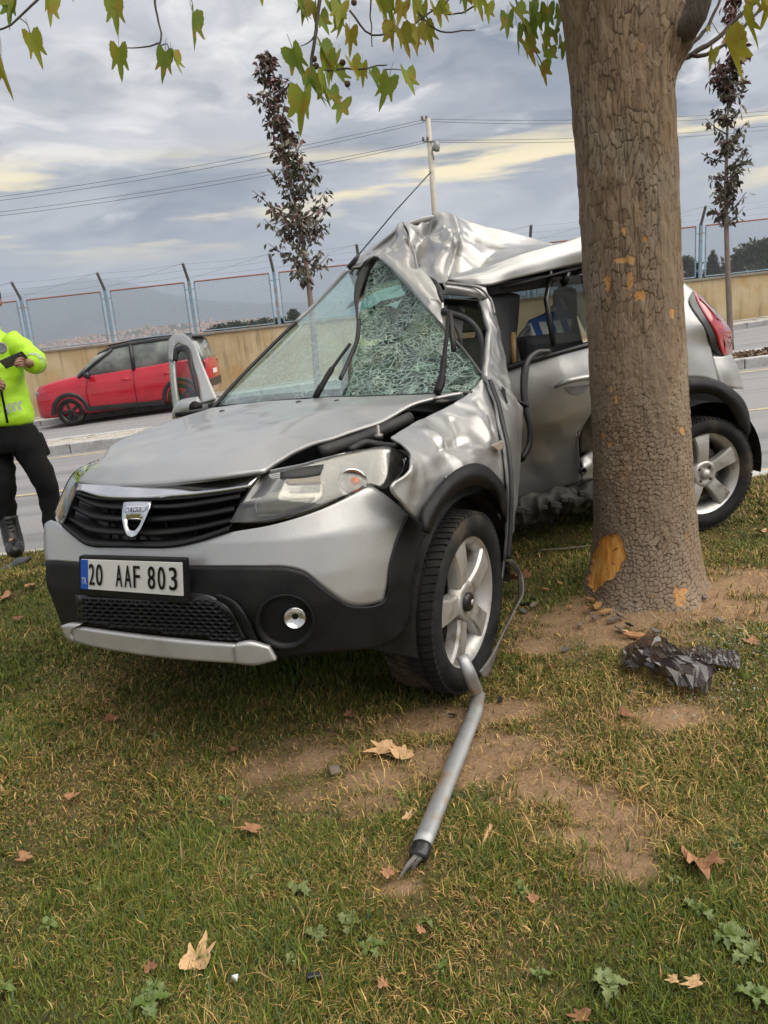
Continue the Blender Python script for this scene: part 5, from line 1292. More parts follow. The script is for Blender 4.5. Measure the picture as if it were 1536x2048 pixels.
belt = patch('belt_strip', [[P2l(1005, 733, -.055), P2l(1100, 704, -.03), P2l(1215, 672, -.01)], [P2l(1007, 744, -.045), P2l(1100, 715, -.02), P2l(1215, 684, 0)]], 20, 3, MATS['black_gloss'], rdoor, .012)
patch('torn_inner', [[P2l(1186, 806, -.12), P2l(1172, 830, -.14), P2l(1162, 870, -.14), P2l(1160, 905, -.14)], [P2l(1215, 800, -.18), P2l(1205, 840, -.2), P2l(1200, 880, -.2), P2l(1200, 910, -.2)]], 20, 8, MATS['torn_metal'], rdoor, .006, disp=crumple(.02, 14, 31))
patch('torn_inner', [[P2l(1160, 920, -.08), P2l(1180, 905, -.08), P2l(1205, 890, -.08)], [P2l(1165, 938, -.03), P2l(1182, 925, -.04), P2l(1205, 910, -.04)], [P2l(1160, 962, -.07), P2l(1182, 955, -.07), P2l(1205, 945, -.07)]], 16, 12, SIL, rdoor, .006, disp=crumple(.02, 14, 33))
MB().lathe(P2l(1166, 942, -.02), L2, [(-.01, .020), (.004, .020), (.006, .012), (0, .010), (-.01, 0)], 16).build('hinge_boss', MATS['black_gloss'], rdoor)
# sill torn open below the doors
patch('sill', [[P2l(1018, 1006, -.10), P2l(1090, 985, -.10), P2l(1195, 958, -.10)], [P2l(1024, 1030, -.04), P2l(1100, 1005, -.05), P2l(1195, 978, -.05)], [P2l(1024, 1058, -.16), P2l(1110, 1036, -.16), P2l(1195, 1006, -.16)]], 60, 20, pm('sill_dark', (.018, .017, .015), (.045, .042, .038), 16, .65, metal=.2, c3=(.12, .11, .09), s3=14), car, .02, disp=crumple(.05, 11, 41))
for k in range(9):
    u = 1040+k*17+rnd.uniform(-5, 5); v = 1022-(u-1040)*.30+rnd.uniform(-4, 10); p = P2l(u, v, -.03)
    MB().box(p, rnd.uniform(.012, .035), .010, rnd.uniform(.006, .016), [F2*.96+ZU*.2, L2, ZU]).build('torn_sill_piece', MATS['sill_dark'], car, smooth=False, bevel=.004)
# quarter panel right of the tree, running behind it
qp = [
    [(1180, 478, -.22), (1260, 500, -.20), (1330, 535, -.17), (1362, 560, -.15), (1388, 582, -.13)],
    [(1200, 590, -.06), (1280, 590, -.06), (1340, 592, -.06), (1362, 596, -.06), (1380, 608, -.06)],
    [(1215, 680, .0), (1290, 665, .0), (1350, 655, .0), (1376, 652, .0), (1404, 646, .0)],
    [(1225, 735, .01), (1300, 712, .01), (1360, 700, .01), (1390, 696, .0), (1420, 696, -.02)],
    [(1230, 800, .01), (1300, 745, .015), (1366, 728, .015), (1400, 724, .01), (1428, 730, -.01)],
    [(1232, 880, .01), (1300, 790, .02), (1368, 757, .02), (1402, 756, .02), (1437, 764, .0)]]
quarter = patch('quarter_panel', [[P2l(*q) for q in r] for r in qp], 50, 40, SIL, car, .012, disp=lambda P: .004*vnoise(P*4, 6))
aro = [(1330, 800), (1368, 757), (1402, 755), (1437, 761), (1464, 777), (1488, 801), (1500, 836), (1501, 866), (1487, 882)]
ari = [(1345, 820), (1370, 793), (1402, 787), (1433, 794), (1460, 818), (1477, 849), (1486, 868), (1488, 876), (1484, 882)]
arm = [((a[0]+b_[0])/2, (a[1]+b_[1])/2) for a, b_ in zip(aro, ari)]
of2 = [.03]*5+[.01, -.02, -.03, -.03]
patch('rear_arch_cladding', [[P2l(u, v, o_) for (u, v), o_ in zip(aro, of2)], [P2l(u, v, o_+.02) for (u, v), o_ in zip(arm, of2)], [P2l(u, v, o_) for (u, v), o_ in zip(ari, of2)]], 40, 8, MATS['black_plastic'], car, .02)
wh = MB(); arc = [W2(.37*cos(a), 0, .335+.37*sin(a)) for a in np.linspace(-.15, pi+.15, nA)]
wh.add([p-L2*.02 for p in arc]+[p-L2*.36 for p in arc], gridfaces(nA, 2)); back = [W2(0, -.36, .335)]+[p-L2*.36 for p in arc]; wh.add(back, [(0, i, i+1) for i in range(1, nA)])
wh.build('wheel_housing', MATS['engine_dark'], car)
# rear bumper corner, gap, tail lamp
rb = [[(1426, 712, -.03), (1445, 711, -.05), (1464, 709, -.12)], [(1434, 745, -.005), (1458, 742, -.03), (1478, 740, -.13)], [(1440, 772, .0), (1468, 776, -.04), (1488, 778, -.15)], [(1445, 762, .0), (1474, 784, -.05), (1490, 800, -.17)]]
rbump = patch('rear_bumper', [[P2l(*q) for q in r] for r in rb[:3]], 16, 14, SIL, car, .015)
patch('bumper_gap', [[P2l(1421, 696, -.03), P2l(1428, 735, -.03), P2l(1440, 790, -.03)], [P2l(1428, 696, -.035), P2l(1436, 735, -.035), P2l(1446, 790, -.035)]], 12, 3, MATS['seal_rubber'], rbump, .006)
tl_b = [[(1386, 581, -.13), (1379, 606, -.06), (1401, 641, .0), (1416, 672, .0), (1422, 697, -.02), (1443, 711, -.04)], [(1388, 581, -.14), (1396, 603, -.08), (1415, 637, -.03), (1433, 669, -.03), (1440, 695, -.04), (1447, 711, -.05)]]
tl = patch('tail_lamp', [[P2l(*q) for q in r] for r in tl_b], 30, 6, MATS['black_gloss'], car, .02)
tl_r = [[(1388, 580, -.135), (1396, 603, -.075), (1415, 637, -.025), (1433, 669, -.022), (1441, 695, -.032), (1447, 711, -.045)], [(1394, 586, -.15), (1408, 605, -.09), (1432, 638, -.05), (1449, 664, -.06), (1452, 692, -.07), (1456, 710, -.08)], [(1396, 586, -.20), (1419, 608, -.18), (1448, 640, -.15), (1464, 666, -.15), (1464, 690, -.16), (1466, 707, -.17)]]
patch('red_lens', [[P2l(*q) for q in r] for r in tl_r], 30, 12, MATS['tail_red'], tl, .01)
patch('lens_facet', [[P2l(u, v, l_+.008) for u, v, l_ in r] for r in [[(1400, 596, -.10), (1424, 622, -.07), (1436, 640, -.06)], [(1412, 604, -.12), (1436, 630, -.10), (1443, 642, -.08)]]], 10, 4, MATS['tail_red_dark'], tl, .004)
patch('lens_facet', [[P2l(u, v, l_+.010) for u, v, l_ in r] for r in [[(1440, 650, -.06), (1446, 672, -.06), (1450, 706, -.07)], [(1456, 660, -.12), (1460, 674, -.12), (1460, 706, -.12)]]], 10, 4, MATS['tail_red_dark'], tl, .004)
# hidden tail and far side, so that the shell is closed
patch('tailgate', [[W2(-.24, -.20, 1.05), W2(-.36, -.85, 1.08), W2(-.24, -1.55, 1.05)], [W2(-.30, -.20, .75), W2(-.45, -.85, .75), W2(-.34, -1.6, .75)], [W2(-.32, -.20, .40), W2(-.46, -.85, .38), W2(-.36, -1.6, .40)]], 24, 16, SIL, car, .02, toward=False)
patch('rear_window', [[W2(.02, -.34, 1.40), W2(-.06, -.85, 1.46), W2(.02, -1.42, 1.42)], [W2(-.22, -.24, 1.06), W2(-.35, -.85, 1.09), W2(-.22, -1.53, 1.06)]], 16, 6, GL_S, car, .006, toward=False)
patch('side_panel', [[W2(-.34, -1.62, .93), W2(0, -1.70, .95), W2(.8, -1.68, .95), W2(1.5, -1.45, .93)], [W2(-.36, -1.66, .7), W2(0, -1.73, .7), W2(.8, -1.72, .7), W2(1.5, -1.48, .7)], [W2(-.34, -1.6, .3), W2(0, -1.7, .3), W2(.8, -1.7, .25), W2(1.5, -1.45, .25)]], 40, 14, SIL, car, .02, toward=False)
patch('wing_panel', [[W1(.42, -1.34, .78), W1(.1, -1.44, .85), W1(-.2, -1.45, .88), W1(-.5, -1.48, .90)], [W1(.42, -1.52, .66), W1(.1, -1.60, .70), W1(-.2, -1.64, .70), W1(-.5, -1.66, .70)], [W1(.40, -1.56, .62), W1(.1, -1.64, .64), W1(-.3, -1.66, .42), W1(-.5, -1.66, .25)]], 20, 10, SIL, car, .02, toward=False)
for s_, l_, s2, l2 in ((1.42, -1.47, 1.05, -1.40), (.55, -1.69, .50, -1.45), (-.22, -1.62, .02, -1.42)):
    MB().tube([W2(s_, l_, .93), W2((s_+s2)/2, (l_+l2)/2-.01, 1.2), W2(s2, l2, 1.46)], .045, 8).build('pillar', MATS['cabin_dark'], car)
MB().tube([W2(1.15, -1.38, 1.47), W2(.4, -1.44, 1.48), W2(.02, -1.40, 1.43)], .05, 8).build('roof_side_rail', MATS['cabin_dark'], car)
patch('side_window', [[W2(1.0, -1.42, 1.44), W2(.52, -1.45, 1.44), W2(.02, -1.43, 1.42)], [W2(1.35, -1.50, .95), W2(.52, -1.70, .95), W2(-.20, -1.64, .95)]], 14, 6, GL_S, car, .005, toward=False)
MB().box(W1(-.30, -.87, .33), .62, .60, .05, [F1, L1, ZU]).build('underbody', MATS['engine_dark'], car, smooth=False, bevel=.02)
MB().box(W2(.45, -.87, .30), .80, .62, .06, [F2, L2, ZU]).build('underbody', MATS['engine_dark'], car, smooth=False, bevel=.02)
MB().prism([W1(-.8, -.35, .24), W1(-.8, -1.5, .24), W2(1.2, -1.5, .24), W2(1.2, -.40, .24)], ZU*.1).build('floor_pan', MATS['engine_dark'], car, smooth=False)

# ------------------------------------------------------------------ roof, crumpled upwards
rail_rows = [[D(897, 551, 3.45), D(950, 540, 3.52), D(1020, 515, 3.62), D(1080, 497, 3.72), D(1120, 486, 3.80), D(1172, 472, 3.86), D(1260, 490, 3.98), D(1345, 545, 4.12)],
             [D(902, 560, 3.41), D(958, 556, 3.46), D(1024, 538, 3.56), D(1085, 520, 3.66), D(1125, 510, 3.74), D(1172, 499, 3.80), D(1260, 512, 3.92), D(1340, 560, 4.06)],
             [D(905, 566, 3.42), D(966, 571, 3.46), D(1027, 558, 3.57), D(1090, 543, 3.67), D(1130, 534, 3.76), D(1172, 526, 3.82), D(1260, 536, 3.94), D(1335, 575, 4.08)]]
patch('roof_rail', rail_rows, 60, 14, SIL, car, .015, disp=crumple(.005, 5, 55))
# sheet right of the fold: from the ridge silhouette down to the rail
r2 = [[D(803, 446, 3.78), D(832, 451, 3.84), D(846, 438, 3.90), D(881, 425, 3.95), D(956, 449, 3.98), D(1013, 463, 4.00), D(1062, 476, 4.02), D(1106, 488, 3.98)],
      [D(818, 480, 3.68), D(842, 480, 3.72), D(866, 470, 3.78), D(900, 468, 3.80), D(956, 480, 3.84), D(1010, 488, 3.88), D(1055, 492, 3.92), D(1100, 492, 3.92)],
      [D(826, 505, 3.60), D(850, 512, 3.62), D(876, 506, 3.62), D(912, 505, 3.68), D(956, 508, 3.70), D(1000, 506, 3.76), D(1045, 502, 3.82), D(1095, 494, 3.86)],
      [D(836, 532, 3.54), D(856, 540, 3.52), D(880, 540, 3.50), D(912, 536, 3.56), D(950, 530, 3.60), D(990, 522, 3.66), D(1038, 508, 3.76), D(1090, 495, 3.80)],
      [D(846, 552, 3.48), D(866, 560, 3.45), D(886, 562, 3.42), D(908, 554, 3.46), D(945, 542, 3.53), D(985, 528, 3.60), D(1030, 512, 3.68), D(1085, 497, 3.76)]]
rf = [(D(862, 435, 3.9), D(832, 500, 3.6), .030, -.075), (D(832, 500, 3.6), D(830, 520, 3.56), .03, -.06), (D(842, 470, 3.75), D(940, 482, 3.8), .016, -.030), (D(850, 490, 3.7), D(884, 515, 3.6), .02, .045), (D(885, 470, 3.8), D(890, 500, 3.68), .02, .035), (D(895, 500, 3.7), D(870, 545, 3.52), .018, .035), (D(912, 500, 3.7), D(900, 545, 3.5), .02, -.030), (D(940, 470, 3.85), D(1000, 492, 3.85), .018, -.02), (D(905, 440, 3.93), D(920, 500, 3.7), .02, .02)]
def cr_env(P):
    q = (P-D(880, 490, 3.7)); r_ = np.linalg.norm(q, axis=-1)
    return crumple(.010, 7, 61)(P)*np.exp(-(r_/.24)**2)+crumple(.004, 6, 62, rf)(P)+tents(D(885, 490, 3.7), .46, 22, .050, .075, 7)(P)
roof = patch('roof', r2, 120, 110, SIL, car, .006, disp=cr_env)
# sheet left of the fold, down along the windscreen to the pillar
r1 = [[D(696, 538, 3.80), D(724, 510, 3.82), D(756, 485, 3.84), D(782, 467, 3.82), D(796, 451, 3.79), D(803, 445, 3.77)],
      [D(712, 532, 3.74), D(738, 512, 3.75), D(766, 494, 3.76), D(790, 482, 3.74), D(806, 474, 3.70), D(815, 470, 3.69)],
      [D(730, 522, 3.68), D(752, 510, 3.68), D(775, 504, 3.67), D(800, 502, 3.64), D(816, 502, 3.60), D(826, 502, 3.58)],
      [D(745, 512, 3.64), D(770, 514, 3.60), D(795, 524, 3.55), D(814, 528, 3.52), D(828, 530, 3.52), D(838, 532, 3.52)],
      [D(768, 522, 3.58), D(795, 542, 3.50), D(818, 558, 3.45), D(838, 564, 3.43), D(850, 562, 3.43), D(862, 560, 3.44)],
      [D(802, 552, 3.50), D(825, 578, 3.42), D(845, 596, 3.37), D(862, 602, 3.35), D(874, 598, 3.35), D(884, 594, 3.37)],
      [D(846, 606, 3.40), D(860, 622, 3.33), D(870, 632, 3.30), D(878, 636, 3.29), D(884, 636, 3.29), D(889, 634, 3.30)],
      [D(878, 645, 3.32), D(882, 650, 3.29), D(885, 653, 3.28), D(887, 655, 3.27), D(889, 656, 3.27), D(891, 656, 3.28)]]
rf1 = [(D(800, 452, 3.77), D(772, 500, 3.68), .014, .022), (D(790, 470, 3.75), D(752, 512, 3.7), .012, -.018), (D(812, 470, 3.7), D(830, 530, 3.52), .016, -.03), (D(770, 515, 3.6), D(860, 605, 3.35), .02, .015), (D(735, 505, 3.78), D(790, 500, 3.67), .014, .010)]
patch('roof_front', r1, 60, 110, SIL, roof, .006, disp=lambda P: crumple(.004, 10, 71, rf1)(P)+tents(D(795, 505, 3.65), .38, 26, .018, .03, 9)(P))
patch('header_seal', [[D(858, 552, 3.36), D(872, 560, 3.34), D(884, 578, 3.33), D(889, 600, 3.33)], [D(868, 566, 3.34), D(874, 580, 3.32), D(880, 592, 3.31), D(887, 604, 3.31)]], 16, 5, MATS['seal_rubber'], roof, .01)
# far part of the roof falling away behind the ridge
bk = [[D(696, 538, 3.81)-ZU*.012, D(803, 446, 3.79)-ZU*.012, D(881, 425, 3.96)-ZU*.012, D(1013, 463, 4.01)-ZU*.012, D(1106, 488, 3.99)-ZU*.012, D(1200, 476, 3.98)-ZU*.01],
      [W1(-1.15, -1.12, 1.40), W2(1.35, -.80, 1.52), W2(1.05, -.75, 1.60), W2(.7, -.75, 1.55), W2(.3, -.75, 1.52), W2(.1, -.75, 1.48)],
      [W1(-1.2, -1.22, 1.34), W2(1.20, -1.30, 1.47), W2(.95, -1.38, 1.48), W2(.6, -1.42, 1.49), W2(.2, -1.43, 1.48), W2(.02, -1.42, 1.43)]]
patch('roof_panel', bk, 50, 20, SIL, roof, .006, toward=False)
patch('roof_panel', [[D(1106, 490, 3.98)-ZU*.012, D(1172, 474, 3.88)-ZU*.012, D(1345, 547, 4.13)-ZU*.012], [W2(.3, -.60, 1.52), W2(.1, -.55, 1.51), W2(.02, -.5, 1.42)]], 14, 6, SIL, roof, .006, toward=False)
an = D(704, 528, 3.78); ab = MB().tube([an+A([-.02, 0, -.02]), an+A([.02, 0, .02]), D(718, 508, 3.78)], [.014, .012, .006], 8).build('antenna', MATS['black_gloss'], roof)
MB().tube([D(716, 511, 3.78), D(790, 423, 3.80), D(862, 344, 3.83)], .0032, 6).build('rod', MATS['black_gloss'], ab)

# ------------------------------------------------------------------ windscreen in two torn halves
wsL = [[(430, 812, 3.66), (470, 808, 3.56), (530, 804, 3.45), (600, 798, 3.34), (660, 794, 3.26), (700, 791, 3.22)],
       [(470, 768, 3.74), (510, 758, 3.64), (560, 748, 3.55), (615, 740, 3.46), (665, 738, 3.36), (696, 738, 3.31)],
       [(525, 712, 3.82), (560, 700, 3.74), (600, 690, 3.66), (640, 684, 3.58), (680, 684, 3.48), (712, 688, 3.42)],
       [(580, 658, 3.88), (608, 648, 3.82), (636, 640, 3.76), (668, 634, 3.68), (694, 634, 3.60), (714, 638, 3.52)],
       [(640, 600, 3.90), (656, 594, 3.86), (672, 590, 3.82), (688, 588, 3.76), (702, 588, 3.70), (712, 592, 3.62)],
       [(697, 540, 3.84), (704, 539, 3.82), (712, 539, 3.80), (720, 540, 3.76), (728, 542, 3.72), (733, 544, 3.68)]]
wsd = lambda P: .006*vnoise(P*6, 81)
wsc = patch('windscreen', [[D(*q) for q in r] for r in wsL], 50, 40, GL_L, car, 0, disp=wsd)
wsR = [[(752, 520, 3.64), (758, 516, 3.63), (765, 518, 3.61), (772, 524, 3.60)],
       [(735, 556, 3.62), (765, 556, 3.58), (790, 560, 3.54), (812, 566, 3.49)],
       [(722, 600, 3.58), (770, 606, 3.52), (820, 612, 3.44), (856, 622, 3.37)],
       [(716, 660, 3.46), (775, 666, 3.40), (840, 672, 3.30), (905, 680, 3.22)],
       [(706, 720, 3.34), (775, 725, 3.28), (860, 726, 3.17), (948, 724, 3.08)],
       [(698, 768, 3.24), (770, 768, 3.18), (870, 764, 3.06), (962, 750, 3.00)],
       [(690, 792, 3.20), (770, 790, 3.13), (870, 788, 3.00), (940, 785, 2.95)]]
patch('shattered_half', [[D(*q) for q in r] for r in wsR], 60, 60, GL_R, wsc, 0, disp=lambda P: .020*vnoise(P*7, 83)+.008*vnoise(P*19, 84))
# strip of black seal torn down the middle of the screen, A-pillar seals
gapl = [(752, 514, 3.60), (735, 530, 3.64), (722, 556, 3.60), (714, 586, 3.55), (714, 620, 3.50), (716, 660, 3.42), (712, 690, 3.36), (700, 715, 3.30), (682, 756, 3.20)]
gw = [8, 12, 13, 10, 4, 3, 4, 4, 3]
patch('torn_seal', [[D(u-w_*.6, v, z-.03) for (u, v, z), w_ in zip(gapl, gw)], [D(u+w_*.6, v+w_*.3, z-.03) for (u, v, z), w_ in zip(gapl, gw)]], 60, 4, MATS['seal_rubber'], wsc, .012)
MB().tube(crom([D(424, 818, 3.62), D(470, 766, 3.72), D(525, 710, 3.80), D(580, 656, 3.86), D(592, 645, 3.87)], 24), .009, 6).build('screen_seal', MATS['seal_rubber'], wsc)
MB().tube(crom([D(592, 645, 3.90), D(640, 600, 3.91), D(697, 539, 3.84)], 16), .012, 6).build('pillar_edge', SIL, wsc)
MB().tube(crom([D(776, 528, 3.57), D(830, 584, 3.42), D(888, 655, 3.26), D(930, 703, 3.12), D(963, 748, 2.99)], 24), .005, 6).build('screen_seal', MATS['trim_grey'], wsc)
MB().tube(crom([D(424, 818, 3.62), D(520, 806, 3.44), D(640, 797, 3.26), D(800, 792, 3.06), D(945, 786, 2.93)], 24), .008, 6).build('screen_seal', MATS['seal_rubber'], wsc)
# wipers
wp = MB().tube(crom([D(874, 786, 2.88), D(881, 768, 2.90), D(886, 735, 2.94), D(890, 700, 2.98), D(895, 655, 3.04), D(897, 628, 3.08)], 24), [.016]*2+[.017]*3+[.013]*5+[.009]*6+[.0075]*8, 8).build('wiper', MATS['black_plastic'], car)
MB().tube([D(900, 628, 3.08), D(904, 668, 3.03), D(908, 701, 2.99)], .011, 6).build('blade', MATS['seal_rubber'], wp)
wp = MB().tube(crom([D(630, 796, 3.20), D(640, 778, 3.20), D(655, 752, 3.22), D(680, 715, 3.28), D(700, 688, 3.32)], 20), [.014]*4+[.012]*6+[.007]*10, 8).build('wiper', MATS['black_plastic'], car)
MB().tube(crom([D(718, 640, 3.40), D(714, 680, 3.34), D(700, 715, 3.28), D(681, 757, 3.18)], 16), .010, 6).build('blade', MATS['seal_rubber'], wp)

# ------------------------------------------------------------------ cabin
patch('dashboard', [[W1(-.45, -1.55, .93), W1(-.50, -.9, .95), W1(-.50, -.30, .92)], [W1(-.80, -1.5, .90), W1(-.85, -.9, .92), W1(-.85, -.35, .90)], [W1(-.88, -1.5, .55), W1(-.92, -.9, .55), W1(-.92, -.40, .55)]], 24, 14, MATS['cabin_dark'], car, .02)
def seat(name, c, fx, lx, mat, cover=None):
    r = MB().box(c+ZU*.18, .24, .24, .09, [fx, lx, ZU]).build(name, mat, car, smooth=False, bevel=.06)
    up = ZU*.96-fx*.26; bk_ = MB().box(c-fx*.26+ZU*.50, .075, .23, .32, [np.cross(lx, up)*-1, lx, up]).build('backrest', cover or mat, r, smooth=False, bevel=.06)
    MB().box(c-fx*.36+ZU*.93, .05, .12, .09, [fx, lx, ZU]).build('headrest', mat, r, smooth=False, bevel=.04)
    return r
pm('seat_beige', (.34, .31, .24), (.26, .24, .18), 14, .85)
m, t, b, out = newmat('seat_stripes'); tc = t.new('ShaderNodeTexCoord'); sx_ = t.new('ShaderNodeSeparateXYZ', ins={0: tc.outputs['Object']})
st_ = t.math('GREATER_THAN', t.math('SINE', t.math('MULTIPLY', t.math('ADD', sx_.outputs[0], t.math('MULTIPLY', sx_.outputs[1], .3)), 70.0)), 0.0)
c2_ = t.math('GREATER_THAN', t.math('SINE', t.math('MULTIPLY', sx_.outputs[2], 48.0)), .45)
t.set(b, 'Base Color', t.mix(c2_, t.mix(st_, (.58, .58, .55), (.03, .09, .28)), (.06, .12, .3))); t.set(b, 'Roughness', .9)
seat('seat', W1(-1.25, -1.28, .32), F1, L1, MATS['seat_beige'])
seat('seat', W1(-1.35, -.72, .32), F1, L1, MATS['seat_beige'])
MB().box(W2(.28, -.85, .50), .24, .58, .10, [F2, L2, ZU]).build('rear_bench', MATS['cabin_dark'], car, smooth=False, bevel=.05)
rbk = patch('striped_cover', [[D(1058, 640, 3.98), D(1090, 625, 4.02), D(1115, 600, 4.08), D(1140, 590, 4.12)], [D(1064, 672, 3.94), D(1092, 660, 3.98), D(1120, 640, 4.03), D(1145, 628, 4.08)], [D(1068, 690, 3.90), D(1095, 686, 3.94), D(1118, 678, 3.98), D(1140, 668, 4.02)]], 20, 12, MATS['seat_stripes'], car, .08)
MB().box(D(1090, 705, 3.95), .16, .10, .09, [F2, L2, ZU]).build('child_seat', MATS['cabin_dark'], car, smooth=False, bevel=.04)
MB().box(D(1130, 610, 4.15), .04, .08, .09, [F2, L2, ZU]).build('headrest', MATS['cabin_dark'], car, smooth=False, bevel=.03)
MB().tube(crom([D(1038, 728, 3.85), D(1036, 690, 3.9), D(1046, 665, 3.95), D(1062, 655, 3.98)], 14), .012, 8).build('seat_frame', MATS['dark_steel'], car)
MB().tube([D(1024, 668, 3.80), D(1028, 728, 3.75)], [.020, .012], 8).build('wooden_stick', pm('stick_wood', (.34, .20, .08), (.26, .15, .06), 20, .6), car)
patch('headliner', [[W1(-1.2, -1.0, 1.36), W2(1.1, -.8, 1.42), D(1000, 572, 3.6), D(1172, 530, 3.86)], [W1(-1.25, -1.1, 1.33), W2(.9, -1.35, 1.43), W2(.3, -1.40, 1.42), W2(.05, -1.38, 1.40)]], 20, 8, MATS['headliner'], car, .01, toward=False)
patch('inner_rail', [[D(968, 574, 3.55), D(1030, 564, 3.65), D(1100, 556, 3.76), D(1178, 552, 3.88)], [D(975, 592, 3.58), D(1032, 584, 3.68), D(1100, 574, 3.80), D(1180, 566, 3.90)]], 20, 5, MATS['cabin_dark'], car, .03)
patch('pillar_inner', [[D(975, 592, 3.60), D(1015, 586, 3.70), D(1040, 590, 3.76)], [D(992, 650, 3.60), D(1018, 640, 3.75), D(1036, 650, 3.86)], [D(1010, 735, 3.62), D(1018, 735, 3.70), D(1022, 735, 3.80)]], 10, 12, MATS['cabin_dark'], car, .03)
MB().tube([D(1102, 545, 3.78), D(1092, 600, 3.72), D(1108, 692, 3.66)], .013, 6).build('window_divider', MATS['black_gloss'], car)
MB().tube([D(1136, 545, 3.80), D(1130, 565, 3.80)], .016, 6).build('window_divider', MATS['black_gloss'], car)
patch('quarter_glass', [[D(1104, 548, 3.80), D(1180, 534, 3.89)], [D(1112, 690, 3.67), D(1215, 668, 3.80)]], 8, 6, GL_S, car, 0.0)
so = MB().lathe(W1(-1.0, -.62, .92), F1*-.9+ZU*.45, [(-.012, .178), (0, .188), (.012, .178), (0, .165), (-.012, .178)], 36).build('steering_wheel', MATS['cabin_dark'], car)
MB().box(W1(-1.0, -.62, .92), .03, .07, .06, [F1, L1, ZU]).build('airbag_cover', MATS['cabin_dark'], so, smooth=False, bevel=.02)
for a in (0, pi): MB().tube([W1(-1.0, -.62, .92), W1(-1.0, -.62+.17*cos(a), .92)], .014, 6).build('spoke', MATS['cabin_dark'], so)

# ------------------------------------------------------------------ far front door standing open with its mirror
od = [[(337, 720, 4.35), (336, 700, 4.36), (337, 680, 4.37), (346, 669, 4.37), (364, 667, 4.34), (381, 678, 4.28), (403, 725, 4.12), (420, 765, 4.02), (434, 796, 3.94)],
      [(345, 722, 4.33), (345, 704, 4.34), (347, 694, 4.34), (353, 688, 4.34), (363, 688, 4.31), (372, 700, 4.26), (388, 738, 4.12), (397, 770, 4.04), (402, 806, 3.96)]]
odoor = patch('open_door', [[D(*q) for q in r] for r in od], 60, 6, SIL, car, .012)
patch('door_edge', [[D(337, 718, 4.36), D(341, 770, 4.34), D(347, 822, 4.32)], [D(346, 718, 4.34), D(350, 770, 4.32), D(357, 812, 4.30)]], 14, 4, SIL, odoor, .02)
patch('frame_seal', [[D(345, 720, 4.32), D(350, 696, 4.33), D(364, 690, 4.30), D(386, 738, 4.11), D(399, 800, 3.98)], [D(351, 722, 4.31), D(356, 704, 4.32), D(363, 702, 4.29), D(380, 742, 4.11), D(394, 800, 3.99)]], 30, 4, MATS['seal_rubber'], odoor, .015)
patch('door_glass', [[D(350, 722, 4.33), D(364, 700, 4.31), D(384, 742, 4.13)], [D(356, 815, 4.30), D(378, 806, 4.15), D(396, 800, 4.0)]], 10, 8, GL_S, odoor, 0)
patch('door_skin', [[D(347, 822, 4.32), D(380, 812, 4.12), D(432, 796, 3.94)], [D(360, 860, 4.30), D(395, 850, 4.12), D(436, 830, 3.95)], [D(365, 980, 4.2), D(398, 960, 4.05), D(440, 930, 3.9)]], 16, 14, SIL, odoor, .05)
mir = [[(345, 820, 4.02), (350, 808, 4.0), (362, 800, 3.96), (380, 795, 3.92), (396, 793, 3.90)], [(344, 830, 3.98), (352, 820, 3.93), (366, 814, 3.88), (382, 810, 3.86), (398, 808, 3.86)], [(345, 839, 4.0), (355, 836, 3.95), (370, 833, 3.90), (384, 829, 3.88), (398, 821, 3.88)]]
mo = patch('mirror', [[D(*q) for q in r] for r in mir], 20, 10, SIL, odoor, .05)
MB().lathe(D(391, 815, 3.86), ray(391, 815)*-1, [(-.03, .035), (.0, .03), (.01, .0)], 16).build('mirror_foot', MATS['black_plastic'], mo)

# strip of trim and liner hanging behind the front wheel
patch('hanging_liner', [[D(1010, 1120, 2.85), D(1030, 1124, 2.95), D(1044, 1150, 3.0), D(1046, 1180, 2.95), D(1030, 1215, 2.85), D(1005, 1265, 2.70), D(975, 1320, 2.55), D(957, 1343, 2.48)], [D(1008, 1128, 2.86), D(1024, 1132, 2.96), D(1035, 1154, 3.01), D(1036, 1186, 2.97), D(1020, 1232, 2.87), D(998, 1282, 2.72), D(975, 1348, 2.55), D(966, 1357, 2.49)]], 50, 5, pm('liner_grey', (.09, .085, .08), (.13, .12, .11), 20, .6), car, .006)
patch('door_bottom_edge', [[D(1020, 1080, 2.86), D(1012, 1120, 2.85), D(1006, 1160, 2.85)], [D(1014, 1080, 2.84), D(1008, 1120, 2.83), D(1004, 1160, 2.83)]], 10, 3, MATS['engine_metal'], car, .004)
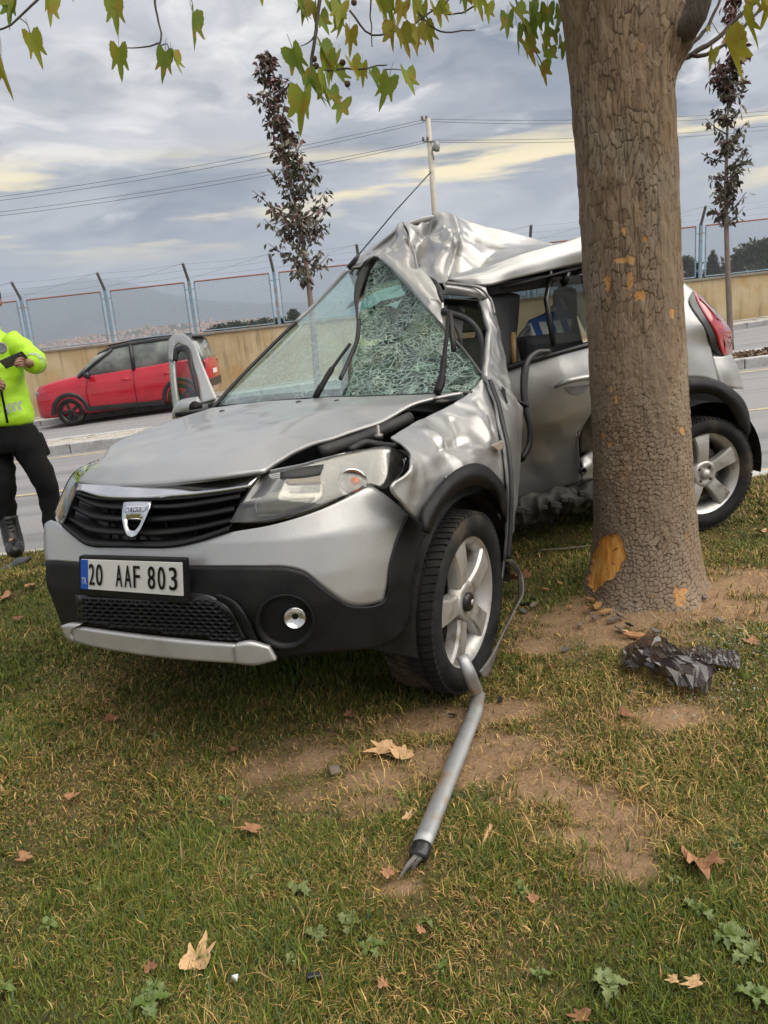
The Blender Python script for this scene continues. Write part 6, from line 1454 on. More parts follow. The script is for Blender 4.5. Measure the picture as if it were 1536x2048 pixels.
# ================================================================== red car on the far carriageway
pm('red_paint', (.56, .012, .030), (.46, .010, .024), 3, .25, metal=.2, coat=1.0)
pm('far_black', (.014, .014, .015), (.022, .022, .022), 6, .35)
pm('far_glass', (.10, .115, .11), (.30, .32, .29), 2.2, .06, spec=.8)
pm('dark_alloy', (.03, .03, .032), (.05, .05, .05), 10, .3, metal=.6)
pm('white_paint', (.72, .72, .71), (.64, .64, .63), 3, .3, coat=.6)
rc0 = on_road(143, 853); RX = rc0[0]-.86; RY = rc0[1]          # nose end and near side
slope = .05
def RC(x, y, z):
    """x back from the nose, y away from us off the near side, z above the road"""
    X = RX+x*1.05; return A([X, RY+y, road_h(X, RY+.9)+z*1.05])
red = thing('crossover_car', 'red crossover with black roof and black wheels on the road by the wall', 'car', RC(2.07, .88, 0))
CW = .88
def shell(name, st, mat, parent, cap=True):
    """st: stations of (x, [(half width, z), ...]) -> closed loft mirrored about the centre line"""
    n = len(st[0][1]); V = []
    for x, sec in st:
        V += [RC(x, CW-w_, z) for w_, z in sec]+[RC(x, CW+w_, z) for w_, z in sec[::-1]]
    Fc = gridfaces(2*n, len(st), closeu=True); 
    if cap: Fc += [tuple(range(2*n))[::-1], tuple(range((len(st)-1)*2*n, len(st)*2*n))]
    return mk(name, V, Fc, mat, parent, True, bevel=0)
xs_ = [0, .06, .18, .45, .8, 1.15, 1.6, 2.2, 2.8, 3.3, 3.7, 3.95, 4.08, 4.14]
zt_ = [.74, .90, .99, 1.05, 1.09, 1.12, 1.12, 1.13, 1.14, 1.16, 1.17, 1.16, 1.08, .92]
wd_ = [.60, .70, .79, .85, .87, .88, .875, .875, .875, .88, .87, .83, .76, .68]
zb_ = [.34, .28, .25, .24, .24, .24, .24, .24, .24, .25, .28, .32, .36, .42]
st = [(x, [(.25, zb), (w_*.93, zb), (w_*.985, zb+.10), (w_, .55), (w_*.99, min(.78, zt-.1)), (w_*.955, zt-.06), (w_*.87, zt), (w_*.4, zt+.02)]) for x, zt, w_, zb in zip(xs_, zt_, wd_, zb_)]
body = shell('body', st, MATS['red_paint'], red)
gx_ = [1.12, 1.35, 1.62, 1.9, 2.3, 2.8, 3.3, 3.72, 3.93, 4.06]; gz_ = [1.13, 1.34, 1.54, 1.635, 1.67, 1.68, 1.675, 1.655, 1.54, 1.20]
shell('windows', [(x, [(.30, 1.05), (.815, 1.06), (.815-.16*(z-1.06)/.55, 1.06+(z-1.06)*.93), (.62-.02, z), (.3, z+.01)]) for x, z in zip(gx_, gz_)], MATS['far_glass'], red)
shell('roof', [(x, [(.25, z), (.655, z-.035), (.64, z+.0), (.58, z+.03), (.25, z+.045)]) for x, z in zip(gx_[2:-1]+[3.92], gz_[2:-1]+[1.50])], MATS['far_black'], red)
for k in (0, 1):
    y = lambda d: CW-d if k == 0 else CW+d
    for xa, xb, w_ in ((1.16, 1.98, .035), (2.45, 2.42, .045), (3.32, 3.36, .05), (3.92, 3.66, .07)):
        za = 1.07; zb = np.interp(xb, gx_, gz_)-.04
        MB().tube([RC(xa, y(.825), za), RC((xa+xb)/2, y(.755), (za+zb)/2+.01), RC(xb, y(.665), zb)], w_, 6).build('pillar', MATS['far_black'], red)
    MB().tube([RC(x, y(.60), np.interp(x, gx_, gz_)+.06) for x in (1.9, 2.4, 3.0, 3.6)], .02, 6).build('roof_rail', MATS['far_black'], red)
    for x in (.86, 3.46):
        a_ = np.linspace(-.05, pi+.05, 22); cx = x
        V = [RC(cx-r_*cos(q), y(d_), .33+r_*sin(q)) for r_, d_ in ((.355, .80), (.355, .895), (.445, .895), (.445, .85)) for q in a_]
        mk('arch_cladding', V, gridfaces(22, 4), MATS['far_black'], red)
        wheel('wheel', RC(cx, y(.80), .33), (0, -1, 0) if k == 0 else (0, 1, 0), .3, red, .33, .20, 5, True, .225, 'rubber', 'dark_alloy', True)
    MB().box(RC(2.16, y(.86), .30), .95, .04, .06).build('side_sill', MATS['far_black'], red, smooth=False, bevel=.02)
    dr_ = MB().tube([RC(1.32, y(.885), .36), RC(1.30, y(.90), .75), RC(1.36, y(.86), 1.05)], .006, 4).build('door_seam', MATS['far_black'], red)
    MB().tube([RC(2.42, y(.885), .36), RC(2.42, y(.893), .75), RC(2.42, y(.86), 1.06)], .006, 4).build('door_seam', MATS['far_black'], red)
    for x in (2.15, 3.12): MB().tube([RC(x, y(.895), .90), RC(x+.1, y(.91), .905), RC(x+.2, y(.895), .90)], .014, 6).build('door_handle', MATS['red_paint'], red)
    mo_ = MB().lathe(RC(1.42, y(.97), 1.10), (1, 0, 0), [(-.08, .0), (-.07, .06), (0, .085), (.05, .08), (.055, 0)], 12).build('mirror', MATS['far_black'], red)
    MB().box(RC(.16, y(.70), .84), .10, .06, .035).build('headlamp', MATS['far_glass'], red, smooth=False, bevel=.015)
    tl_ = MB().box(RC(4.02, y(.76), .98), .09, .07, .08).build('tail_lamp', MATS['tail_red_dark'], red, smooth=False, bevel=.02)
MB().box(RC(4.10, CW, .55), .05, .70, .11).build('rear_bumper', MATS['far_black'], red, smooth=False, bevel=.03)
MB().box(RC(.05, CW, .36), .04, .58, .10).build('front_grille', MATS['far_black'], red, smooth=False, bevel=.03)
MB().box(RC(4.155, CW-.05, .80), .006, .24, .055).build('number_plate', MATS['plate_white'], red, smooth=False)
MB().box(RC(3.95, CW, 1.625), .12, .60, .018).build('spoiler', MATS['far_black'], red, smooth=False, bevel=.008)

# ================================================================== white motorcycle behind the officer
mb0 = on_road(14, 914); MY = mb0[1]
def MC(x, y, z): X = mb0[0]-x; return A([X, MY+y, road_h(X, MY)+z])    # x forward (to the left), z up
bike = thing('motorcycle', 'white motorcycle with panniers parked on the road behind the officer', 'motorcycle', MC(.75, 0, 0))
wheel('rear_tyre', MC(0, 0, .31), (0, -1, 0), 0, bike, .31, .15, 6, True, .22, 'rubber', 'dark_alloy', True)
wheel('front_tyre', MC(1.50, 0, .31), (0, -1, 0), 0, bike, .31, .12, 6, True, .22, 'rubber', 'dark_alloy', True)
for s_ in (-1, 1):
    MB().box(MC(-.10, s_*.30, .62), .27, .10, .17, [A([.98, 0, .2]), A([0, 1, 0]), A([-.2, 0, .98])]).build('pannier', MATS['white_paint'], bike, smooth=False, bevel=.05)
    MB().tube([MC(1.50, s_*.09, .31), MC(1.32, s_*.09, .72), MC(1.22, s_*.10, .95)], .025, 8).build('fork', MATS['grey_metal'], bike)
    MB().tube([MC(1.20, s_*.10, 1.02), MC(1.12, s_*.32, 1.06), MC(1.00, s_*.40, 1.03)], .015, 6).build('handlebar', MATS['far_black'], bike)
MB().box(MC(-.25, 0, .88), .20, .22, .06).build('tail_rack', MATS['white_paint'], bike, smooth=False, bevel=.03)
MB().box(MC(-.42, 0, .70), .035, .10, .05).build('tail_lamp', MATS['tail_red_dark'], bike, smooth=False, bevel=.015)
MB().tube(crom([MC(-.35, 0, .66), MC(-.05, 0, .70), MC(.3, 0, .68)], 12), .10, 10).build('rear_fender', MATS['white_paint'], bike)
MB().tube(crom([MC(-.1, 0, .82), MC(.25, 0, .78), MC(.6, 0, .80)], 12), np.linspace(.13, .12, 12), 12, flat=(1.1, .6)).build('seat', MATS['far_black'], bike)
MB().tube(crom([MC(.5, 0, .85), MC(.8, 0, .95), MC(1.1, 0, .92)], 12), [.12, .15, .17, .18, .19, .19, .19, .18, .17, .15, .13, .10], 14).build('fuel_tank', MATS['white_paint'], bike)
MB().box(MC(.72, 0, .48), .28, .17, .2).build('engine', MATS['engine_dark'], bike, smooth=False, bevel=.04)
MB().box(MC(1.30, 0, .95), .14, .24, .2).build('front_fairing', MATS['white_paint'], bike, smooth=False, bevel=.07)
MB().box(MC(1.26, 0, 1.22), .015, .18, .14, [A([.9, 0, .45]), A([0, 1, 0]), A([-.45, 0, .9])]).build('windshield', MATS['clear_lens'], bike, smooth=False, bevel=.01)
MB().tube([MC(.3, -.2, .22), MC(-.2, -.22, .30)], .05, 10).build('exhaust', MATS['chrome'], bike)

# ================================================================== the officer
pm('hivis', (.46, .80, .02), (.40, .70, .015), 9, .6, bump=.004, bscale=14)
pm('black_cloth', (.004, .004, .0045), (.008, .008, .0085), 10, .85, spec=.2, bump=.006, bscale=10)
pm('boot_leather', (.006, .006, .006), (.012, .012, .012), 16, .35, bump=.002)
pm('skin_tone', (.36, .20, .135), (.32, .17, .115), 30, .5)
pm('hair_dark', (.015, .012, .010), (.03, .025, .02), 60, .7)
pm('reflective_grey', (.42, .44, .42), (.36, .38, .36), 40, .35)
pm('patch_grey', (.20, .21, .22), (.30, .31, .30), 60, .6)
PZ = 4.92
per = thing('person', 'officer in a bright yellow green jacket and black trousers holding a phone', 'person', A([*D(10, 1090, PZ)[:2], .0]))
mpx = PZ/FPX
IR = A([_R[0], _R[1], _R[2]]); FWD = A([0, 1.0, 0]) 
def ring(u, v, hw, dep, dz=0.0, n=28, tw=0.0, e=2.3):
    """oval section facing us: centre pixel, half width px, half depth m"""
    c = D(u, v, PZ+dz); a = np.linspace(0, 2*pi, n, endpoint=False)
    cx = np.sign(np.cos(a))*np.abs(np.cos(a))**(2/e)*hw*mpx; cy = np.sign(np.sin(a))*np.abs(np.sin(a))**(2/e)*dep
    return [c+IR*(x*cos(tw)-y*sin(tw))+FWD*(x*sin(tw)+y*cos(tw)) for x, y in zip(cx, cy)]
def loft(name, rings, mat, parent, caps=True, sub=0, wr=0.0, nlong=None):
    R_ = np.array(rings)
    if nlong:
        R_ = np.stack([crom(R_[:, i], nlong) for i in range(R_.shape[1])], 1)
    if wr:
        c = R_.mean(1, keepdims=True); nd = R_-c; nd /= np.linalg.norm(nd, axis=2, keepdims=True)
        R_ = R_+nd*(wr*(vnoise(R_*A([9, 9, 16]), 3)+.6*vnoise(R_*A([22, 22, 34]), 4)))[..., None]
    m_, n = R_.shape[:2]; Fc = gridfaces(n, m_, closeu=True)
    if caps: Fc += [tuple(range(n))[::-1], tuple(range((m_-1)*n, m_*n))]
    return mk(name, R_.reshape(-1, 3), Fc, mat, parent)
def limb(name, pts, mat, parent, wr=.004, n=26, flat=(1, 1)):
    """pts: (u, v, dz, radius m)"""
    P = crom([D(u, v, PZ+dz) for u, v, dz, r in pts], n); rr = np.interp(np.linspace(0, 1, n), np.linspace(0, 1, len(pts)), [q[3] for q in pts])
    V, Fc = tube(P, rr, 20, flat=flat); V = np.array(V)
    if wr:
        C_ = np.repeat(P, 20, 0); nd = V-C_; nd /= np.linalg.norm(nd, axis=1, keepdims=True)+1e-9
        V = V+nd*(wr*(vnoise(V*A([12, 12, 22]), 5)+.6*vnoise(V*A([25, 25, 50]), 6)))[:, None]
    return mk(name, V, Fc, mat, parent)
# body: one continuous surface grown over a joint skeleton (head, neck, torso, arms, legs)
sk = bmesh.new(); J = {}
def jv(k, u, v, dz, r): J[k] = (sk.verts.new(Vector([float(x) for x in D(u, v, PZ+dz)])), r)
for k, q in dict(pel=(12, 872, 0, .12), waist=(8, 810, 0, .12), chest=(-10, 720, 0, .13), neck=(-26, 668, 0, .055), chin=(-28, 640, -.02, .062), head=(-31, 607, -.01, .098), top=(-33, 574, .01, .075),
                 shl=(30, 692, 0, .062), ell=(72, 722, -.05, .043), wrl=(58, 728, -.20, .030), hal=(46, 725, -.24, .026), shr=(-70, 690, 0, .062), elr=(-68, 770, -.03, .043), wrr=(-18, 775, -.18, .030), har=(-2, 770, -.21, .028),
                 hpl=(46, 885, 0, .080), knl=(80, 950, -.03, .050), anl=(106, 1050, 0, .032), tol=(110, 1084, -.08, .020), hpr=(-10, 885, 0, .085), knr=(4, 968, -.03, .056), anr=(18, 1055, .02, .032), tor=(26, 1094, -.10, .020)).items(): jv(k, *q)
ed = [('pel', 'waist'), ('waist', 'chest'), ('chest', 'neck'), ('neck', 'chin'), ('chin', 'head'), ('head', 'top'), ('chest', 'shl'), ('shl', 'ell'), ('ell', 'wrl'), ('wrl', 'hal'), ('chest', 'shr'), ('shr', 'elr'), ('elr', 'wrr'), ('wrr', 'har'), ('pel', 'hpl'), ('hpl', 'knl'), ('knl', 'anl'), ('anl', 'tol'), ('pel', 'hpr'), ('hpr', 'knr'), ('knr', 'anr'), ('anr', 'tor')]
for a_, b_ in ed: sk.edges.new((J[a_][0], J[b_][0]))
sk.verts.index_update(); bme = bpy.data.meshes.new('body'); idx = {k: v[0].index for k, v in J.items()}; sk.to_mesh(bme); sk.free()
bo = bpy.data.objects.new('body', bme); bme.materials.append(MATS['skin_tone']); link(bo, per)
md = bo.modifiers.new('skin', 'SKIN'); md.use_smooth_shade = True
for k, (v_, r) in J.items():
    bme.skin_vertices[0].data[idx[k]].radius = (r, r*(.8 if k in ('chest', 'waist', 'pel') else 1)); bme.skin_vertices[0].data[idx[k]].use_root = (k == 'pel')
md = bo.modifiers.new('sub', 'SUBSURF'); md.levels = 2; md.render_levels = 2
# face and hair
hc = D(-31, 607, PZ-.01)
MB().lathe(hc+A([0, -.088, -.005]), (0, -1, -.2), [(0, .016), (.018, .012), (.026, 0)], 10).build('nose', MATS['skin_tone'], per)
for dx in (-.032, .032):
    MB().lathe(hc+A([dx, -.074, .02]), (0, -1, 0), [(0, .013), (.006, .010), (.009, 0)], 12).build('eye', MATS['ink_white'], per)
    MB().lathe(hc+A([dx*2.75, .0, .0]), (1 if dx > 0 else -1, 0, 0), [(0, .02), (.012, .026), (.018, .015), (.018, 0)], 12).build('ear', MATS['skin_tone'], per)
MB().tube(crom([hc+A([-.025, -.076, -.055]), hc+A([0, -.084, -.058]), hc+A([.025, -.076, -.055])], 8), .006, 6).build('mouth', pm('lip', (.30, .12, .09)), per)
MB().lathe(hc+A([0, .012, .035]), (0, 0, 1), [(-.02, .098), (.03, .100), (.07, .082), (.095, .05), (.105, 0)], 24).build('hair', MATS['hair_dark'], per)
# trousers
tr1 = loft('trousers', [ring(12, 838, 47, .140), ring(13, 862, 50, .150), ring(14, 888, 50, .150), ring(15, 902, 44, .13)], MATS['black_cloth'], per, nlong=14, wr=.003)
limb('trouser_leg', [(42, 862, 0, .095), (56, 896, -.01, .108), (78, 938, -.02, .086), (90, 965, -.03, .078), (98, 990, -.01, .070), (103, 1022, 0, .062), (106, 1048, 0, .060), (108, 1066, 0, .054)], MATS['black_cloth'], tr1, .007)
limb('trouser_leg', [(-8, 868, 0, .095), (-4, 905, -.01, .100), (0, 940, -.02, .090), (4, 975, -.03, .082), (8, 1010, -.01, .078), (14, 1036, 0, .070), (17, 1048, 0, .052)], MATS['black_cloth'], tr1, .007)
MB().box(D(80, 890, PZ+.02), .028, .06, .08, [A([.96, 0, .2]), FWD, A([-.2, 0, .97])]).build('cargo_pocket', MATS['black_cloth'], tr1, smooth=False, bevel=.02)
def boot(u, v, dz, ub, vb):
    b_ = limb('boot', [(u, v, dz, .060), ((u*2+ub)/3, (v*2+vb)/3, dz, .058), ((u+2*ub)/3, (v+2*vb)/3-4, dz-.01, .060), (ub, vb-6, dz-.04, .058), (ub+1, vb+2, dz-.12, .052), (ub+1, vb+6, dz-.18, .030)], MATS['boot_leather'], per, .002)
    s_ = D(ub, vb, PZ+dz-.08); MB().box(A([s_[0], s_[1]-.02, float(lawn_h(s_[0], s_[1]))+.012]), .046, .125, .014).build('sole', MATS['far_black'], b_, smooth=False, bevel=.01)
    for k in range(6): 
        p = D(u+(ub-u)*(.1+.12*k), v+(vb-v)*(.1+.12*k), PZ+dz-.056); MB().tube([p-A([.022, 0, .004]), p-A([0, .004, 0]), p+A([.022, 0, .004])], .003, 5).build('lace', MATS['black_cloth'], b_)
boot(16, 1034, 0.0, 29, 1098)
boot(105, 1044, 0.02, 113, 1098)
# jacket
jk = loft('jacket', [ring(14, 847, 47, .150), ring(14, 838, 49, .158), ring(10, 810, 47, .155), ring(4, 775, 45, .155), ring(-4, 740, 48, .155), ring(-12, 712, 54, .150), ring(-18, 690, 56, .125), ring(-23, 675, 44, .100), ring(-26, 664, 28, .080), ring(-27, 655, 20, .070)], MATS['hivis'], per, nlong=40, wr=.011)
limb('sleeve', [(20, 684, 0, .082), (38, 697, -.01, .082), (58, 712, -.03, .074), (71, 722, -.08, .070), (71, 728, -.14, .062), (63, 728, -.20, .050)], MATS['hivis'], jk, .007)
limb('sleeve', [(-60, 684, 0, .082), (-74, 720, -.01, .078), (-74, 760, -.03, .072), (-52, 776, -.08, .064), (-26, 776, -.15, .052)], MATS['hivis'], jk, .007)
for k, (u, v) in enumerate([(77, 716), (74, 720), (71, 724)]):
    p = D(u-2, v+2, PZ-.15-.018*k); MB().lathe(D(70-3.0*k, 727, PZ-.14-.022*k), D(62, 728, PZ-.2)-D(72, 726, PZ-.1), [(-.005, .064-.004*k), (.0, .067-.004*k), (.006, .064-.004*k)], 24).build('cuff_stripe', MATS['reflective_grey'], jk)
def on_front(u, v, lift=.012):
    # front of the torso: march the ray to the oval
    c = D(*[(np.interp(v, [655, 712, 775, 847], [-27, -12, 4, 14])), v], PZ); x = (D(u, v, PZ)-c)@IR; hw = np.interp(v, [655, 690, 740, 847], [24, 56, 48, 48])*mpx
    dep = .155*sqrt(max(0, 1-abs(x/hw)**2.3)); p = D(u, v, PZ-dep-lift); return p
MB().tube([on_front(u, v) for u, v in [(0, 765), (4, 790), (9, 815), (15, 846)]], .007, 6).build('zip', MATS['black_cloth'], jk)
for u0 in (16, 27, 38, -6, -17, -28):
    sg = 1 if u0 > 5 else -1; vv = 818+abs(u0-10)*-.25
    pts = [(u0, vv-9), (u0+6, vv-10), (u0+1, vv), (u0+6, vv+9), (u0, vv+10), (u0-5, vv)]
    MB().prism([on_front(a_, b_, .014) for a_, b_ in pts], A([0, .004, 0])).build('reflective_chevron', MATS['reflective_grey'], jk, smooth=False)
bd = on_front(3, 696, .012); MB().lathe(bd, (0, -1, .1), [(0, .036), (.004, .034), (.006, .022), (.003, .02), (.006, .012), (.006, 0)], 24).build('badge', MATS['patch_grey'], jk)
MB().tube([D(40, 694, PZ-.07), D(55, 704, PZ-.09)], .006, 5).build('shoulder_mark', MATS['black_cloth'], jk)
MB().tube(crom(np.array(ring(-26, 657, 20, .072)+ring(-26, 657, 20, .072)[:1]), 30), .014, 8).build('collar', MATS['hivis'], jk)
# hands: palm and five bent fingers each
def hand(wu, wv, wz, ku, kv, kz, fing, thumb):
    pal = limb('hand', [(wu, wv, wz, .030), ((wu+ku)/2, (wv+kv)/2, (wz+kz)/2, .038), (ku, kv, kz, .034)], MATS['skin_tone'], per, 0, 10, (1, .75))
    for f in fing: MB().tube(crom([D(u, v, PZ+z) for u, v, z in f], 10), np.linspace(.0098, .0075, 10), 8).build('finger', MATS['skin_tone'], pal)
    MB().tube(crom([D(u, v, PZ+z) for u, v, z in thumb], 10), np.linspace(.012, .009, 10), 8).build('thumb', MATS['skin_tone'], pal)
hand(60, 727, -.20, 48, 724, -.25, [[(48, 719, -.25), (40, 717, -.29), (34, 720, -.30), (33, 724, -.28)], [(47, 723, -.26), (38, 722, -.30), (32, 725, -.31), (31, 728, -.29)], [(47, 727, -.26), (38, 727, -.30), (32, 729, -.31), (31, 731, -.28)], [(48, 731, -.25), (40, 731, -.29), (35, 732, -.30), (34, 733, -.28)]], [(52, 718, -.22), (46, 713, -.24), (39, 713, -.24)])
hand(-26, 776, -.15, -10, 770, -.20, [[(-10, 764, -.20), (0, 761, -.22), (6, 764, -.23), (7, 768, -.22)], [(-9, 768, -.21), (2, 766, -.23), (9, 769, -.24), (9, 773, -.22)], [(-9, 772, -.21), (1, 771, -.23), (8, 774, -.24), (8, 777, -.22)], [(-10, 776, -.20), (0, 776, -.22), (5, 778, -.23), (5, 781, -.21)]], [(-16, 764, -.18), (-8, 757, -.21), (-1, 757, -.23)])
ph_c = D(28, 720, PZ-.27); ex_ = A([.93, .1, .30]); ex_ /= np.linalg.norm(ex_); ey_ = A([0, -.55, .6]); ey_ -= ex_*np.dot(ey_, ex_); ey_ /= np.linalg.norm(ey_)
ph = MB().box(ph_c, .075, .036, .004, [ex_, ey_, np.cross(ex_, ey_)]).build('phone', MATS['far_black'], None, smooth=False, bevel=.004); tag(ph, 'dark phone held flat in the hand of the officer', 'phone')
MB().box(ph_c+np.cross(ex_, ey_)*.0045, .068, .032, .0008, [ex_, ey_, np.cross(ex_, ey_)]).build('screen', MATS['far_glass'], ph, smooth=False)

# ================================================================== wreckage and litter on the lawn
def gp(u, v, h=0.0):
    p = G(u, v, h); p2 = G(u, v, float(lawn_h(p[0], p[1]))+h); return p2
pm('galv', (.40, .41, .41), (.32, .33, .335), 8, .42, .55, metal=.55, c3=(.36, .24, .15), s3=9)
rl = thing('bent_rail', 'bent silver roof rail lying from the front wheel onto the grass', 'car part', gp(900, 1540))
p0, p1, p2, p3 = D(924, 1312, 2.44), D(940, 1348, 2.42), gp(957, 1388, .045), gp(950, 1425, .035)
pend = gp(844, 1690, .030)
MB().tube(lin([p0, p1, p2-A([.004, 0, 0])], 10), [.021, .021, .022, .022, .022, .022, .023, .023, .024, .022], 12, flat=(1, .7)).build('short_arm', MATS['galv'], rl)
MB().tube(np.concatenate([[p2], lin([p3, pend], 20)]), [.022]+[.024]*4+[.0245]*16, 14, flat=(1, .72)).build('long_arm', MATS['galv'], rl)
dvec_ = gp(838, 1712, .028)-pend
MB().tube(crom([pend, pend+dvec_*.5, gp(836, 1716, .026)], 6), [.025, .0255, .0255, .025, .024, .022], 14, flat=(1, .72)).build('end_cap', MATS['black_gloss'], rl)
for k, (ut, vt) in enumerate([(795, 1762), (812, 1745), (828, 1738), (842, 1722), (822, 1742)]):
    a_ = gp(832+k*4, 1714-k*1.5, .028); MB().tube([a_, (a_+gp(ut, vt, .01))/2+A([0, 0, .006]), gp(ut, vt, .008)], [.009, .006, .001], 5).build('splinter', MATS['black_gloss' if k % 2 else 'liner_grey'], rl, smooth=False)
# crumpled dark film and a trim strip
m, t, b, out = newmat('dark_film'); tc = t.new('ShaderNodeTexCoord')
t.set(b, 'Base Color', t.mix(t.noise(tc.outputs['Object'], 9, 3), (.030, .024, .028), (.075, .062, .060))); t.set(b, 'Roughness', .12); t.set(b, 'Coat Weight', 1.0)
tp = t.new('ShaderNodeBsdfTransparent', ins={'Color': (.45, .38, .36)}); ms = t.new('ShaderNodeMixShader', ins={0: .60}); t.l.new(tp.outputs[0], ms.inputs[1]); t.l.new(b.outputs[0], ms.inputs[2]); t.l.new(ms.outputs[0], out.inputs[0])
def film(label, rows, amp, seed, nu=17, nv=12):
    R_ = [[gp(u, v, h) for u, v, h in r] for r in rows]
    def dsp(P): return amp*(np.abs(vnoise(P*11, seed))-.35)+amp*.3*(np.abs(vnoise(P*24, seed+1))-.35)
    gq = np.random.default_rng(seed); P = patch_pts(R_, nu, nv); P[..., 2] += np.abs(dsp(P))*1.2+gq.uniform(0, amp*.75, P.shape[:2]); P[..., :2] += gq.normal(0, amp*.16, P.shape[:2]+(2,))
    o = mk('plastic_sheet', P.reshape(-1, 3), gridfaces(nu, nv), MATS['dark_film'], None, False); tag(o, label, 'plastic sheet'); return o
film('crumpled dark glossy plastic sheet lying in front of the tree', [[(1240, 1325, .005), (1285, 1280, .03), (1312, 1276, .05), (1338, 1305, .06)], [(1250, 1345, .01), (1300, 1320, .06), (1335, 1318, .07), (1370, 1330, .04)], [(1300, 1350, .015), (1330, 1350, .05), (1375, 1345, .06), (1432, 1352, .03)], [(1340, 1372, .004), (1360, 1385, .02), (1390, 1392, .02), (1412, 1390, .004)]], .035, 3)
film('thin flattened strip of dark plastic behind the crumpled sheet', [[(1335, 1302, .03), (1380, 1296, .03), (1440, 1298, .02), (1478, 1308, .02)], [(1336, 1312, .035), (1385, 1318, .035), (1440, 1324, .03), (1480, 1330, .02)], [(1340, 1318, .03), (1385, 1326, .03), (1438, 1334, .025), (1478, 1340, .015)]], .010, 8, 40, 10)

for k, (u, v, s_) in enumerate([(1052, 1208, .030), (1046, 1222, .022), (1240, 1258, .025), (1258, 1250, .018), (1066, 1196, .02), (1130, 1300, .018), (1000, 1400, .016), (1310, 1262, .02), (1440, 1240, .022), (905, 1430, .014)]):
    c = gp(u, v, .012); a_ = rnd.uniform(0, 6); ax = A([cos(a_), sin(a_), .2]); bx = A([-sin(a_), cos(a_), rnd.uniform(-.4, .4)])
    o = MB().prism([c+ax*s_*x_+bx*s_*y_ for x_, y_ in ((-1, -.3), (.2, -.6), (1, .1), (.3, .5), (-.6, .4))], A([0, 0, .005])).build('plastic_shard', MATS['liner_grey' if k % 3 else 'black_gloss'], None, smooth=False); tag(o, 'dark plastic shard broken off the car, on the soil near the trunk', 'plastic shard', 'dark shards on the soil')
# fallen leaves
def deadleaf(name, c1, c2): return pm(name, c1, c2, 30, .8, c3=tuple(x*.6 for x in c1), s3=14)
deadleaf('leaf_tan', (.56, .36, .185), (.48, .29, .14)); deadleaf('leaf_rust', (.36, .185, .095), (.28, .13, .06)); deadleaf('leaf_brown', (.24, .11, .05), (.19, .085, .04))
DM = {}
def fallen(label, u, v, size, mat, yaw, curl=1.0, seed=0, group='fallen leaves on the lawn', lift=.022):
    key = (mat, seed, curl)
    if key not in DM:
        me = plane_leaf('fallen_leaf', 30+seed, .9*curl, 1.0); V = np.array([tuple(q.co) for q in me.vertices])
        V = np.stack([V[:, 0]*1.25, -V[:, 2]-.08, -V[:, 1]*1.1+.03*curl*vnoise(V*28, seed)*.5], 1); me.vertices.foreach_set('co', V.ravel()); me.update(); me.materials.append(MATS[mat]); DM[key] = me
    o = bpy.data.objects.new('fallen_leaf', DM[key]); link(o); p = gp(u, v, lift); o.location = Vector([float(x) for x in p])
    o.rotation_euler = (rnd.uniform(-.25, .25), rnd.uniform(-.25, .25), yaw); s_ = size*rnd.uniform(.95, 1.05); o.scale = (s_, s_, s_); tag(o, label, 'leaf', group)
fallen('large pale tan leaf with pointed lobes, alone on the grass', 402, 1895, .52, 'leaf_tan', -.1, .6, 1)
fallen('tan lobed leaf on the bare soil beside the silver rail', 792, 1500, .62, 'leaf_tan', .5, 1.2, 2)
fallen('small tan leaf touching a larger one on the bare soil', 752, 1502, .55, 'leaf_tan', 1.7, 1.0, 3)
fallen('curled two-tone leaf, half rust brown and half pale', 1405, 1748, .68, 'leaf_rust', 2.9, 1.8, 4)
fallen('small pinkish leaf lying flat among the grass', 488, 1659, .40, 'leaf_rust', 1.4, .5, 5)
fallen('broken orange leaf propped behind the front wheel', 1020, 1160, .9, 'leaf_brown', .4, 1.4, 6, lift=.08)
SM = 'small brown leaf fragment scattered on the lawn'
for k, (u, v, s_, mm) in enumerate([(55, 1714, .28, 'leaf_rust'), (150, 1590, .26, 'leaf_rust'), (820, 1627, .22, 'leaf_tan'), (770, 1742, .24, 'leaf_rust'), (1258, 1430, .34, 'leaf_rust'), (1377, 1966, .24, 'leaf_tan'), (215, 1440, .36, 'leaf_brown'), (60, 1170, .5, 'leaf_rust'), (8, 1195, .5, 'leaf_rust'), (1510, 1285, .36, 'leaf_rust'), (838, 1855, .16, 'leaf_rust'), (300, 1930, .22, 'leaf_brown'), (1150, 2032, .26, 'leaf_brown'), (765, 1960, .18, 'leaf_rust'), (1530, 1065, .5, 'leaf_tan'), (700, 1425, .24, 'leaf_brown'), (1180, 1215, .3, 'leaf_brown'), (470, 1500, .2, 'leaf_brown'), (1060, 1790, .18, 'leaf_rust'), (30, 1240, .35, 'leaf_brown'), (1100, 1330, .22, 'leaf_brown'), (1340, 1960, .14, 'leaf_tan')]):
    fallen(SM, u, v, s_, mm, rnd.uniform(0, 6.2), rnd.choice([.7, 1.3]), 7+k % 4, 'leaf fragments on the lawn')
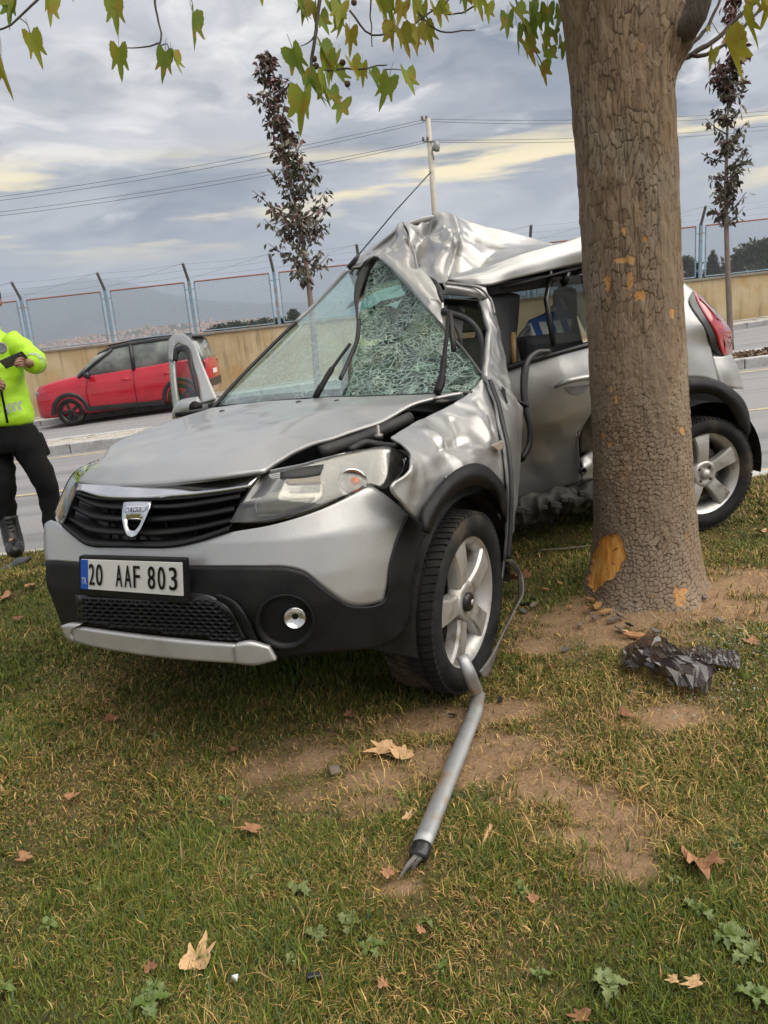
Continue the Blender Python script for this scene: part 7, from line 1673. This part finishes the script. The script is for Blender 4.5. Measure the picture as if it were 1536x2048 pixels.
# bark chips, stick, crumbs
pm('bark_chip', (.42, .22, .09), (.28, .14, .06), 40, .9)
pm('bark_grey', (.20, .16, .12), (.13, .10, .08), 40, .9)
CH = 'orange bark chip knocked off onto the soil by the trunk'
for k, (u, v, L, mm) in enumerate([(1195, 1212, .07, 0), (1212, 1224, .06, 0), (1270, 1272, .09, 0), (1180, 1200, .045, 0), (1240, 1232, .05, 1), (1225, 1240, .06, 1), (1250, 1215, .04, 1), (1090, 1180, .05, 0), (1068, 1210, .05, 1), (1120, 1168, .04, 0), (1160, 1250, .04, 1), (1300, 1290, .05, 0), (1410, 1195, .05, 1), (1140, 1215, .035, 0), (1190, 1235, .05, 1)]):
    c = gp(u, v, .012); a_ = rnd.uniform(0, 3.1); ax = A([cos(a_), sin(a_), rnd.uniform(-.15, .15)]); bx = A([-sin(a_), cos(a_), rnd.uniform(-.3, .3)])
    pts = [c+ax*L*x_+bx*L*y_ for x_, y_ in ((-.5, -.08), (-.2, -.2), (.25, -.16), (.5, .02), (.2, .17), (-.3, .16))]
    o = MB().prism(pts, A([0, 0, .008])).build('bark_chip', MATS['bark_grey' if mm else 'bark_chip'], None, smooth=False); tag(o, CH if not mm else 'grey bark crumb lying on the soil by the trunk', 'bark chip', 'bark chips round the trunk')
o = MB().tube(crom([gp(1072, 1101, .015), gp(1120, 1098, .02), gp(1182, 1091, .015)], 10), [.004, .005, .006, .006, .006, .006, .005, .005, .004, .003], 6).build('stick', MATS['bark_grey'], None); tag(o, 'thin dry stick on the grass behind the front wheel', 'stick')
o = MB().tube(crom([gp(965, 1690, .012), gp(972, 1672, .016), gp(980, 1652, .014)], 8), [.003, .004, .004, .005, .005, .006, .007, .008], 6).build('stick', MATS['leaf_tan'], None); tag(o, 'short pale dry stalk on the grass by the silver rail', 'stick')
o = MB().prism([gp(612, 1955, .02), gp(640, 1952, .02), gp(644, 1962, .02), gp(615, 1968, .02)], A([0, 0, .014])).build('plastic_fragment', MATS['black_gloss'], None, smooth=False, bevel=.003); tag(o, 'small black plastic fragment in the grass', 'plastic fragment')
o = MB().prism([gp(463, 1958, .02), gp(478, 1954, .02), gp(474, 1966, .02)], A([0, 0, .01])).build('plastic_fragment', MATS['white_paint'], None, smooth=False, bevel=.002); tag(o, 'small white plastic fragment in the grass', 'plastic fragment')
o = MB().prism([gp(658, 1536, .008), gp(678, 1533, .008), gp(682, 1548, .008), gp(662, 1552, .008)], A([0, 0, .008])).build('plastic_fragment', MATS['bark_grey'], None, smooth=False, bevel=.002); tag(o, 'flat grey fragment lying on the bare soil', 'plastic fragment')
g = np.random.default_rng(12); n = 1100; m, t, b, out = newmat('glass_crumb'); t.set(b, 'Base Color', t.mix(t.noise(t.new('ShaderNodeTexCoord').outputs['Object'], 90, 2), (.55, .68, .64), (.40, .52, .50))); t.set(b, 'Roughness', .1); t.set(b, 'Alpha', .75)
ctrs = [(gp(1515, 1285), .10, 420), (gp(1440, 1330), .12, 120), (gp(1235, 1225), .05, 120), (gp(1400, 1250), .25, 200), (gp(1100, 1270), .3, 120), (gp(1380, 1390), .1, 120)]
P = np.concatenate([c+g.normal(0, 1, (k, 3))*A([sd, sd*.8, 0]) for c, sd, k in ctrs]); P[:, 2] = lawn_h(P[:, 0], P[:, 1])+g.uniform(.004, .02, len(P)); n = len(P)
T4 = g.normal(size=(n, 4, 3)); T4 *= (g.uniform(.0025, .0055, (n, 1, 1))/np.linalg.norm(T4, axis=2, keepdims=True)); V = P[:, None]+T4
F4 = ((np.arange(n)*4)[:, None, None]+np.array([[0, 1, 2], [0, 3, 1], [0, 2, 3], [1, 3, 2]])).reshape(-1, 3)
o = fastmesh('glass_crumbs', V.reshape(-1, 3), F4, MATS['glass_crumb']); tag(o, 'scattered greenish crumbs of broken car glass on the lawn', 'broken glass', kind='stuff')
# broad-leaved weeds in the lawn
pm('weed_green', (.105, .150, .028), (.075, .115, .02), 30, .5); pm('weed_grey', (.15, .185, .060), (.11, .14, .04), 30, .55)
def weed(label, u, v, n, L, mat, seed, lobed):
    g = random.Random(seed); base = gp(u, v, .0); w_ = thing('weed', label, 'weed', base, 'broad-leaved weeds in the lawn')
    for k in range(n):
        a_ = 2*pi*k/n+g.uniform(-.4, .4); ll = L*.58*g.uniform(.5, 1.3); e1 = A([cos(a_), sin(a_), 0]); e2 = A([-sin(a_), cos(a_), 0]); V = []; m_ = 11
        for j in range(m_):
            f = j/(m_-1); w2 = ll*(.05+.20*sin(pi*f**.7)**.9*(1+(.45*sin(j*2.9) if lobed else 0)))*(1-f**6)
            c = base+e1*ll*f+A([0, 0, .012+ll*.75*f*(1.0-f)+.004*sin(7*f+k)])
            V += [c-e2*w2+A([0, 0, w2*.3]), c, c+e2*w2+A([0, 0, w2*.3])]
        mk('leaf', V, gridfaces(3, m_), MATS[mat], w_)
WL = 'rosette of jagged green weed leaves in the lawn'; WB = 'clump of small rounded weed leaves in the lawn'
for k, (u, v, n, L, mt, lb) in enumerate([(300, 2015, 7, .075, 'weed_green', True), (310, 1985, 5, .05, 'weed_green', True), (500, 1760, 6, .055, 'weed_green', True), (600, 1790, 6, .06, 'weed_grey', True), (640, 1880, 7, .06, 'weed_grey', True), (700, 1860, 6, .06, 'weed_grey', True), (745, 1905, 6, .055, 'weed_green', True), (590, 1930, 6, .05, 'weed_grey', True), (1450, 1880, 7, .075, 'weed_green', True), (1490, 1920, 7, .07, 'weed_grey', True), (1400, 1830, 6, .06, 'weed_green', True), (1220, 1980, 6, .075, 'weed_grey', True), (1510, 2000, 6, .06, 'weed_green', True),
                                         (190, 1790, 6, .05, 'weed_green', False), (1040, 1790, 5, .045, 'weed_green', False), (850, 1850, 5, .04, 'weed_green', False), (10, 1990, 5, .06, 'weed_green', False), (1080, 1960, 5, .04, 'weed_green', False), (1350, 1770, 5, .04, 'weed_grey', False), (450, 1610, 5, .04, 'weed_green', False), (1470, 1700, 5, .04, 'weed_green', False), (100, 1860, 5, .05, 'weed_green', False), (880, 1950, 5, .04, 'weed_green', False)]):
    weed(WL if lb else WB, u, v, n, L, mt, k, lb)
# ================================================================== the air: thin evening haze over the valley
hz_m = bpy.data.materials.new('haze_air'); hz_m.use_nodes = True; ht = NT(hz_m.node_tree); ht.n.clear()
ho = ht.new('ShaderNodeOutputMaterial'); hv = ht.new('ShaderNodeVolumePrincipled', ins={'Color': (.60, .71, .88), 'Density': HAZE, 'Anisotropy': 0.0})
ht.l.new(hv.outputs[0], ho.inputs['Volume'])
hb = MB().box((0, 8000, 500), 36000, 15000, 850).build('haze', hz_m, None, smooth=False)
tag(hb, 'thin blue evening haze filling the valley air', 'haze', kind='stuff')
